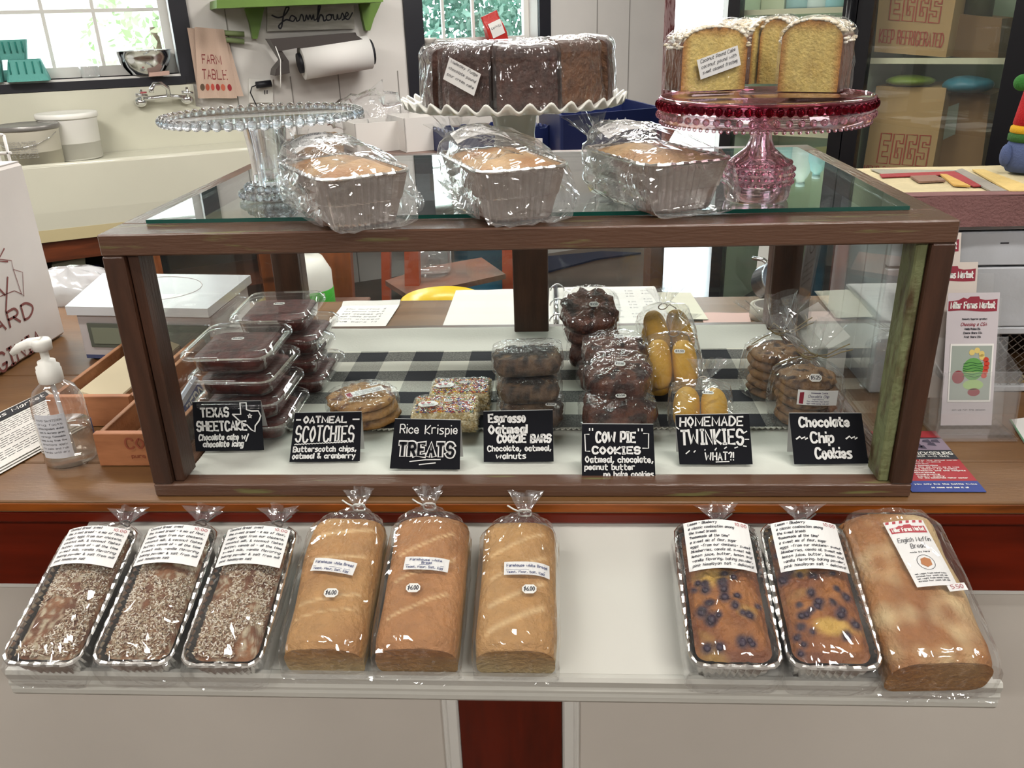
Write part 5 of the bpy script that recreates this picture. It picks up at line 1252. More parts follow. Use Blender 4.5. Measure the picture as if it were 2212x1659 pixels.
# coconut pound cake: free-standing thick wedges
yel = hx('#dcc070')
def lab2(t): flat_note(t, (.052, -.0445, .040), Matrix(((1, 0, 0), (0, 0, 1), (0, -1, 0))).transposed() @ Matrix.Rotation(.28, 3, 'Z'), .060, .026, ['Coconut Pound Cake', 'coconut pound with', 'sweet coconut frosting'], size=.0042)
def pound(label, x, y, ang, w, d, h, seed, crustside, lab=None, gp='wrapped coconut pound cake slices'):
    """upright slab: front face is the yellow cut side, browned flank on one side, coconut icing on top"""
    t = thing('pound_cake_slice', label, 'cake slice', (x, y, ZT+.1285), RZ(ang), gp)
    mb = MB(); mb.smooth = True; rings = []; cols = []; P = []
    nside = 8
    P += [(-w/2, 0)]+[(-w/2+w*i/8, 0) for i in range(1, 8)]+[(w/2, h*i/8*.72) for i in range(8)]
    P += [(w/2-(w*.5)*(1-cos(pi/2*i/8)), h*.72+h*.28*sin(pi/2*i/8)) for i in range(8)]+[(-w/2+(w*.38)*(1-sin(pi/2*i/8))*0-(-w*.5)*(1-sin(pi/2*i/8)), h*.72+h*.28*cos(pi/2*i/8)) for i in range(0, 8)]+[(-w/2, h*.72*(1-i/8)) for i in range(8)]
    cr = hx('#6e3f1e')
    def colr(x_, z, y_, face):
        e = min((w/2-abs(x_))/w*5, 1, (h-z)/h*4 if z > h*.4 else 1); c = mixc(hx('#b4752e'), yel, e*1.4) if face else cr
        if not face and z > h*.80: c = hx('#e0d8c6')
        return mixc(c, (c[0]*.8, c[1]*.72, c[2]*.6), .25+1.1*nz(x_*70, z*40, y_*50+seed))
    ny = 8
    for q in range(ny+1):
        y_ = -d/2+d*q/ny; rings.append([V3((a+.0012*nz(a*50, b*50, seed+q), y_, max(0, b+.0012*nz(a*40, b*60, seed+q)*(b > .01)))) for a, b in P]); cols.append([colr(a, b, y_, False) for a, b in P])
    mb.loft(rings, False, False, cols=cols)
    for y_, sg in ((-d/2, 1), (d/2, -1)):
        rr = []; c2 = []
        for u in range(10):
            k = 1-u/10*.97; rr.append([V3((a*k, y_-.0002*sg, (b-h*.45)*k+h*.45)) for a, b in P]); c2.append([colr(a*k, (b-h*.45)*k+h*.45, y_, True) for a, b in P])
        mb.loft(rr, False, True, cols=c2)
    obj('slice', mb, m_food, t)
    f = MB(); rnd = random.Random(seed)
    for i in range(420):
        s_ = rnd.uniform(-1, 1); a = s_*w*.53; zz = h*(.72+.28*sqrt(max(0, 1-s_*s_))); 
        if abs(s_) > .93: zz = h*rnd.uniform(.66, .76)
        f.col = mixc(hx('#efe9de'), hx('#cbb994'), rnd.random()*.8); f.sphere((a, rnd.uniform(-d*.52, d*.52), zz+.001), rnd.uniform(.0018, .0044), 6, 4, (1, 1, .55))
    o = obj('coconut_icing', f, mat('coconut', attr='Col', rough=.8), t); o['kind'] = 'stuff'
    m2 = MB(); rings = []
    for q in range(-1, 12):
        y_ = -d/2-.003+(d+.006)*(q+1)/12; k = 1.05; rings.append([V3((a*k+.0035*(ridge(b*30, y_*30, seed)-.4)*(1 if a > 0 else -1), y_, max(0, b*1.05+.0035*(ridge(a*30, y_*40, seed)-.4)*(b > .02)))) for a, b in P])
    m2.loft(rings, True, True); obj('cling_wrap', m2, m_cling, t)
    if lab: lab(t)
    return t
def lab2b(t): flat_note(t, (.004, -.0345, .036), Matrix(((1, 0, 0), (0, 0, 1), (0, -1, 0))).transposed() @ Matrix.Rotation(.28, 3, 'Z'), .060, .026, ['Coconut Pound Cake', 'coconut pound with', 'sweet coconut frosting'], size=.0042)
def pxy(u, v): q = onz(u, v, ZT+.1285); return q.x, q.y
x, y = pxy(1525, 196); pound('coconut pound cake slice with handwritten note at the front left', x+.002, y+.030, .26, .094, .058, .080, 121, 1, lab2b)
x, y = pxy(1613, 180); pound('coconut pound cake slice behind the noted one, left of the gap', x-.003, y+.025, .7, .055, .070, .086, 122, 1)
x, y = pxy(1690, 180); pound('coconut pound cake slice right of the gap, brown side showing', x, y+.025, -.5, .045, .070, .088, 123, 1)
x, y = pxy(1775, 198); pound('coconut pound cake slice with a bright yellow cut face at the right', x-.002, y+.032, -.52, .076, .066, .086, 124, 1)
# ------------------------------------------------------------------ left part of the counter
m_card_w = mat('white_cardboard', hx('#cfc9c4'), .7, nvar=.05, nscale=8)
m_brownp = mat('brown_print', hx('#7b4642'), .7)
t = thing('fruit_carton', 'large white orchard carton with red-brown lettering at the left end of the counter', 'carton', (-1.24, .48, 0))
XB = -1.04
mb = MB(); mb.box((-1.24, .475, .188), (.40, .43, .372), b=.006); obj('carton_body', mb, m_card_w, t, world=True)
mb = MB(); mb.box((-1.24, .475, .3755), (.39, .42, .002)); mb.box((-1.24, .475, .3772), (.39, .20, .0016)); o = obj('top_flaps', mb, m_card_w, t, world=True)
def pX(u, v): q = onx(u, v, XB); return q.y, q.z
ptx = Patch(1, 1, lambda x, y: V3((XB, x, y)))
mb = MB()
def tx(s, a, b, sz, w, off=.001, out=False):   # lettering between two photo pixels on the carton's right side
    (y0, z0), (y1, z1) = pX(*a), pX(*b); ptx.text(mb, s, y0, y1, z0, sz, width=w, off=off, rise=(z1-z0)/(y1-y0))
tx('OAK', (-60, 595), (16, 566), .026, .0035); 
tx('Valley', (-150, 735), (27, 640), .06, .0042)
tx('ORCHARD', (-160, 800), (73, 680), .030, .005); tx('VIRGINIA', (-70, 850), (92, 745), .034, .0055)
fr_ = [pX(*p) for p in ((-200, 660), (0, 560), (24, 563), (28, 582), (48, 588), (51, 640), (46, 635), (30, 628), (0, 640), (-100, 690))]; ptx.stroke(mb, fr_, .0016, off=.001); ptx.stroke(mb, [pX(28, 582), pX(46, 636)], .0016, off=.001)
obj('lettering', mb, m_brownp, t, world=True)

# hand sanitiser
p = onz(157, 992, 0); t = thing('sanitizer_bottle', 'clear pump bottle of hand sanitizer with a white pump', 'bottle', (p.x, p.y, 0), RZ(.3))
prof = [(.0, 0), (.033, 0), (.0375, .005), (.038, .02), (.038, .085), (.036, .105), (.029, .121), (.018, .130), (.0135, .134), (.0135, .138)]
m_pet = film('bottle_plastic', haze=.03, refl=1.4, base=.04, rough=.02)
mb = MB(); mb.lathe(prof, 36, cap=False); obj('bottle', mb, m_pet, t)
mb = MB(); mb.lathe([(.001, .002), (.032, .002), (.036, .006), (.0365, .02), (.0365, .062), (.001, .062)], 36, cap=False); obj('gel', mb, film('clear_gel', haze=.10, refl=1, base=.05, rough=.02, tint=(.90, .88, .84), hazecol=(.7, .68, .62)), t)
m_pp = mat('white_plastic', hx('#e6e4dd'), .35)
mb = MB(); mb.lathe([(.0165, .133), (.0175, .135), (.0175, .152), (.0165, .153), (.0165, .158), (.0125, .160), (.0125, .166), (.006, .167), (.006, .182), (.013, .184), (.014, .196), (.012, .200), (.001, .201)], 28, cap=False); obj('pump', mb, m_pp, t)
mb = MB(); mb.tube([(0, 0, .193), (-.016, .001, .195), (-.032, .002, .190), (-.043, .003, .181)], [.011, .008, .006, .0045], 10); obj('nozzle', mb, m_pp, t)
mb = MB(); mb.tube([(0, 0, .135), (.002, 0, .08), (.006, 0, .012)], .0035, 8); obj('dip_tube', mb, film('tube_plastic', haze=.5, refl=1, base=.05), t)
mb = MB(); q = Patch(.045, .072, lambda x, y: V3((.0386*cos(-2.35+x/.038), .0386*sin(-2.35+x/.038), .022+y))); q.sheet(mb, .0003, 10, 1); mb.mi = 1
for k in range(9): q.text(mb, ['HAND SANITIZER', 'drug facts', 'active ingredient alcohol', 'uses to decrease germs', 'warnings flammable', 'keep away from fire', 'directions apply', 'to palm and rub', 'hands until dry'][k], .004, .040, .062-.0066*k, .003, width=.0004)
obj('label', mb, [mat('label_white_blue', hx('#d2d4da'), .5), m_ink], t)
mb = MB(); q = Patch(.012, .030, lambda x, y: V3((.0386*cos(.15+x/.038), .0386*sin(.15+x/.038), .03+y))); q.sheet(mb, .0003, 4, 1); obj('back_label', mb, mat('blue_print', hx('#34508a'), .5), t)

# folded farm newsletter
t = thing('newsletter', 'folded farm newsletter with black header beside the sanitizer bottle', 'newspaper', onz(0, 940, 0))
n1, n2, n3 = onz(98, 852, 0), onz(186, 918, 0), onz(0, 1022, 0); nd = (n3-n2).normalized()*.36
A = [n1+nd, n1, n2, n2+nd]
for k in range(3):
    mb = MB(); off = V3((.003*k, -.005*k+.008, 0)); q = Patch.quad(*[a+off*(1 if i in (0, 1) else 1) for i, a in enumerate((A[3], A[2], A[1], A[0]))])
    w, h = q.w, q.h
    pt = Patch(w, h, lambda x, y, q=q, k=k: q.fn(x, y)+V3((0, 0, .0006+.0022*(2-k)+.0015*sin(x/w*3))))
    pt.sheet(mb, .0005, 8, 2)
    if k == 0:
        mb.mi = 1; mb.add([pt.p(w*a, h*b, .0030) for a, b in ((.03, .80), (.98, .80), (.98, .965), (.03, .965))], [(0, 1, 2, 3)]); mb.mi = 2; pt.text(mb, 'Miller Farms Market', w*.40, w*.95, h*.85, h*.07, width=.0022, slant=.15, off=.0036); mb.mi = 1
        rnd = random.Random(5)
        for col in range(2):
            for r_ in range(17):
                x = w*(.06+.48*col); y = h*(.76-.041*r_)
                if r_ in (6, 12): continue
                while x < w*(.50+.46*col):
                    l = rnd.uniform(.006, .018); pt.stroke(mb, [(x, y), (min(x+l, w*(.50+.46*col)), y)], .0016, off=.0008); x += l+.004
    obj('sheet', mb, [mat('newsprint', hx('#d3d0ca'), .8), mat('newsprint_black', hx('#2c2c30'), .8), m_paper], t, world=True)

# shallow wooden crates
m_crate = mat('crate_wood', hx('#a8754e'), .6, col2=hx('#7e5234'), nscale=8, nstretch=(5, .8, 5), bump=.2, bscale=50)
m_crate2 = mat('crate_end_wood', hx('#b2764f'), .6, col2=hx('#8f5a3a'), nscale=10, nstretch=(1, 4, 4))
m_beige = mat('pale_board', hx('#b9ab8c'), .6, nvar=.1, nscale=6)
def crate(label, x0, x1, y0, y1, h, th=.008):
    t = thing('wooden_crate', label, 'crate', ((x0+x1)/2, (y0+y1)/2, .0), group='shallow wooden crates left of the display case')
    def b(nm, a, m): mb = MB(); mb.box(((a[0]+a[1])/2, (a[2]+a[3])/2, (a[4]+a[5])/2), (a[1]-a[0], a[3]-a[2], a[5]-a[4]), b=.001); return obj(nm, mb, m, t, world=True)
    b('end_board', (x0, x1, y0, y0+.012, .001, h), m_crate2); b('end_board', (x0, x1, y1-.012, y1, .001, h), m_crate2)
    b('side_board', (x0, x0+th, y0+.012, y1-.012, .001, h-.004), m_crate); b('side_board', (x1-th, x1, y0+.012, y1-.012, .001, h-.004), m_crate)
    b('bottom_board', (x0+th, x1-th, y0+.012, y1-.012, .001, .008), m_crate); return t, b
t, b = crate('front wooden crate with stamped end, touching the display case', -.652, -.537, .088, .52, .056)
mb = MB(); pt = Patch.quad((-.648, .0877, .004), (-.541, .0877, .004), (-.541, .0877, .055), (-.648, .0877, .055)); pt.text(mb, 'COOL', .045, .105, .028, .016, width=.003); pt.text(mb, 'pure fruit', .05, .1, .012, .006, width=.001); obj('stamp', mb, mat('faded_red_stamp', hx('#8f4a33'), .8), t, world=True)
t, b = crate('rear wooden crate holding a pale board, behind the sanitizer bottle', -.805, -.662, .225, .66, .056)
mb = MB(); mb.box((-.730, .44, .040), (.062, .40, .02), RY(.35), b=.002); o = obj('pale_slat', mb, m_beige); tag(o, 'pale beige board lying in the rear wooden crate', 'board')
# candy bars in the front crate
t = thing('candy_bar', 'silver and blue wrapped candy bar standing in the front crate', 'candy', (-.560, .235, .0085), RZ(.15))
mb = MB(); R_ = RX(.0) @ RY(-.35)
mb.box((0, 0, .032), (.012, .12, .052), R_, b=.004); obj('wrapper', mb, mat('silver_wrapper', hx('#b9bcc6'), .3, .4), t)
mb = MB(); q = Patch.quad(*[V3((0, 0, .032))+R_ @ V3((.0064, y, z)) for y, z in ((-.055, -.020), (.055, -.020), (.055, .020), (-.055, .020))]); q.sheet(mb, .0004, y0=.004, y1=.034); mb.mi = 1; q.text(mb, 'ZERO', .012, .096, .010, .02, width=.004, off=.001); obj('printing', mb, [mat('candy_blue', hx('#3b4f86'), .4), m_tag_], t)
t = thing('candy_bar', 'small silver wrapped candy bar lying at the front end of the crate', 'candy', (-.560, .128, .0085), RZ(.6))
mb = MB(); mb.box((0, 0, .012), (.03, .05, .022), b=.005); obj('wrapper', mb, mat('silver_wrapper', hx('#b9bcc6'), .3, .4), t)
mb = MB(); mb.prism([(-.006, -.008, .0232), (.006, -.008, .0232), (0, .010, .0232)], (0, 0, .0006)); obj('printing', mb, m_ink, t)

# digital scale
m_scale = mat('scale_grey_plastic', hx('#c3bdbd'), .4)
sc0 = onz(150, 772, 0)
t = thing('digital_scale', 'grey digital bench scale with a flat white platter behind the crates', 'scale', (-.76, .73, 0))
zt_ = .118; a = onz(140, 662, zt_); b_2 = onz(448, 667, zt_); c_ = onz(541, 594, zt_); d_ = onz(222, 590, zt_)
mb = MB(); mb.prism([V3((q.x, q.y, zt_-.018)) for q in (a, b_2, c_, d_)], (0, 0, .018)); obj('platter', mb, mat('scale_platter', hx('#d3d6da'), .22, .15), t, world=True)
e0 = a+V3((.012, .012, 0)); e1 = b_2+V3((-.004, .012, 0)); e2 = c_+V3((-.008, -.01, 0)); e3 = d_+V3((.008, -.01, 0))
mb = MB(); mb.prism([V3((q.x, q.y, .012)) for q in (e0, e1, e2, e3)], (0, 0, .083)); obj('body', mb, m_scale, t, world=True)
mb = MB(); mb.prism([V3((q.x, q.y, .004)) for q in (e0, e1, e2, e3)], (0, 0, .008)); obj('base', mb, mat('blue_grey_base', hx('#4c5478'), .5), t, world=True)
ee = (e1-e0).normalized(); nn = V3((ee.y, -ee.x, 0)); f0 = V3((e0.x, e0.y, .026))+nn*.001; W_s = (e1-e0).length
pt = Patch.quad(f0, f0+ee*W_s, f0+ee*W_s+V3((0, 0, .058)), f0+V3((0, 0, .058)))
mb = MB(); pt.sheet(mb, .003, x0=W_s*.07, x1=W_s*.98, y0=.004, y1=.054); mb.mi = 1; pt.sheet(mb, .0035, x0=W_s*.10, x1=W_s*.55, y0=.012, y1=.046, off=.001); obj('display', mb, [mat('display_bezel', hx('#5d6258'), .4), mat('display_glass', hx('#7f8574'), .2)], t, world=True)
mb = MB(); pc = (a+b_2+c_+d_)/4
P = [(a*(1-s)*(1-u)+b_2*s*(1-u)+c_*s*u+d_*(1-s)*u) for s, u in [(.5+.28*cos(2*pi*i/32), .55+.36*sin(2*pi*i/32)) for i in range(33)]]
mb.tube([V3((q.x, q.y, zt_+.0003)) for q in P], .0012, 4); obj('platter_ring', mb, m_scale, t, world=True)
for q in (e0, e1, e2, e3):
    mb = MB(); mb.lathe([(.012, 0), (.012, .004)], 12, c=(q.x+(pc.x-q.x)*.15, q.y+(pc.y-q.y)*.15, 0)); obj('foot', mb, m_black, t, world=True)

# white wire rack at the far left
t = thing('wire_rack', 'white coated wire rack at the left edge above the carton', 'rack', (-1.45, 1.06, -.149))
mw_ = mat('white_wire', hx('#dcdad6'), .4); mb = MB()
def py(u, v, Y): return ony(u, v, Y)
Y_ = 1.06
for (a, b, r) in [((-60, 285), (8, 292), .004), ((-60, 335), (24, 330), .004), ((8, 292), (44, 440), .004), ((-8, 310), (24, 445), .003), ((-25, 310), (6, 450), .003), ((-60, 455), (44, 440), .004), ((-60, 470), (40, 447), .003), ((-45, 310), (-18, 455), .003)]:
    mb.tube([py(*a, Y_), py(*b, Y_)], r, 6)
for u in (30, -30):
    q = py(u, 445, Y_); mb.tube([q, V3((q.x, q.y, -.148))], .004, 6)
o = obj('wires', mb, mw_, t, world=True); o['kind'] = 'stuff'

# ------------------------------------------------------------------ papers and things on the counter behind the case
def sheet_px(name, label, cat, pts, z, m=m_paper, lines=None, thick=.0008, stack=0, curl=0, col=m_ink, group=None):
    P = [onz(*q, z) for q in pts]; t = thing(name, label, cat, sum(P, V3())/4-V3((0, 0, z)), group=group)
    if stack:
        mb = MB(); mb.prism([V3((p.x, p.y, .0012)) for p in P], (0, 0, z-.002)); obj('paper_stack', mb, m_paper, t, world=True)
    q = Patch.quad(P[3], P[2], P[1], P[0]); w, h = q.w, q.h
    pt = Patch(w, h, lambda x, y: q.fn(x, y)+V3((0, 0, curl*(max(0, y/h-.85)/.15)**2+.0006*sin(x*60))))
    mb = MB(); pt.sheet(mb, thick, 8, 10); mb.mi = 1
    if lines: lines(mb, pt, w, h)
    obj('sheet', mb, [m, col], t, world=True); return t
def l1(mb, pt, w, h):
    for k in range(7): pt.text(mb, ['wed loaves 12', 'thu muffins 8', 'fri pound cake 6', 'sat cookies 20', 'sun white bread 9', 'mon closed', 'tue bars 14'][k], w*.12, w*.8, h*(.84-.11*k), h*.045, width=.0009, slant=.2)
sheet_px('paper', 'hand-written order sheet with curled top corners behind the case', 'paper', [(742, 658), (866, 655), (832, 707), (702, 706)], .0015, lines=l1, curl=.008)
sheet_px('paper', 'bright blank sheet on a paper stack left of the centre post', 'paper', [(985, 628), (1122, 625), (1135, 708), (955, 708)], .022, stack=1)
def l2(mb, pt, w, h):
    for c in range(4):
        for k in range(10):
            if (c*7+k*3) % 4 < 3: pt.text(mb, '12.50' if (k+c) % 2 else '8.25', w*(.32+.17*c), w*(.40+.17*c), h*(.86-.075*k), h*.025, width=.0007)
t = thing('ring_binder', 'open ring binder with price list page behind the cow pie cookies', 'binder', onz(1300, 665, 0))
P = [onz(*q, .012) for q in ((1187, 620), (1415, 618), (1455, 704), (1183, 706))]
mb = MB(); mb.prism([V3((p.x, p.y, .001)) for p in reversed(P)], (0, 0, .009)); obj('cover', mb, m_white, t, world=True)
q = Patch.quad(*[onz(*p, .0135) for p in ((1222, 704), (1452, 703), (1413, 619), (1216, 621))]); mb = MB(); q.sheet(mb, .0008, 4, 4); mb.mi = 1; l2(mb, q, q.w, q.h); obj('page', mb, [m_paper, mat('grey_print', hx('#7a7d86'), .7)], t, world=True)
mb = MB()
for v in (628, 660, 694):
    c = onz(1204, v, .014); mb.tube([c+V3((.016*cos(a), 0, .016*sin(a))) for a in [pi*i/10 for i in range(11)]], .0018, 6)
mb.tube([onz(1200, 620, .014), onz(1202, 706, .014)], .006, 8); o = obj('ring_mechanism', mb, m_steel, t, world=True); o['kind'] = 'stuff'
sheet_px('folder', 'plain cream folder lying beyond the ring binder', 'folder', [(1412, 632), (1492, 632), (1530, 690), (1450, 690)], .004, m=mat('cream_folder', hx('#d9d6c4'), .7))
sheet_px('paper', 'pink edged order slip between the sponge cakes and the tape roll', 'paper', [(1512, 676), (1618, 676), (1622, 696), (1520, 698)], .001, m=mat('pink_slip', hx('#d3b0a8'), .7))
p = onz(1668, 693, 0); t = thing('tape_roll', 'cream paper tape roll lying flat behind the right end of the case', 'tape', (p.x, p.y+.02, 0))
mb = MB(); mb.lathe([(.036, .001), (.044, .001), (.044, .030), (.036, .030), (.036, .001)], 40, cap=False); obj('roll', mb, mat('tape_cream', hx('#b9b4a4'), .6), t)
mb = MB(); mb.lathe([(.0345, .001), (.0358, .001), (.0358, .031), (.0345, .031), (.0345, .001)], 40, cap=False); obj('core', mb, m_card_w, t)
p = onz(1672, 652, 0); t = thing('steel_can', 'steel measuring can lying on its side beyond the tape roll', 'can', (p.x, p.y+.02, .045), RX(radians(62)) @ RY(.2))
mb = MB(); mb.lathe([(.001, -.03), (.040, -.03), (.043, -.028), (.043, .03), (.0455, .032), (.0455, .036), (.041, .034), (.039, -.026), (.001, -.027)], 36, cap=False); obj('can', mb, mat('brushed_steel', (.62, .68, .74), .25, 1), t)
mb = MB(); mb.tube([(.0, .03, -.005), (-.01, .055, -.03), (-.03, .062, -.045)], .005, 8); obj('handle', mb, m_steel, t)

# clear upright sign holder beside the right rear post
t = thing('acrylic_sign_holder', 'tall clear acrylic sign holder with printed sheet behind the right rear corner of the case', 'sign holder', (.60, .80, 0))
A = [(.560, .76), (.622, .86)]
m_acr = film('acrylic', haze=.04, refl=1.2, base=.04, rough=.02)
mb = MB(); mb.prism([V3((A[0][0], A[0][1], .001)), V3((A[1][0], A[1][1], .001)), V3((A[1][0]+.02, A[1][1], .24)), V3((A[0][0]+.02, A[0][1], .24))], (.003, -.002, 0)); obj('panel', mb, m_acr, t, world=True)
mb = MB(); q = Patch.quad((.563, .762, .02), (.620, .855, .02), (.636, .855, .22), (.579, .762, .22)); q.sheet(mb, .0006); mb.mi = 1
q.stroke(mb, [(q.w*.5+.022*cos(2*pi*i/20), .13+.022*sin(2*pi*i/20)) for i in range(21)], .004); q.stroke(mb, [(q.w*.5-.012, .13+.012), (q.w*.5+.012, .13-.012)], .004)
for k in range(4): q.text(mb, 'no checks please' if k % 2 else 'cash and cards', .02, q.w-.02, .085-.015*k, .006, width=.001)
obj('print', mb, [mat('greyish_print_sheet', hx('#b5b7be'), .6), m_ink], t, world=True)
mb = MB(); mb.box((.60, .805, .003), (.11, .10, .004)); obj('base', mb, m_acr, t, world=True)

# ------------------------------------------------------------------ right part of the counter: white painted cabinet with a quilt
m_cab = mat('chipped_white_paint', hx('#bfc2c8'), .55, col2=hx('#a9aaac'), nscale=5, bump=.15, bscale=30)
CX0, CX1, CY0 = .585, 1.50, .345
CZ = ony(2150, 416, CY0).z-.026; CY1 = onz(1980, 360, CZ+.024).y
cb = thing('white_cabinet', 'old white painted plank cabinet with wire mesh front standing on the counter', 'cabinet', (1.03, .46, 0))
def cbx(nm, x0, x1, y0, y1, z0, z1, m=m_cab, b=.002): mb = MB(); mb.box(((x0+x1)/2, (y0+y1)/2, (z0+z1)/2), (x1-x0, y1-y0, z1-z0), b=b); return obj(nm, mb, m, cb, world=True)
zj = [ony(2150, 706, CY0).z, ony(2150, 577, CY0).z, ony(2150, 500, CY0).z, CZ]; zm = zj[0]
for k in range(3): cbx('plank', CX0, CX1, CY0, CY0+.014, zj[k]+(.0025 if k else 0), zj[k+1]-.001)
cbx('slot_backing', CX0+.01, CX1-.01, CY0+.0142, CY0+.02, zm, CZ, m_black, 0)
dpl = (CY1-CY0-.016)/3
for k in range(3): cbx('side_plank', CX0-.0005, CX0+.012, CY0+.016+dpl*k, CY0+.014+dpl*(k+1), .001, CZ)
cbx('corner_stile', CX0, CX0+.03, CY0-.001, CY0+.015, .001, zm); cbx('rail', CX0+.03, CX1, CY0, CY0+.014, zm-.014, zm-.0015); cbx('rail', CX0+.03, CX1, CY0, CY0+.014, .001, .012)
cbx('top_board', CX0-.01, CX1, CY0-.008, CY1, CZ+.0005, CZ+.016); cbx('shelf_board', CX0+.02, CX1, CY0+.02, CY1-.013, zm-.0138, zm-.002, m_cab); cbx('back_board', CX0+.012, CX1, CY1-.012, CY1, .001, CZ, m_black)
mb = MB(); x = CX0+.03
while x < 1.1:
    for (z0, z1) in ((.012, zm-.014), (zm-.014, .012)):
        mb.tube([(x, CY0+.006, z0), (x+.10, CY0+.006, z1)], .0009, 4, smooth=False)
    x += .0155
o = obj('wire_mesh', mb, mat('rusty_wire', hx('#4a4038'), .6), cb, world=True); o['kind'] = 'stuff'
zc = ony(2150, 524, CY0).z; cbx('dark_chip', .80, .835, CY0-.0006, CY0, zc-.002, zc+.002, m_black, 0); cbx('dark_chip', .755, .768, CY0-.0006, CY0, zc-.002, zc, m_black, 0)
# sunflower decoration behind the mesh
p = ony(2215, 845, CY0+.05); t = thing('fabric_flower', 'cream petalled artificial flower behind the cabinet mesh at the right edge', 'flower', (p.x, CY0+.05, .002)); m_pet2 = mat('cream_petal', hx('#d8c48c'), .7)
for k in range(9):
    a = 2*pi*k/9; mb = MB(); d = V3((cos(a), -.25, sin(a))); s_ = V3((-sin(a), 0, cos(a)))
    mb.add([V3((0, 0, p.z))+d*.008, V3((0, 0, p.z))+d*.024+s_*.012, V3((0, -.004, p.z))+d*.042, V3((0, 0, p.z))+d*.024-s_*.012], [(0, 1, 2, 3)], smooth=False); obj('petal', mb, m_pet2, t)
mb = MB(); mb.sphere((0, -.006, p.z), .010, 10, 6, (1, .5, 1)); obj('flower_centre', mb, mat('rust_centre', hx('#9a4a22'), .8), t)
mb = MB(); mb.tube([(0, 0, p.z-.005), (.004, .005, .02), (0, 0, 0)], .003, 6); obj('stem', mb, mat('bark', hx('#6b5a48')), t)

# quilt
qm = bpy.data.materials.new('patchwork'); MT['patchwork'] = qm
t = thing('quilt', 'patchwork quilt in cream, yellow, grey and red with a mauve border on the cabinet', 'quilt', (1.03, CY0+.1, CZ+.0165))
ZQ = CZ+.0172
def qs(nm, P, m, z=ZQ, th=.006, lab=None):
    mb = MB(); q = Patch.quad(*[V3((a, b, z)) for a, b in P]); w, h = q.w, q.h
    pt = Patch(w, h, lambda x, y: q.fn(x, y)+V3((0, 0, .0015*nz(x*30, y*30, 2)))); pt.sheet(mb, th, 12, 6); mb.smooth = True; return obj(nm, mb, m, t, world=True)
def qc(n, c): return mat('quilt_'+n, hx(c), .9, bump=.4, bscale=220, nvar=.12, nscale=40)
def qp(u, v): p = onz(u, v, ZQ+.006); return (p.x, p.y)
qs('batting', [(CX0-.012, CY0-.012), (1.49, CY0-.012), (1.49, CY1+.004), (CX0-.012, CY1+.004)], qc('cream', '#cdbf98'), th=.005)
z2 = ZQ+.0052
qk = [0]
def qpx(nm, pts, c):
    qk[0] += .0003
    P = [onz(u, v, z2+.002) for u, v in pts]; mb = MB(); mb.prism([V3((p.x, p.y, z2+.0016)) for p in reversed(P)], (0, 0, .001+qk[0])); return obj(nm, mb, qc(*c), t, world=True)
qpx('patch', [(1880, 366), (2062, 368), (2064, 376), (1905, 377)], ('greystrip', '#9d9a8a'))
qpx('patch', [(1900, 377), (2060, 371), (2075, 377), (1905, 384)], ('red', '#9c3a3c'))
qpx('patch', [(2060, 371), (2128, 402), (2103, 404), (2040, 378)], ('red', '#9c3a3c'))
qpx('patch', [(2078, 366), (2175, 414), (2140, 415), (2062, 370)], ('grey', '#948e84'))
qpx('patch', [(2100, 368), (2125, 368), (2212, 400), (2240, 415), (2180, 415)], ('yellow', '#d2b673'))
qpx('patch', [(2030, 378), (2045, 379), (2096, 404), (2060, 402)], ('gold', '#cfa75c'))
qpx('patch', [(1966, 383), (2020, 381), (2042, 393), (1985, 395)], ('brownstripe', '#8d6f5e'))
def qside(x, s): return 0
mb = MB(); q = Patch(.93, .06, lambda x, y: V3((CX0-.012+x, CY0-.0135-.004*(1-y/.06)-.003*sin(x*25)*(1-y/.06), ZQ+.006-.046*(1-y/.06)-.002*nz(x*20, 3))))
q.sheet(mb, .004, 40, 4); obj('border', mb, qc('mauve', '#7f5a58'), t, world=True)
mb = MB(); mb.prism([(CX0-.012, CY0-.0125, ZQ+.0062), (1.49, CY0-.0125, ZQ+.0062), (1.49, CY0+.018, ZQ+.0062), (CX0-.012, CY0+.018, ZQ+.0062)], (0, 0, .002)); obj('border_top', mb, qc('mauve', '#7f5a58'), t, world=True)

# plush gnome
p = onz(2222, 378, ZQ+.006); t = thing('plush_gnome', 'plush gnome with tall red hat and green pompom at the right edge on the quilt', 'plush toy', (p.x, p.y+.02, ZQ+.008))
def pl(n, c): return mat('plush_'+n, hx(c), .95, bump=.3, bscale=300)
mb = MB(); mb.lathe([(.004, 0), (.03, .002), (.038, .015), (.039, .035), (.035, .052), (.031, .058)], 24); obj('body', mb, pl('blue', '#4b587e'), t)
mb = MB(); mb.sphere((-.040, -.004, .032), .016, 12, 8, (.6, .8, 1.3)); obj('arm', mb, pl('blue', '#4b587e'), t); 
mb = MB(); mb.sphere((.040, -.004, .032), .016, 12, 8, (.6, .8, 1.3)); obj('arm', mb, pl('blue', '#4b587e'), t)
mb = MB(); mb.lathe([(.030, .054), (.037, .058), (.037, .068), (.032, .073)], 24); obj('hat_band', mb, pl('green', '#2f5a26'), t)
mb = MB(); mb.lathe([(.030, .069), (.036, .073), (.035, .082), (.030, .086)], 24); obj('hat_band', mb, pl('yellow', '#c99a1c'), t)
mb = MB(); mb.lathe([(.028, .083), (.033, .087), (.030, .11), (.026, .14), (.023, .162), (.016, .172), (.004, .176)], 24); obj('hat', mb, pl('red', '#a8161c'), t)
mb = MB(); mb.tube([(-.01, -.004, .168), (-.022, -.006, .170), (-.028, -.006, .164)], [.010, .007, .005], 8); obj('hat_tip', mb, pl('red', '#a8161c'), t)
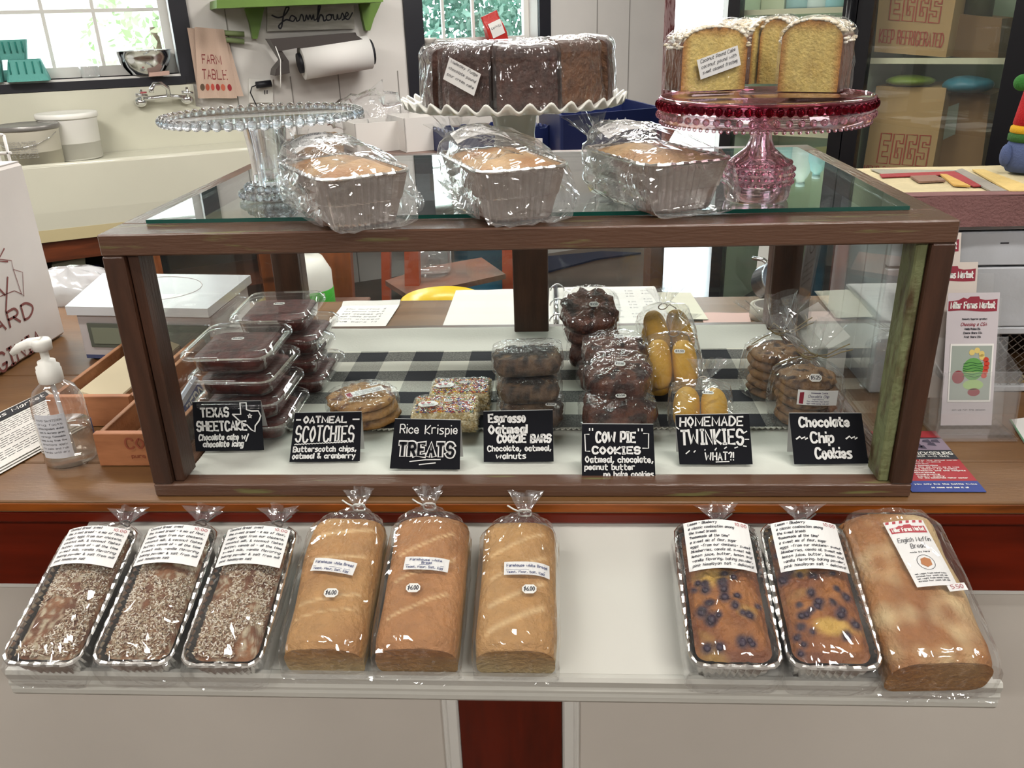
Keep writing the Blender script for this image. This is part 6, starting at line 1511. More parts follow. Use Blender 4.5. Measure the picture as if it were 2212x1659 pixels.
mb = MB(); mb.sphere((-.038, -.008, .160), .0145, 14, 10); obj('pompom', mb, pl('pomgreen', '#2f6b2a'), t)
mb = MB(); mb.sphere((0, -.034, .060), .008, 10, 8); obj('nose', mb, mat('plush_nose', hx('#b98a78'), .8), t)

t.matrix_world = MW[t] @ Matrix.Scale(.93, 4)
# brochure holder
bp_ = onz(2092, 938, 0)
t = thing('brochure_holder', 'three-tier clear acrylic brochure holder on the right of the display case', 'brochure holder', (.690, .20, 0))
def bquad(Yb, x0, x1, z0, z1, lean=.12): return [V3((x0, Yb+lean*z0, z0)), V3((x1, Yb+lean*z0, z0)), V3((x1, Yb+lean*z1, z1)), V3((x0, Yb+lean*z1, z1))]
mb = MB(); mb.box((.686, .215, .004), (.118, .11, .006), b=.001); obj('base', mb, m_acr, t, world=True)
mb = MB(); mb.prism(bquad(.172, .630, .742, .006, .105, .12), (0, .003, 0)); obj('front_panel', mb, m_acr, t, world=True)
for k, (yy, zz) in enumerate([(.200, .14), (.228, .19), (.256, .22)]):
    mb = MB(); mb.prism(bquad(yy+.004, .630, .742, .006, zz, .26), (0, .0025, 0)); obj('tier_panel', mb, m_acr, t, world=True)
for x in (.627, .7425):
    mb = MB(); mb.prism([(x, .172, .006), (x, .265, .006), (x, .29, .13), (x, .184, .10)], (.0025, 0, 0)); obj('side_panel', mb, m_acr, t, world=True)
m_bro = mat('brochure_paper', hx('#c4bcc0'), .5); m_brocream = mat('brochure_paper_cream', hx('#cfc3ba'), .5)
def brochure(label, Yb, x0, x1, z0, z1, front):
    q = Patch.quad(*bquad(Yb, x0, x1, z0, z1, .28)); t = thing('brochure', label, 'brochure', ((x0+x1)/2, Yb, z0), group='market brochures in the holder'); w, h = q.w, q.h
    mb = MB(); q.sheet(mb, .0004); obj('sheet', mb, m_bro if front else m_brocream, t, world=True)
    mb = MB(); banner(mb, q, w*.02, w*.96, h*.865, h*.955, 0, 'Miller Farms Market', 1); obj('banner', mb, [m_maroon, m_tag_], t, world=True)
    if front:
        mb = MB(); q.text(mb, 'Community Supported Agriculture', w*.30, w*.78, h*.80, h*.012, width=.0005); q.text(mb, 'Weekly Produce CSA', w*.36, w*.66, h*.725, h*.014, width=.0006); q.text(mb, 'Cheese Share CSA', w*.34, w*.70, h*.695, h*.014, width=.0006); q.text(mb, 'Fruit Share CSA', w*.36, w*.68, h*.665, h*.014, width=.0006); q.text(mb, 'join us for the season', w*.2, w*.85, h*.115, h*.010, width=.0004)
        mb.mi = 1; q.text(mb, 'Choosing a CSA', w*.28, w*.78, h*.755, h*.022, width=.0007, slant=.25); obj('lettering', mb, [m_ink, m_maroon], t, world=True)
        ph = MB(); ph.mi = 0; q.sheet(ph, .0004, x0=w*.10, x1=w*.94, y0=h*.18, y1=h*.62, off=.0009); ph.mi = 1; q.sheet(ph, .0004, x0=w*.13, x1=w*.91, y0=h*.195, y1=h*.605, off=.0012)
        def blob(cx, cy, rx, ry, mi, off): ph.mi = mi; n = 20; ph.add([q.p(w*(cx+rx*cos(2*pi*i/n)), h*(cy+ry*sin(2*pi*i/n)), off) for i in range(n)], [tuple(range(n))])
        blob(.56, .43, .20, .085, 2, .0018); blob(.58, .31, .2, .04, 7, .0018); blob(.60, .255, .12, .03, 4, .0018); blob(.28, .37, .12, .05, 4, .0018)
        for k in range(6): ph.mi = 3; q.stroke(ph, [(w*(.37+.38*i/8), h*(.375+.02*k+.006*sin(i+k))) for i in range(9)], h*.005, off=.002)
        for k, (a, b) in enumerate([(.52, .555), (.62, .57), (.71, .545), (.72, .52)]): blob(a, b, .055, .022, 5, .0021)
        for k, (a, b) in enumerate([(.80, .50), (.82, .47), (.81, .44), (.80, .41), (.78, .38)]): blob(a, b, .055, .02, 6, .0021)
        obj('photo', ph, [m_tag_, mat('photo_grey', hx('#9aa39a'), .5), mat('melon_green', hx('#5e9a4a'), .5), mat('melon_dark', hx('#1f5a2a'), .5), mat('berry_red', hx('#8a2a34'), .5), mat('squash_yellow', hx('#d8c070'), .5), mat('pepper_red', hx('#c03a24'), .5), mat('leaf_pale', hx('#9fbf78'), .5)], t, world=True)
brochure('front brochure with a produce photo in the acrylic holder', .196, .645, .722, .010, .208, True)
brochure('second brochure, its red banner showing above the front one', .222, .622, .699, .042, .246, False)
brochure('rearmost brochure, partly hidden by the case post', .246, .605, .682, .080, .284, False)
# battle flyer on the counter
t = thing('history_flyer', 'red, white and blue Fredericksburg flyer lying by the right corner of the case', 'flyer', (.58, .1, 0))
q = Patch.quad((.532, .012, .0008), (.631, .012, .0008), (.637, .196, .0008), (.538, .196, .0008)); w, h = q.w, q.h
mb = MB(); q.sheet(mb, .0005, col=(1, 1, 1)); obj('sheet', mb, mat('flyer_dark', hx('#2f3138'), .5), t, world=True)
mb = MB(); q.sheet(mb, .0003, y0=0, y1=h*.16, off=.0006); mb.mi = 1; q.sheet(mb, .0003, y0=h*.16, y1=h*.50, off=.0006); mb.mi = 2; q.sheet(mb, .0003, y0=h*.66, y1=h*.86, off=.0006); mb.mi = 1; q.sheet(mb, .0003, y0=h*.88, y1=h, off=.0006)
mb.mi = 4
for i in range(14): x = w*(.1+.8*random.Random(i).random()); y = h*(.68+.12*random.Random(i+50).random()); mb.add([q.p(x-.007, y, .0012), q.p(x+.006, y-.003, .0012), q.p(x+.005, y+.009, .0012), q.p(x-.004, y+.007, .0012)], [(0, 1, 2, 3)])
mb.mi = 3
for k in range(11): q.text(mb, ['join us for the annual march', 'guided walks', 'cannon', 'firing demonstrations', 'see the old town as it was', 'living history for families', 'downtown and the heights', 'churches', 'museums', 'open daily', 'for the battlefield visitor center'][k], w*.22, w*([.95, .7, .5, .62, .9, .85, .95, .5, .55, .6, .9][k]), h*(.475-.028*k), h*.013, width=.0009, off=.0014)
q.text(mb, 'FREDERICKSBURG', w*.05, w*.97, h*.575, h*.045, width=.0016, off=.0014); q.text(mb, 'DECEMBER 11-13 1862', w*.18, w*.88, h*.535, h*.022, width=.001, off=.0014)
q.text(mb, 'you only live the battle twice', w*.1, w*.95, h*.10, h*.018, width=.0008, off=.0014); q.text(mb, 'so come and see it all', w*.3, w*.8, h*.05, h*.018, width=.0008, off=.0014)
obj('printing', mb, [mat('flyer_blue', hx('#2c3f86'), .5), mat('flyer_red', hx('#a02830'), .5), mat('flyer_mauve', hx('#8d7c8c'), .5), m_tag_, mat('flyer_figures', hx('#4c4354'), .5)], t, world=True)
# white papers at the right edge
q = onz(2218, 935, 0); t = thing('leaflet', 'white leaflet with thin green edge at the right edge of the counter', 'leaflet', (.80, .2, 0))
P = [onz(2180, 908, .001), onz(2240, 900, .001), onz(2270, 965, .001), onz(2212, 958, .001)]; mb = MB(); mb.prism(P[::-1], (0, 0, .0012)); obj('sheet', mb, m_paper, t, world=True)
mb = MB(); q = Patch.quad(P[3], P[2], P[1], P[0]); q.sheet(mb, .0003, x0=0, x1=q.w*.06, off=.0016); obj('edge_print', mb, mat('leaf_print', hx('#5a8f6a')), t, world=True)
# open white box behind the glass side
t = thing('flattened_box', 'open white cardboard box top seen through the right glass side', 'box', (.60, .52, 0)); 
mb = MB(); mb.prism([V3((.532, .42, .001)), V3((.565, .42, .001)), V3((.565, .62, .001)), V3((.532, .62, .001))], (0, 0, .05)); obj('box', mb, m_card_w, t, world=True)
mb = MB(); mb.prism([V3((.532, .42, .052)), V3((.568, .42, .075)), V3((.568, .62, .075)), V3((.532, .62, .052))], (0, 0, .002)); obj('flap', mb, m_card_w, t, world=True)
# ------------------------------------------------------------------ sink under the left window
m_enamel = mat('cream_enamel', hx('#c9c7b6'), .18, nvar=.06, nscale=2, coat=.3)
m_enamel_d = mat('cream_enamel_worn', hx('#b9ac86'), .35)
sk = thing('farm_sink', 'long cream enamel farmhouse sink with high apron under the window', 'sink', wpt(.6, ZF, .3))
ZR = .03; SO_ = .55       # rim height, distance of the apron from the wall
s_l = ws(wl(-330, 400, SO_)); s_r = ws(onz(553, 298, ZR))
def sw(s, z, off): return wpt(s, z, off)
def wprism(nm, pts, thick, m, par, b=0):   # pts: (s,z) outline at offset 'off', extruded towards the wall
    off = pts[0]; mb = MB(); slab(mb, [wpt(s, z, off) for s, z in pts[1:]], WN, thick); return obj(nm, mb, m, par, world=True)
mb = MB(); rings = []
for i in range(2):
    s = (s_l, s_r)[i]
    rings.append([wpt(s, z, o) for o, z in [(SO_, ZR-.012), (SO_-.004, ZR-.003), (SO_-.015, ZR), (SO_-.035, ZR-.002), (SO_-.05, ZR-.02), (SO_-.055, ZR-.055), (SO_-.03, ZR-.06), (SO_-.02, -.28), (SO_+.0, -.30), (SO_+.004, -.20)]])
mb.smooth = False; mb.loft(rings); obj('apron', mb, m_enamel, sk, world=True)
mb = MB(); mb.tube([wpt(s_l, ZR-.012, SO_-.016), wpt(s_r-.03, ZR-.012, SO_-.016), wpt(s_r-.008, ZR-.012, SO_-.035), wpt(s_r, ZR-.012, SO_-.07), wpt(s_r, ZR-.012, .02)], .016, 10); obj('rim', mb, m_enamel, sk, world=True)
wprism('drainboard', [SO_-.056, (s_l, -.015), (s_r-.005, -.015), (s_r-.005, .008), (s_l, .008)], SO_-.09, m_enamel, sk)
mb = MB(); slab(mb, [wpt(s_r-.004, z, o) for o, z in ((SO_-.01, -.28), (.0, -.28), (.0, ZR), (SO_-.01, ZR))], WD, -.02); obj('end_wall', mb, m_enamel, sk, world=True)
zs_ = W1[2]-.058
wprism('backsplash', [.03, (s_l, -.05), (s_r+.02, -.05), (s_r+.02, .12), (ws(wl(415, 180, .03)), .22), (ws(wl(415, 170, .03)), zs_), (s_l, zs_)], .025, m_enamel, sk)
wprism('lower_rail', [SO_+.002, (s_l, -.345), (s_r, -.345), (s_r, -.285), (s_l, -.285)], .06, m_enamel_d, sk)
m_sinkwood = mat('red_brown_cabinet_wood', hx('#6d3519'), .45, col2=hx('#4c2410'), nscale=4, nstretch=(1, 1, 6))
cbn = thing('sink_cabinet', 'red-brown wooden stand under the sink with open shelves, their shade painted on the back', 'cabinet', wpt(.6, ZF, .3))
wprism('front_rail', [SO_-.02, (s_l, -.45), (s_r-.02, -.45), (s_r-.02, -.346), (s_l, -.346)], .03, m_sinkwood, cbn)
wprism('back_panel', [.04, (s_l, ZF), (s_r-.02, ZF), (s_r-.02, -.35), (s_l, -.35)], .02, mat('recess_shade', hx('#2a211c'), .8), cbn)  # dark colour stands in for the shade deep under the sink
wprism('shelf', [SO_-.02, (s_l, -.72), (s_r-.02, -.72), (s_r-.02, -.69), (s_l, -.69)], SO_-.08, m_sinkwood, cbn)
for k in range(3):
    s = [s_r-.14, s_r-.75, s_l+.3][k]; wprism('leg', [SO_-.02, (s, ZF), (s+.10, ZF), (s+.10, -.451), (s, -.451)], .08, mat('orange_brown_wood', hx('#8c4a1c'), .5, col2=hx('#6e3814'), nscale=5, nstretch=(5, 5, 1)), cbn)
# items on the low shelf, seen beside and through the case
def lowbox(label, name, px, off, h, m, d=.15):
    P = [wl(u, v, off) for u, v in px]; n = WN
    t = thing(name, label, 'box', (P[0]+P[2])/2); mb = MB(); slab(mb, P, WN, d); obj('body', mb, m, t, world=True); return t
lowbox('grey-green storage tin on the shelf under the sink beside the carton', 'storage_tin', [(108, 700), (195, 690), (183, 556), (112, 572)], SO_-.10, .2, mat('grey_green_card', hx('#8b8f7c'), .6))
t = thing('drink_can', 'small dark blue and red can on the shelf under the sink', 'can', wl(205, 596, SO_-.12)-V3((0, 0, .05))); mb = MB(); mb.lathe([(.001, 0), (.032, 0), (.034, .004), (.034, .10), (.030, .105), (.001, .105)], 24); obj('can', mb, mat('can_navy', hx('#2b2450'), .35), t)
mb = MB(); mb.lathe([(.0345, .015), (.0345, .05)], 24, cap=False); obj('can_band', mb, mat('can_red', hx('#a8442e'), .35), t)
lowbox('cream box under the red and blue can', 'cream_box', [(193, 700), (262, 700), (255, 596), (193, 602)], SO_-.08, .2, mat('cream_card', hx('#b3a891'), .6))
# crumpled plastic bag behind the scale
p = V3((-1.18, .98, -.14)); t = thing('plastic_bag', 'crumpled white plastic bag between the carton and the scale', 'bag', p)
mb = MB(); mb.smooth = False; mb.sphere((0, 0, .10), .11, 26, 14, (1.5, .8, 1)); mb.v = [tuple(V3(v)*(1+.22*noise.noise(V3(v)*18)+.1*noise.noise(V3(v)*45))) for v in mb.v]; obj('bag', mb, film('milky_bag', haze=.55, refl=1.2, base=.05, rough=.15, hazecol=(.8, .8, .82)), t)
t.location = (p.x, p.y, p.z)
# long trim rail behind the counter holding the bag: low work table
lt = thing('low_table', 'low wooden packing table behind the left end of the counter', 'table', (-1.5, 1.15, ZF)); mb = MB(); mb.box((-1.45, 1.16, -.165), (1.3, .38, .03), b=.004); obj('table_top', mb, m_counter, lt, world=True)
for x in (-2.05, -.86):
    for y in (1.0, 1.32): mb = MB(); mb.box((x, y, -.566), (.05, .05, .765), b=.003); obj('leg', mb, m_counter, lt, world=True)

# ------------------------------------------------------------------ buckets in the sink
def bucket(label, name, u, vbot, vtop, wpx, lidm, bodym, woff, taper=.93, lid=True, wire=False):
    zb = .009; b = onP(u, vbot, WP+WN*woff, WN); b = V3((b.x, b.y, zb)); dist = (b-CAM).dot(FW); r = wpx/2/FPX*dist
    h = [z/1000 for z in range(20, 500, 2)]; hh = min(h, key=lambda q: abs(829.5-FPX*((V3((b.x, b.y, zb+q))-CAM).dot(UPV))/((V3((b.x, b.y, zb+q))-CAM).dot(FW))-vtop))
    t = thing(name, label, 'bucket', (b.x, b.y, zb))
    mb = MB(); mb.lathe([(.001, .001), (r*taper*.97, .001), (r*taper, .006), (r*.985, hh*.82), (r*1.0, hh*.84), (r*1.0, hh*.94), (r*.96, hh*.94), (r*.95, .01), (.001, .008)], 40, cap=False); obj('pail', mb, bodym, t)
    if lid: mb = MB(); mb.lathe([(r*1.03, hh*.88), (r*1.05, hh*.90), (r*1.05, hh*.985), (r*1.01, hh), (r*.96, hh*.985), (.001, hh*.985)], 40); obj('lid', mb, lidm, t)
    if wire: mb = MB(); mb.tube([V3((r*1.02*cos(a), -abs(r*1.02*sin(a)), hh*.8-.06*sin(a))) for a in [pi*i/12 for i in range(13)]], .002, 5); obj('handle', mb, m_steel, t)
    return t, r, hh
bucket('white lidded plastic bucket standing in the sink', 'plastic_bucket', 160, 322, 242, 116, m_pp, mat('white_bucket', hx('#dedcd6'), .4), .20)
t, r, hh = bucket('cream bucket with grey lid and wire handle in front of the white bucket', 'plastic_bucket', 78, 352, 268, 118, mat('grey_lid', hx('#85827e'), .35, .4), mat('cloudy_bucket', hx('#cbc6b6'), .4), .36, wire=True)
mb = MB(); q = Patch(r*1.5, hh*.45, lambda x, y: V3((r*cos(-pi/2-.65+x/r), r*sin(-pi/2-.65+x/r), hh*.22+y))*1.0+V3((0, 0, 0)))
for k in range(9): q.text(mb, ['DISH MACHINE POWDER', 'keep out of reach', 'directions for use', 'mix one scoop per', 'two gallons of warm', 'water and rinse well', 'store in a dry place', 'do not swallow', 'net 10 pounds'][k], .01, q.w*.9, q.h*(.9-.1*k), q.h*.055, width=.0016, off=.0015)
obj('label_print', mb, mat('faint_print', hx('#8f8c86'), .7), t)

# faucet
fc = wl(345, 205, .03); t = thing('wall_faucet', 'chrome wall-mounted faucet with two cross handles above the sink', 'faucet', (fc.x, fc.y, fc.z))
def fw(u, v, off): return wl(u, v, off)
mb = MB(); mb.tube([fw(303, 214, .08), fw(330, 212, .08), fw(365, 208, .08), fw(402, 210, .08)], .012, 10); obj('body', mb, m_steel, t, world=True)
for (u, v, nm) in ((304, 220, 'a'), (403, 214, 'b')):
    c = fw(u, v, .06); mb = MB(); mb.sphere(c, .034, 18, 12, (1, 1, .8)); obj('escutcheon', mb, m_steel, t, world=True)
    mb = MB(); c = fw(u+2, v-14, .10); mb.tube([c-WD*.03+V3((0, 0, .004)), c, c+WD*.03-V3((0, 0, .004))], .008, 8); mb.tube([c-V3((0, 0, .025)), c+V3((0, 0, .03))], .007, 8); obj('handle', mb, m_steel, t, world=True)
mb = MB(); mb.tube([fw(365, 207, .09), fw(362, 190, .11), fw(348, 181, .15), fw(332, 182, .19), fw(327, 192, .20), fw(327, 200, .20)], [.013, .012, .011, .011, .012, .013], 10); obj('spout', mb, m_steel, t, world=True)
mb = MB(); c = fw(310, 200, .13); mb.lathe([(.016, -.004), (.017, .004)], 16, c=c); obj('red_button', mb, mat('faded_red_plastic', hx('#b0565c'), .5), t, world=True)
mb = MB(); slab(mb, [fw(322, 166, .09), fw(366, 162, .09), fw(366, 153, .09), fw(322, 157, .09)], WN, .05); obj('soap_dish', mb, mat('pink_soap', hx('#b5968a'), .5), t, world=True)

# sill items
def sill_item(u, v, off=-.05): q = wl(u, v, off); return V3((q.x, q.y, W1[2]))
sz = W1[2]+.001
def on_sill(u, off): q = onP(u, 150, WP+WN*off, WN); return V3((q.x, q.y, sz))
b0 = on_sill(316, -.03)
t = thing('steel_bowl', 'stainless steel mixing bowl on the window sill above the faucet', 'bowl', b0)
k = .145
mb = MB(); mb.lathe([(.001, .001), (k*.5, .001), (k*.58, .004), (k*.82, .045), (k*.95, .09), (k*.98, .122), (k*1.04, .125), (k*1.03, .128), (k*.96, .125), (k*.92, .09), (k*.78, .048), (k*.5, .008), (.001, .007)], 48, cap=False); obj('bowl', mb, m_steel, t)
m_teal = mat('teal_paper_pulp', hx('#5c9f96'), .8, bump=.3, bscale=80)
def basket(label, c, w, h, flip, zoff):
    t = thing('berry_basket', label, 'basket', c+V3((0, 0, zoff)), RZ(WY), 'teal berry baskets on the sill')
    mb = MB(); w0, w1 = (w*.78, w) if not flip else (w, w*.74)
    mb.loft([[V3((a, b, z)) for a, b in resample(rrect(q, q, .02), 40)] for q, z in ((w0, 0), (w1, h))], True, False); mb.loft([[V3((a, b, z)) for a, b in resample(rrect(q-.008, q-.008, .02), 40)] for q, z in ((w1, h), (w0, .003))], False, True); obj('basket', mb, m_teal, t)
    mb = MB()
    for s_ in range(5):
        x = (-.36+.18*s_)*w; mb.tube([(x, -(w0*.3+w1*.2)-.004-.0, h*.35), (x, -(w1*.5)-.001 if not flip else -w1*.5-.004, h*.9)], .004, 5)
    o = obj('slots', mb, mat('teal_shadow', hx('#2b7a70'), .9), t); o['kind'] = 'stuff'  # shade inside the slots drawn as darker teal bars
c0 = on_sill(58, -.01); basket('upturned teal berry basket at the bottom of the pair on the sill', c0, .20, .105, True, 0)
basket('teal berry basket standing on the upturned one', c0+V3((-.045, -.02, 0)), .16, .095, False, .106)
basket('teal berry basket at the far left edge of the sill', on_sill(-30, -.02), .17, .16, False, 0)
c0 = on_sill(193, -.03); t = thing('glass_jar', 'small clear glass jar on the sill between the baskets and the bowl', 'jar', c0); mb = MB(); mb.lathe([(.001, .001), (.048, .001), (.05, .01), (.05, .10), (.046, .105), (.046, .115)], 32, cap=False); obj('jar', mb, film('jar_glass', haze=.08, refl=1.3, base=.05, rough=.02), t)

# ------------------------------------------------------------------ things on the wall
# tea towel on pegs
m_towel = mat('tan_linen', hx('#bda493'), .9, bump=.2, bscale=250)
t = thing('tea_towel', 'tan tea towel lettered with red words hanging on the wall', 'towel', wl(455, 65, .05))
def bil(P, s, u): a = P[0]*(1-s)+P[1]*s; b = P[3]*(1-s)+P[2]*s; return a*(1-u)+b*u
def towel(nm, px, off, m=m_towel, f=3.0):
    P = [wl(*q, off) for q in px]; mb = MB(); pt = Patch(1, 1, lambda s, u: bil(P, s, u)+WN*(.010*sin(s*f*pi+.5)*(1-u*.3)+.004*sin(s*9+u*3)))
    pt.sheet(mb, .003, 20, 8); obj(nm, mb, m, t, world=True); return pt
towel('back_fold', [(428, 205), (526, 208), (487, 66), (404, 60)], .035)
pt = towel('front_fold', [(428, 212), (512, 212), (484, 64), (420, 58)], .055)
mb = MB()
def tl(sx, x0, x1, y, sz, w): pt2 = pt; [pt2.stroke(mb, Q, w, off=.004) for Q in []]; pt2.text(mb, sx, x0, x1, y, sz, width=w, off=.004)
tl('FARM', .16, .72, .50, .12, .018); tl('TO', .40, .44, .42, .001, .001) if False else None; tl('TABLE', .14, .82, .28, .13, .018)
obj('lettering', mb, mat('towel_red_print', hx('#7e3436'), .9), t, world=True)
for k, (s, c) in enumerate([(.12, '#5a4a3c'), (.25, '#a8523c'), (.40, '#b04c40'), (.55, '#8f3030'), (.68, '#b8604a'), (.84, '#8f2a30')]):
    mb = MB(); q = [pt.p(s+.055*cos(2*pi*i/12), .16+.05*sin(2*pi*i/12), .0045) for i in range(12)]; mb.add(q, [tuple(range(12))]); obj('fruit_print', mb, mat('print_%d' % k, hx(c), .9), t, world=True)
t = thing('peg_rail', 'green wooden pegs on the wall beside the tea towel', 'peg', wl(500, 80, .03))
for k, (v, dv) in enumerate([(70, 4), (84, 6)]):
    mb = MB(); mb.tube([wl(470, v, .03), wl(528, v+dv, .05)], .014, 8); obj('peg', mb, mat('sage_green_paint', hx('#77855a'), .6), t, world=True)
# outlet with a charger
t = thing('wall_outlet', 'white wall outlet beside the tea towel', 'outlet', wl(565, 200, .01)); mb = MB(); slab(mb, [wl(538, 222, .012), wl(590, 222, .012), wl(589, 170, .012), wl(537, 170, .012)], WN, .01); obj('plate', mb, m_white, t, world=True)
mb = MB(); slab(mb, [wl(571, 204, .0135), wl(573, 204, .0135), wl(573, 195, .0135), wl(571, 195, .0135)], WN, .002); obj('slot', mb, m_black, t, world=True)
mb = MB(); slab(mb, [wl(576, 203, .0135), wl(578, 203, .0135), wl(578, 195, .0135), wl(576, 195, .0135)], WN, .002); obj('slot', mb, m_black, t, world=True)
t = thing('charger', 'black charger plugged into the wall outlet with a thin cord', 'charger', wl(568, 182, .04)); mb = MB(); mb.tube([wl(553, 184, .05), wl(586, 180, .05)], .019, 10); obj('plug', mb, m_black, t, world=True)
mb = MB(); mb.tube([wl(*q, .045) for q in ((554, 184), (544, 188), (541, 200), (548, 215), (556, 232), (560, 250))], .0035, 5); obj('cord', mb, m_black, t, world=True)
# green shelf, sign and roll holder
m_gr = mat('apple_green_paint', hx('#67873a'), .45, nvar=.1, nscale=10)
t = thing('green_shelf', 'apple green wall shelf with scrolled brackets', 'shelf', wl(650, 10, .1))
P = [wl(468, 18, .30), wl(828, 4, .30), wl(828, -14, .30), wl(468, 0, .30)]; mb = MB(); slab(mb, P, WN, .29); obj('board', mb, m_gr, t, world=True)
for pts in ([(528, 14), (572, 12), (562, 60), (556, 84), (546, 84), (540, 50)], [(778, 6), (824, 4), (808, 40), (800, 66), (790, 66), (784, 40)]):
    P = [wl(u, v, .05) for u, v in pts]; mb = MB(); slab(mb, P, WN, .045); obj('bracket', mb, m_gr, t, world=True)
for k, (u, col) in enumerate([(560, '#6b4a2c'), (590, '#7d5a35'), (640, '#5d3c22')]):
    q = wl(u, -4, .18); tt = thing('shelf_jar', ['leftmost brown jar on the green shelf, cut by the top edge', 'second brown jar on the green shelf, cut by the top edge', 'third brown jar on the green shelf, cut by the top edge'][k], 'jar', q+V3((0, 0, .004)), group='jars on the green shelf'); mb = MB(); mb.lathe([(.001, 0), (.035, 0), (.036, .06), (.028, .07), (.001, .075)], 20); obj('jar', mb, mat('jar_%d' % k, hx(col), .4), tt)
t = thing('farmhouse_sign', 'whitewashed wooden sign reading farmhouse above the paper roll', 'sign', wl(672, 40, .03))
P = [wl(577, 68, .03), wl(766, 62, .03), wl(764, 4, .03), wl(578, 12, .03)]; mb = MB(); slab(mb, P, WN, .02); obj('board', mb, mat('whitewashed_board', hx('#bdbab2'), .7, col2=hx('#a29d93'), nscale=8, nstretch=(1, 1, 6)), t, world=True)
q = Patch.quad(*P); w, h = q.w, q.h; mb = MB()
def cur(pts, wd=.0075):
    Q = [(w*a, h*b) for a, b in pts]; R_ = []
    for i in range(len(Q)-1):
        p0, p1, p2, p3 = Q[max(0, i-1)], Q[i], Q[i+1], Q[min(len(Q)-1, i+2)]
        for k in range(5):
            tt = k/5; R_.append(tuple(.5*(2*p1[a]+(p2[a]-p0[a])*tt+(2*p0[a]-5*p1[a]+4*p2[a]-p3[a])*tt*tt+(3*p1[a]-p0[a]-3*p2[a]+p3[a])*tt**3) for a in (0, 1)))
    R_.append(Q[-1]); q.stroke(mb, R_, wd, off=.0015)
cur([(.05, .62), (.12, .52), (.19, .60), (.24, .86), (.21, .90), (.18, .60), (.16, .18), (.14, .10), (.13, .22), (.20, .42), (.25, .40)], .009)
cur([(.31, .52), (.27, .58), (.25, .42), (.29, .36), (.32, .50), (.33, .36), (.36, .40)]); cur([(.36, .40), (.38, .60), (.40, .54), (.41, .36), (.43, .40)])
cur([(.43, .40), (.44, .58), (.46, .40), (.48, .58), (.50, .40), (.52, .58), (.53, .38), (.56, .42)]); cur([(.56, .42), (.60, .86), (.58, .90), (.57, .30), (.60, .56), (.63, .50), (.64, .34), (.67, .38)], .009)
cur([(.70, .56), (.67, .50), (.68, .36), (.72, .38), (.73, .52), (.70, .57), (.75, .54)]); cur([(.75, .56), (.76, .38), (.79, .38), (.80, .56), (.81, .38), (.84, .42)]); cur([(.84, .42), (.86, .60), (.88, .40), (.85, .34), (.89, .40)]); cur([(.89, .44), (.93, .54), (.91, .62), (.89, .44), (.93, .36), (.98, .60)])
obj('lettering', mb, m_ink, t, world=True)
t = thing('paper_roll_holder', 'dark metal wall holder for a wide white paper roll', 'paper holder', wl(690, 110, .1)); mdm = mat('dark_metal', hx('#4c4644'), .4, .5)
A = wl(652, 136, .15); B = wl(797, 113, .15); ax = (B-A).normalized()
mb = MB(); P = [wl(583, 84, .20), wl(762, 71, .20), wl(795, 92, .20), wl(640, 104, .20), wl(598, 112, .20)]; slab(mb, P, WN, .02); obj('cutter_plate', mb, mdm, t, world=True)
mb = MB(); slab(mb, [wl(584, 84, .03), wl(768, 70, .03), wl(775, 86, .03), wl(590, 100, .03)], WN, .02); obj('back_bar', mb, mdm, t, world=True)
mb = MB(); slab(mb, [wl(u, v, .19) for u, v in ((583, 84), (600, 96), (624, 132), (626, 158), (594, 164), (596, 150), (612, 130))], WN, .15); obj('side_arm', mb, mdm, t, world=True)
mb = MB(); mb.tube([A-ax*.02, A+ax*.01], .055, 24); obj('roll_core', mb, m_black, t, world=True)
mb = MB(); mb.tube([A, B], .092, 36); obj('paper_roll', mb, mat('roll_paper', hx('#d5d2ce'), .7), t, world=True)
mb = MB(); mb.tube([B, B+ax*.02], .07, 24); obj('end_cap', mb, m_black, t, world=True)
mb = MB(); mb.tube([wl(595, 100, .22), wl(606, 130, .22), wl(606, 170, .22), wl(606, 190, .22)], .003, 5); obj('cord', mb, mw_, t, world=True)

# ------------------------------------------------------------------ back work table with tubs and crates
ZB = .0
bt = thing('back_table', 'brown work table along the wall behind the display case', 'table', wpt(2.3, ZF, .4))
a, b = onz(585, 345, ZB), onz(1440, 348, ZB); cc, dd, de = wpt(ws(b)+.05, ZB, .04), wpt(s_r+.06, ZB, .04), wpt(s_r+.06, ZB, .80)
mb = MB(); mb.prism([V3((q.x, q.y, ZB-.035)) for q in (a, b, cc, dd, de)], (0, 0, .035)); m_tt = mat('brown_table_top', hx('#6b5045'), .35, nvar=.15, nscale=8); obj('table_top', mb, m_tt, bt, world=True)
ed = (b-a).normalized(); en = V3((ed.y, -ed.x, 0))
mb = MB(); mb.prism([V3((q.x, q.y, ZB-.20)) for q in (a-en*.02, b-en*.02, b-en*.05, a-en*.05)], (0, 0, .164)); obj('apron', mb, mat('grey_painted_apron', hx('#8f8b90'), .5), bt, world=True)
L_ = (b-a).length
for k, (s0, s1, c) in enumerate([(.30, .36, '#c9c6c6'), (.42, .60, '#8a7466'), (.66, .70, '#c9c6c6'), (.74, .9, '#8a7466')]):
    mb = MB(); mb.prism([V3((q.x, q.y, ZB-.15)) for q in (a+ed*L_*s0-en*.018, a+ed*L_*s1-en*.018, a+ed*L_*s1-en*.03, a+ed*L_*s0-en*.03)], (0, 0, .10)); obj('drawer_front', mb, mat('drawer_%s' % c[1:], hx(c), .6), bt, world=True)
m_or = mat('orange_paint', hx('#9a4527'), .45, nvar=.1, nscale=6)
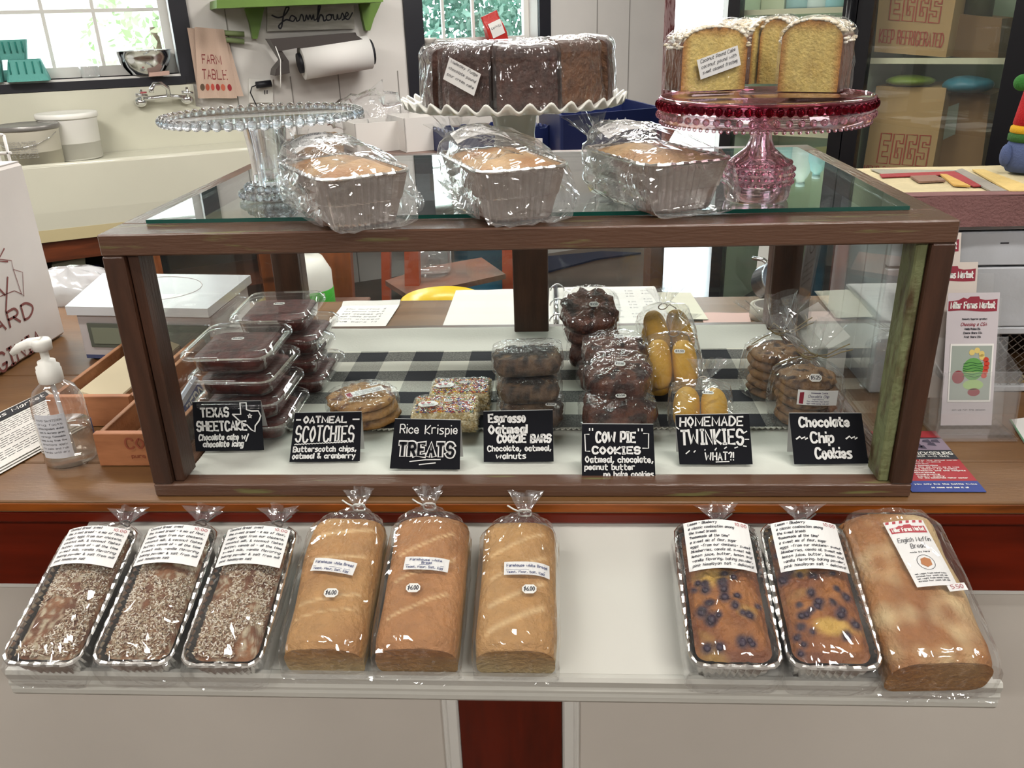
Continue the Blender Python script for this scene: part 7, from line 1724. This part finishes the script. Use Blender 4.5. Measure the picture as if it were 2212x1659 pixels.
for q in (a+ed*.05-en*.06, a+ed*(L_-.05)-en*.06, a+ed*.05-en*.30, a+ed*(L_-.05)-en*.4):
    mb = MB(); mb.box((q.x, q.y, (ZF+ZB-.20)/2), (.06, .06, ZB-.20-ZF-.001), RZ(WY)); obj('leg', mb, m_tt, bt, world=True)
def openbox(name, label, cat, px, z0, h, m, th=.006, notch=False, group=None, holes=False):
    """px: bottom corner pixels FL, FR, BR, BL on the table top"""
    P = [q if isinstance(q, Vector) else onz(*q, z0) for q in px]; c = sum(P, V3())/4; t = thing(name, label, cat, (c.x, c.y, z0), group=group)
    mb = MB(); mb.prism([V3((p.x, p.y, z0+.001)) for p in P], (0, 0, .006)); obj('base', mb, m, t, world=True)
    for i in range(4):
        p, q = P[i], P[(i+1) % 4]; e = (q-p).normalized(); n = V3((-e.y, e.x, 0)); 
        if n.dot(c-p) < 0: n = -n
        L = (q-p).length; e = (q-p)/L; mb = MB()
        if notch:
            k = 6; top = []
            for j in range(k): s0, s1 = L*j/k, L*(j+1)/k; top += [(s0+L/k*.15, h), (s0+L/k*.3, h-.012), (s0+L/k*.7, h-.012), (s0+L/k*.85, h)]
            out = [(0, .007), (L, .007), (L, h)]+list(reversed(top))+[(0, h)]
            mb.prism([p+e*s+V3((0, 0, z)) for s, z in out], n*th)
        else: mb.prism([p+V3((0, 0, .007)), q+V3((0, 0, .007)), q+V3((0, 0, h)), p+V3((0, 0, h))], n*th)
        obj('wall', mb, m, t, world=True)
        if holes and i == 1 or holes and i == 0:
            mb = MB(); k = 5
            for r_ in range(3):
                for j in range(k):
                    s = L*(.30+.40*(j+.5*(r_ % 2))/k); z = h*(.45+.16*r_); 
                    mb.add([p+e*(s+.010*dx)+V3((0, 0, z+.016*dz))-n*.001 for dx, dz in ((-1, 0), (0, -1), (1, 0), (0, 1))], [(0, 1, 2, 3)])
            o = obj('lattice_holes', mb, mat('pale_hole', hx('#b9bcc6'), .7), t, world=True); o['kind'] = 'stuff'
    return t
def walled(fl_, ur, dep):   # corners of a box standing square to the wall: front left pixel, right-hand pixel column, depth
    A = onz(*fl_, ZB); B = onP(ur, fl_[1], A, WN); B = V3((B.x, B.y, ZB)); return [A, B, B-WN*dep, A-WN*dep]
m_tub = mat('white_tub', hx('#cfcbc6'), .4)
openbox('white_tub', 'open white plastic tub on the back table, the left one', 'tub', walled((772, 333), 872, .24), ZB, .15, m_tub, group='white tubs on the back table')
openbox('white_tub', 'open white plastic tub on the back table, the right one', 'tub', walled((878, 330), 976, .28), ZB, .17, m_tub, group='white tubs on the back table')
openbox('brown_box', 'small open brown cardboard box behind the clear cake stand', 'box', walled((655, 342), 745, .16), ZB, .10, mat('brown_card', hx('#8a6a48'), .7))
m_crnavy = mat('navy_plastic', hx('#141f4a'), .45)
openbox('milk_crate', 'navy plastic crate behind the stem of the white cake stand, notched rim', 'crate', walled((990, 342), 1190, .34), ZB, .12, m_crnavy, th=.012, notch=True, group='navy crates on the back table')
openbox('milk_crate', 'navy lattice crate on the right of the back table', 'crate', [(1212, 345), (1428, 322), (1345, 292), (1165, 303)], ZB, .20, m_crnavy, th=.012, holes=True, group='navy crates on the back table')
t = thing('label_card', 'white label card inside the notched navy crate', 'card', onz(1150, 330, ZB)); q = onz(1150, 330, ZB)+V3((0, 0, 0)); mb = MB(); mb.prism([q+V3((-.05, 0, .01)), q+V3((.05, .0, .01)), q+V3((.05, .0, .07)), q+V3((-.04, 0, .07))], WD.cross(V3((0, 0, 1)))*.004); obj('card', mb, m_paper, t, world=True)
# crumpled clear bag on the white tubs
t = thing('clear_plastic_bag', 'crumpled clear plastic bag lying in the left white tub', 'bag', onz(790, 325, ZB)+V3((0, .1, .012)))
mb = MB(); mb.smooth = False; mb.sphere((0, .05, .17), .14, 28, 16, (1.6, .8, .75)); mb.v = [tuple(V3(v)+V3((1, 1, 1))*.06*noise.noise(V3(v)*14)+V3((.3, .3, 1))*.03*noise.noise(V3(v)*40)) for v in mb.v]; obj('bag', mb, m_bagblue, t)
# red coffee bag and small bowl on the far window sill
def sill2(u, off): q = onP(u, 90, WP+WN*off, WN); return V3((q.x, q.y, W2[2]+.001))
t = thing('coffee_bag', 'red and white foil coffee bag leaning in the far window', 'bag', sill2(1078, -.03), RZ(WY) @ RY(-.35))
mb = MB(); mb.smooth = False; rings = [[V3((a, b, z)) for a, b in resample(rrect(w_, d_, .01), 24)] for (w_, d_, z) in [(.12, .07, 0), (.13, .08, .05), (.125, .07, .11), (.12, .02, .16), (.12, .008, .19)]]; mb.loft(rings); obj('pouch', mb, mat('red_foil_pouch', hx('#b9302a'), .35, bump=.2, bscale=40), t)
mb = MB(); q = Patch(.09, .09, lambda x, y: V3((-.045+x, -.043+.25*max(0, y-.06), .05+y))); q.sheet(mb, .001, 4, 6); mb.mi = 1; q.text(mb, 'COFFEE', .01, .08, .05, .012, width=.003); obj('label', mb, [m_paper, m_ink], t)
t = thing('small_bowl', 'small white bowl on the far window sill at its left end', 'bowl', sill2(925, -.02)); mb = MB(); mb.lathe([(.001, 0), (.02, 0), (.05, .04), (.055, .05), (.05, .048), (.02, .006), (.001, .006)], 24, cap=False); obj('bowl', mb, m_pp, t)

# ------------------------------------------------------------------ orange rack, jug, bowl under the back of the counter
t = thing('orange_rack', 'orange painted open rack on the floor behind the counter', 'rack', (-.2, 2.2, ZF))
P0_ = ony(740, 600, 2.05); YR = 2.05
def rk(nm, px, Y, th, m=m_or): mb = MB(); mb.prism([ony(u, v, Y) for u, v in px], (0, th, 0)); return obj(nm, mb, m, t, world=True)
rk('leg', [(876, 720), (908, 720), (902, 480), (872, 480)], YR, .05); rk('leg', [(1086, 720), (1110, 720), (1106, 480), (1084, 480)], YR+.25, .05)
rk('leg', [(826, 720), (842, 720), (842, 480), (822, 480)], YR+.45, .04)
zsh = ony(885, 618, YR).z
mb = MB(); mb.prism([V3((q.x, q.y, zsh-.02)) for q in (onz(832, 606, zsh), onz(882, 638, zsh), onz(1092, 592, zsh), onz(1040, 556, zsh), onz(930, 575, zsh))], (0, 0, .02)); obj('shelf', mb, mat('worn_orange_shelf', hx('#6f4535'), .35, col2=hx('#5a4a44'), nscale=6), t, world=True)
t = thing('orange_post', 'upright orange-brown board behind the counter left of the rack', 'post', ony(728, 720, 1.9)); mb = MB(); mb.prism([ony(u, v, 1.9) for u, v in ((700, 900), (778, 900), (752, 480), (690, 480))], (0, .04, 0)); obj('board', mb, mat('orange_brown_wood', hx('#8c4a1c')), t, world=True); 
for o_ in (t,): pass
zj_ = zsh+.001; p = onz(935, 590, zj_); t = thing('glass_canister', 'clear glass canister on the orange rack', 'jar', (p.x, p.y, zj_)); mb = MB(); mb.lathe([(.001, .001), (.07, .001), (.078, .02), (.078, .09), (.06, .115), (.04, .12), (.045, .14), (.001, .15)], 28, cap=False); obj('jar', mb, film('jar_glass', haze=.08, refl=1.3, base=.05, rough=.02), t)
p = ony(675, 640, 1.75); t = thing('detergent_jug', 'white jug with green cap and green label behind the counter', 'jug', (p.x, p.y, p.z-.05)); mb = MB(); mb.lathe([(.001, 0), (.07, 0), (.075, .01), (.075, .14), (.05, .19), (.028, .205), (.028, .22), (.001, .22)], 28); obj('jug', mb, m_pp, t)
mb = MB(); mb.lathe([(.0755, .0), (.0765, .005), (.0765, .08), (.0755, .082)], 28, cap=False); obj('label', mb, mat('bright_green', hx('#3fae34'), .5), t); mb = MB(); mb.lathe([(.03, .215), (.03, .25), (.001, .252)], 20); obj('cap', mb, mat('bright_green', hx('#3fae34')), t)
lt2 = thing('stool', 'small stool behind the counter carrying the jug', 'stool', (p.x, p.y, ZF)); mb = MB(); mb.box((p.x, p.y, p.z-.066), (.34, .3, .03), b=.004); obj('seat', mb, m_tt, lt2, world=True)
for dx in (-.14, .14):
    for dy in (-.12, .12): mb = MB(); mb.box((p.x+dx, p.y+dy, (ZF+p.z-.082)/2), (.03, .03, p.z-.082-ZF)); obj('leg', mb, m_tt, lt2, world=True)
p = ony(955, 662, 1.35); t = thing('yellow_bowl', 'yellow mixing bowl just beyond the back edge of the counter', 'bowl', (p.x, p.y, p.z-.08)); mb = MB(); mb.lathe([(.001, 0), (.05, 0), (.09, .06), (.115, .10), (.122, .104), (.116, .108), (.085, .07), (.048, .008), (.001, .006)], 36, cap=False); obj('bowl', mb, mat('yellow_glaze', hx('#c9ac26'), .3), t)
lt3 = thing('side_shelf', 'low shelf board behind the counter holding the yellow bowl', 'shelf', (p.x, p.y, ZF)); mb = MB(); mb.box((p.x+.02, p.y, p.z-.093), (.5, .3, .024), b=.003); obj('board', mb, m_tt, lt3, world=True)
for dx in (-.2, .22): mb = MB(); mb.box((p.x+dx, p.y, (ZF+p.z-.106)/2), (.03, .26, p.z-.106-ZF)); obj('support', mb, m_tt, lt3, world=True)
# teal drum and navy mat on the floor
p = onz(1050, 600, -.75); t = thing('teal_drum', 'teal plastic drum on the floor behind the orange rack', 'drum', (p.x, p.y+.1, ZF)); mb = MB(); mb.lathe([(.17, 0), (.19, .05), (.19, .5), (.18, .52), (.02, .52)], 32); obj('drum', mb, mat('teal_plastic', hx('#1d5f7a'), .4), t)
P = [onz(1183, 590, ZF), onz(1290, 562, ZF), onz(1385, 549, ZF), onz(1300, 546, ZF), onz(1150, 560, ZF)]; t = thing('navy_mat', 'navy rubber mat on the brown floor', 'mat', P[0]); mb = MB(); mb.prism([V3((q.x, q.y, ZF+.001)) for q in P], (0, 0, .012)); obj('mat', mb, mat('navy_rubber', hx('#151d3a'), .6), t, world=True)

# ------------------------------------------------------------------ refrigerators
FY = radians(-35); FD = V3((cos(FY), sin(FY), 0)); FN = V3((sin(FY), -cos(FY), 0)); FP = ony(1522, 600, 2.7)
def fl(u, v, off=0): return onP(u, v, FP+FN*off, FN)
def fs(p): return (p-FP).dot(FD)
def fpt(s, z, off=0): q = FP+FD*s+FN*off; return V3((q.x, q.y, z))
m_fb = mat('black_cooler_frame', hx('#101015'), .3)
m_fi = mat('pale_green_cooler_lining', hx('#aab8a0'), .5)
Z0f, Z1f = ZF+.001, 1.25
s0 = fs(fl(1572, 30)); s1 = fs(fl(1830, 30)); sm = (fs(fl(1826, 30)), fs(fl(1876, 30))); s2 = fs(fl(2190, 30)); s3 = s2+.16
def fslab(nm, a, b, z0, z1, off, th, m, par, bev=0): mb = MB(); slab(mb, [fpt(a, z0, off), fpt(b, z0, off), fpt(b, z1, off), fpt(a, z1, off)], FN, th); return obj(nm, mb, m, par, world=True)
DF = .62
def cooler(label, a, b, shelves, lampp, stl=.05, str_=.05):
    t = thing('glass_door_cooler', label, 'cooler', fpt((a+b)/2, ZF, -.3))
    fslab('side_wall', a, a+.02, Z0f, Z1f, -.05, DF, m_fb, t); fslab('side_wall', b-.02, b, Z0f, Z1f, -.05, DF, m_fb, t)
    fslab('side_lining', a+.021, a+.028, Z0f+.3, Z1f-.1, -.07, DF-.05, m_fi, t); fslab('side_lining', b-.028, b-.021, Z0f+.3, Z1f-.1, -.07, DF-.05, m_fi, t)
    fslab('back_lining', a+.029, b-.029, Z0f+.3, Z1f-.1, -.60, .01, m_fi, t); fslab('back_wall', a+.021, b-.021, Z0f, Z1f, -.62, .04, m_fb, t)
    fslab('top_box', a+.021, b-.021, Z1f-.1, Z1f, -.05, DF-.07, m_fb, t); fslab('base_box', a+.021, b-.021, Z0f, Z0f+.3, -.05, DF-.07, m_fb, t)
    for z in shelves:
        fslab('shelf', a+.03, b-.03, z-.006, z, -.09, .48, m_glass, t); fslab('shelf_edge', a+.03, b-.03, z-.016, z+.004, -.08, .008, mat('cream_shelf_edge', hx('#c9c6a8'), .4), t)
    fslab('door_stile', a, a+stl, Z0f+.28, Z1f-.05, 0, .045, m_fb, t); fslab('door_stile', b-str_, b, Z0f+.28, Z1f-.05, 0, .045, m_fb, t)
    fslab('door_rail', a+stl, b-str_, Z0f+.28, Z0f+.36, 0, .045, m_fb, t); fslab('door_rail', a+stl, b-str_, Z1f-.12, Z1f-.05, 0, .045, m_fb, t)
    fslab('door_glass', a+stl, b-str_, Z0f+.36, Z1f-.12, -.02, .006, m_glass, t)
    mb = MB(); mb.tube([fpt(b-.02, .2, .03), fpt(b-.02, .7, .03)], .010, 8); obj('handle', mb, m_fb, t, world=True)
    mb = MB(); mb.tube([fpt(a+.05, Z1f-.13, -.10), fpt(b-.05, Z1f-.13, -.10)], .012, 8); obj('lamp_tube', mb, mat('cooler_tube', (1, 1, .9), emis=((.95, 1, .85), 2.5)), t, world=True)
    c = fpt((a+b)/2, Z1f-.13, -.16); area_light('cooler_light', c, b-a-.1, .06, lampp, Matrix((FD[:], FN[:], (0, 0, 1))).transposed(), (.93, 1, .82))
    return t
szA = fl(1700, 285, -.08).z; szB = fl(2000, 128, -.08).z
cooler('black glass door cooler with milk bottles, left of the pair', s0, (sm[0]+sm[1])/2-.002, [szA, .62], 2.2)
cooler('black glass door cooler holding egg cartons, right of the pair', (sm[0]+sm[1])/2+.002, s3, [szB, fl(1920, 447, -.11).z-.002, -.40], .55, stl=.055, str_=.16)
m_kraft = mat('kraft_cardboard', hx('#a98a5c'), .75, nvar=.06, nscale=5); m_kraft2 = mat('kraft_cardboard_side', hx('#8a6a44'), .75)
EG_ = {'E': '48 08 02 42 43 13 15 35 36 16 17 47 48', 'G': '47 48 08 02 42 45 25 24 33 33 13 17 47', 'S': '47 48 08 04 34 33 03 02 42 46 16 17 47'}
EG_['E'] = '48 08 02 42 43.5 15'
OUT = {'E': [(4, 6), (0, 6), (0, 0), (4, 0), (4, 1.4), (1.5, 1.4), (1.5, 2.4), (3.4, 2.4), (3.4, 3.7), (1.5, 3.7), (1.5, 4.6), (4, 4.6), (4, 6)],
       'G': [(4, 4.2), (4, 6), (0, 6), (0, 0), (4, 0), (4, 3.3), (2.2, 3.3), (2.2, 2.2), (2.7, 2.2), (2.7, 1.3), (1.4, 1.3), (1.4, 4.7), (2.7, 4.7), (2.7, 4.2), (4, 4.2)],
       'S': [(4, 4.3), (4, 6), (0, 6), (0, 2.6), (2.6, 2.6), (2.6, 1.4), (1.4, 1.4), (1.4, 1.9), (0, 1.9), (0, 0), (4, 0), (4, 3.7), (1.4, 3.7), (1.4, 4.7), (2.6, 4.7), (2.6, 4.3), (4, 4.3)]}
m_eggred = mat('carton_red_print', hx('#9a3f2c'), .7)
def egg(label, px, off, dep, e_t, k_t, tilt=0):
    P = [fl(u, v, off) for u, v in px]   # BL BR TR TL
    t = thing('egg_carton_case', label, 'box', (P[0]+P[1])/2, group='egg cases in the cooler')
    mb = MB(); slab(mb, P, FN, dep); obj('case', mb, m_kraft, t, world=True)
    q = Patch.quad(*P); w, h = q.w, q.h; mb = MB()
    x0, x1, y0, y1 = w*e_t[0], w*e_t[1], h*e_t[2], h*e_t[3]; cw = (x1-x0)/4
    for i, c in enumerate('EGGS'):
        q.stroke(mb, [(x0+cw*(i+.06)+a/4*cw*.80, y0+b/6*(y1-y0)) for a, b in OUT[c]], w*.018, off=.002)
    q.text(mb, 'KEEP REFRIGERATED', w*k_t[0], w*k_t[1], h*k_t[2], h*(k_t[3]-k_t[2]), width=w*.016, off=.002, sp=1.6)
    obj('lettering', mb, m_eggred, t, world=True); return t
egg('egg case on the upper shelf of the right cooler', [(1888, 112), (2043, 124), (2075, -60), (1905, -70)], -.11, .32, (.16, .86, .40, .72), (.06, .93, .12, .28))
egg('egg case on the lower shelf, its top visible under the green bags', [(1852, 440), (1998, 455), (2045, 190), (1893, 186)], -.11, .30, (.18, .93, .37, .62), (.02, .97, .22, .34))
t = thing('brown_carton', 'brown carton beside the lower egg case with a white shipping label', 'box', fl(2090, 330, -.2)); P = [fl(2003, 420, -.20), fl(2112, 420, -.20), fl(2140, 205, -.20), fl(2048, 195, -.20)]; mb = MB(); slab(mb, P, FN, .28); obj('case', mb, m_kraft2, t, world=True)
mb = MB(); slab(mb, [fl(2037, 302, -.195), fl(2063, 290, -.195), fl(2072, 222, -.195), fl(2045, 232, -.195)], FN, .002); obj('shipping_label', mb, mat('greyish_label', hx('#9aa08e'), .7), t, world=True)
t = thing('brown_carton', 'brown carton beside the upper egg case', 'box', fl(2100, 80, -.22)); P = [fl(2048, 122, -.22), fl(2155, 128, -.22), fl(2165, 40, -.22), fl(2070, 30, -.22)]; mb = MB(); slab(mb, P, FN, .24); obj('case', mb, m_kraft2, t, world=True)
t = thing('round_tin', 'dark green round tin above the upper brown carton', 'tin', fl(2110, 38, -.3)); q = fl(2110, 40, -.30); mb = MB(); mb.lathe([(.001, .0), (.05, .0), (.05, .10), (.04, .115), (.001, .115)], 20, c=(q.x, q.y, q.z)); obj('tin', mb, mat('olive_tin', hx('#4a4f2c'), .5), t, world=True)
for k, (px, c, lb) in enumerate([([(1915, 184), (2020, 188), (2015, 164), (1925, 160)], '#6a7f2e', 'green vegetable bag lying on top of the lower egg case'), ([(2030, 196), (2140, 204), (2145, 166), (2060, 162)], '#2e6f7f', 'teal vegetable bag lying above the lower brown carton')]):
    P = [fl(u, v, -.16) for u, v in px]; c_ = sum(P, V3())/4; t = thing('produce_bag', lb, 'bag', c_); mb = MB(); mb.smooth = True; mb.sphere((0, 0, 0), 1, 20, 10, ((P[1]-P[0]).length/2, .09, (P[2]-P[1]).length/2), RZ(FY)); mb.v = [tuple(V3(v)*(1+.15*noise.noise(V3(v)*25))) for v in mb.v]; obj('bag', mb, mat('bag_%d' % k, hx(c), .35), t)
# bottles in the left cooler
for k, (u, vb, r, h, c, lb) in enumerate([(1672, 70, .05, .22, '#c9cdb2', 'pale milk carton with round emblem in the left cooler'), (1722, 60, .055, .20, '#9fc0c4', 'pale blue milk jug in the middle of the left cooler'), (1765, 52, .05, .24, '#cfdcdc', 'white milk jug right of the middle in the left cooler'), (1800, 55, .045, .20, '#8fbcc4', 'light blue jug at the right of the left cooler')]):
    q = fl(u, vb, -.30); zt2 = .621; t = thing('milk_jug', lb, 'bottle', (q.x, q.y, zt2), RZ(FY), 'milk bottles in the cooler')
    mb = MB()
    if k == 0:
        mb.box((0, 0, h/2), (.10, .10, h), b=.004); obj('jug', mb, mat('jug_0', hx(c), .4), t)
        mb = MB(); mb.tube([V3((.026*cos(a), -.0505, h*.70+.026*sin(a))) for a in [2*pi*i/16 for i in range(17)]], .0025, 4); obj('emblem', mb, m_ink, t)
        mb = MB(); q2 = Patch.quad((-.04, -.0505, .03), (.04, -.0505, .03), (.04, -.0505, .12), (-.04, -.0505, .12)); q2.text(mb, 'MILK', .02, .06, .05, .02, width=.003); q2.text(mb, 'FRESH', .01, .07, .015, .015, width=.002); obj('lettering', mb, m_ink, t)
    else:
        mb.lathe([(.001, 0), (r, 0), (r*1.02, .01), (r*1.02, h*.6), (r*.5, h*.85), (r*.35, h*.88), (r*.35, h*.95), (.001, h*.95)], 20); obj('jug', mb, mat('jug_%d' % k, hx(c), .35), t); mb = MB(); mb.lathe([(r*.4, h*.93), (r*.4, h), (.001, h)], 16); obj('cap', mb, mat('jug_cap', hx('#c9e2ea'), .4), t)
for k, u in enumerate([1640, 1690, 1745]):
    q = fl(u, 262, -.3); t = thing('cheese_pack', ['pale wrapped cheese pack, left on the lower shelf of the left cooler', 'pale wrapped cheese pack, middle of the lower shelf of the left cooler', 'pale wrapped cheese pack, right on the lower shelf of the left cooler'][k], 'package', (q.x, q.y, szA+.001), RZ(FY), 'cheese packs in the cooler'); mb = MB(); mb.box((0, 0, .03), (.13, .09, .06), b=.01); obj('pack', mb, mat('pale_pack', hx('#a9b0a0'), .4), t)
# notice on the cooler's black side, seen through the case
t = thing('torn_note', 'white torn notice taped to the black cooler base', 'notice', fl(1660, 560, .002)); mb = MB(); slab(mb, [fl(1634, 580, .003), fl(1650, 578, .003), (fl(1668, 581, .003)), fl(1690, 579, .003), fl(1690, 528, .003), fl(1640, 528, .003)], FN, .002); obj('paper', mb, m_paper, t, world=True)
# wooden prop in the doorway
t = thing('wooden_prop', 'brown wooden stick leaning in the bright doorway', 'stick', onz(1442, 330, ZF)); mb = MB(); A = wl(1440, 300, .12); B = wl(1472, 245, .10); d = (B-A); mb.tube([A-d*1.5, B+d*.4], .022, 8, smooth=False); obj('stick', mb, mat('red_brown_stick', hx('#7d4a3c'), .6), t, world=True)
# open white outer door beyond
t = thing('outer_door', 'white outer door standing open beyond the bright doorway', 'door', wpt(DR[0]+.3, ZF, -.4)); mb = MB()
for a, b in ((.09, .13), (.17, .19)): 
    mb = MB(); slab(mb, [wpt(DR[0]+a, ZF+.02, -.5), wpt(DR[0]+b, ZF+.02, -.5), wpt(DR[0]+b, 1.1, -.5), wpt(DR[0]+a, 1.1, -.5)], WN, .03); obj('stile', mb, m_white, t, world=True)
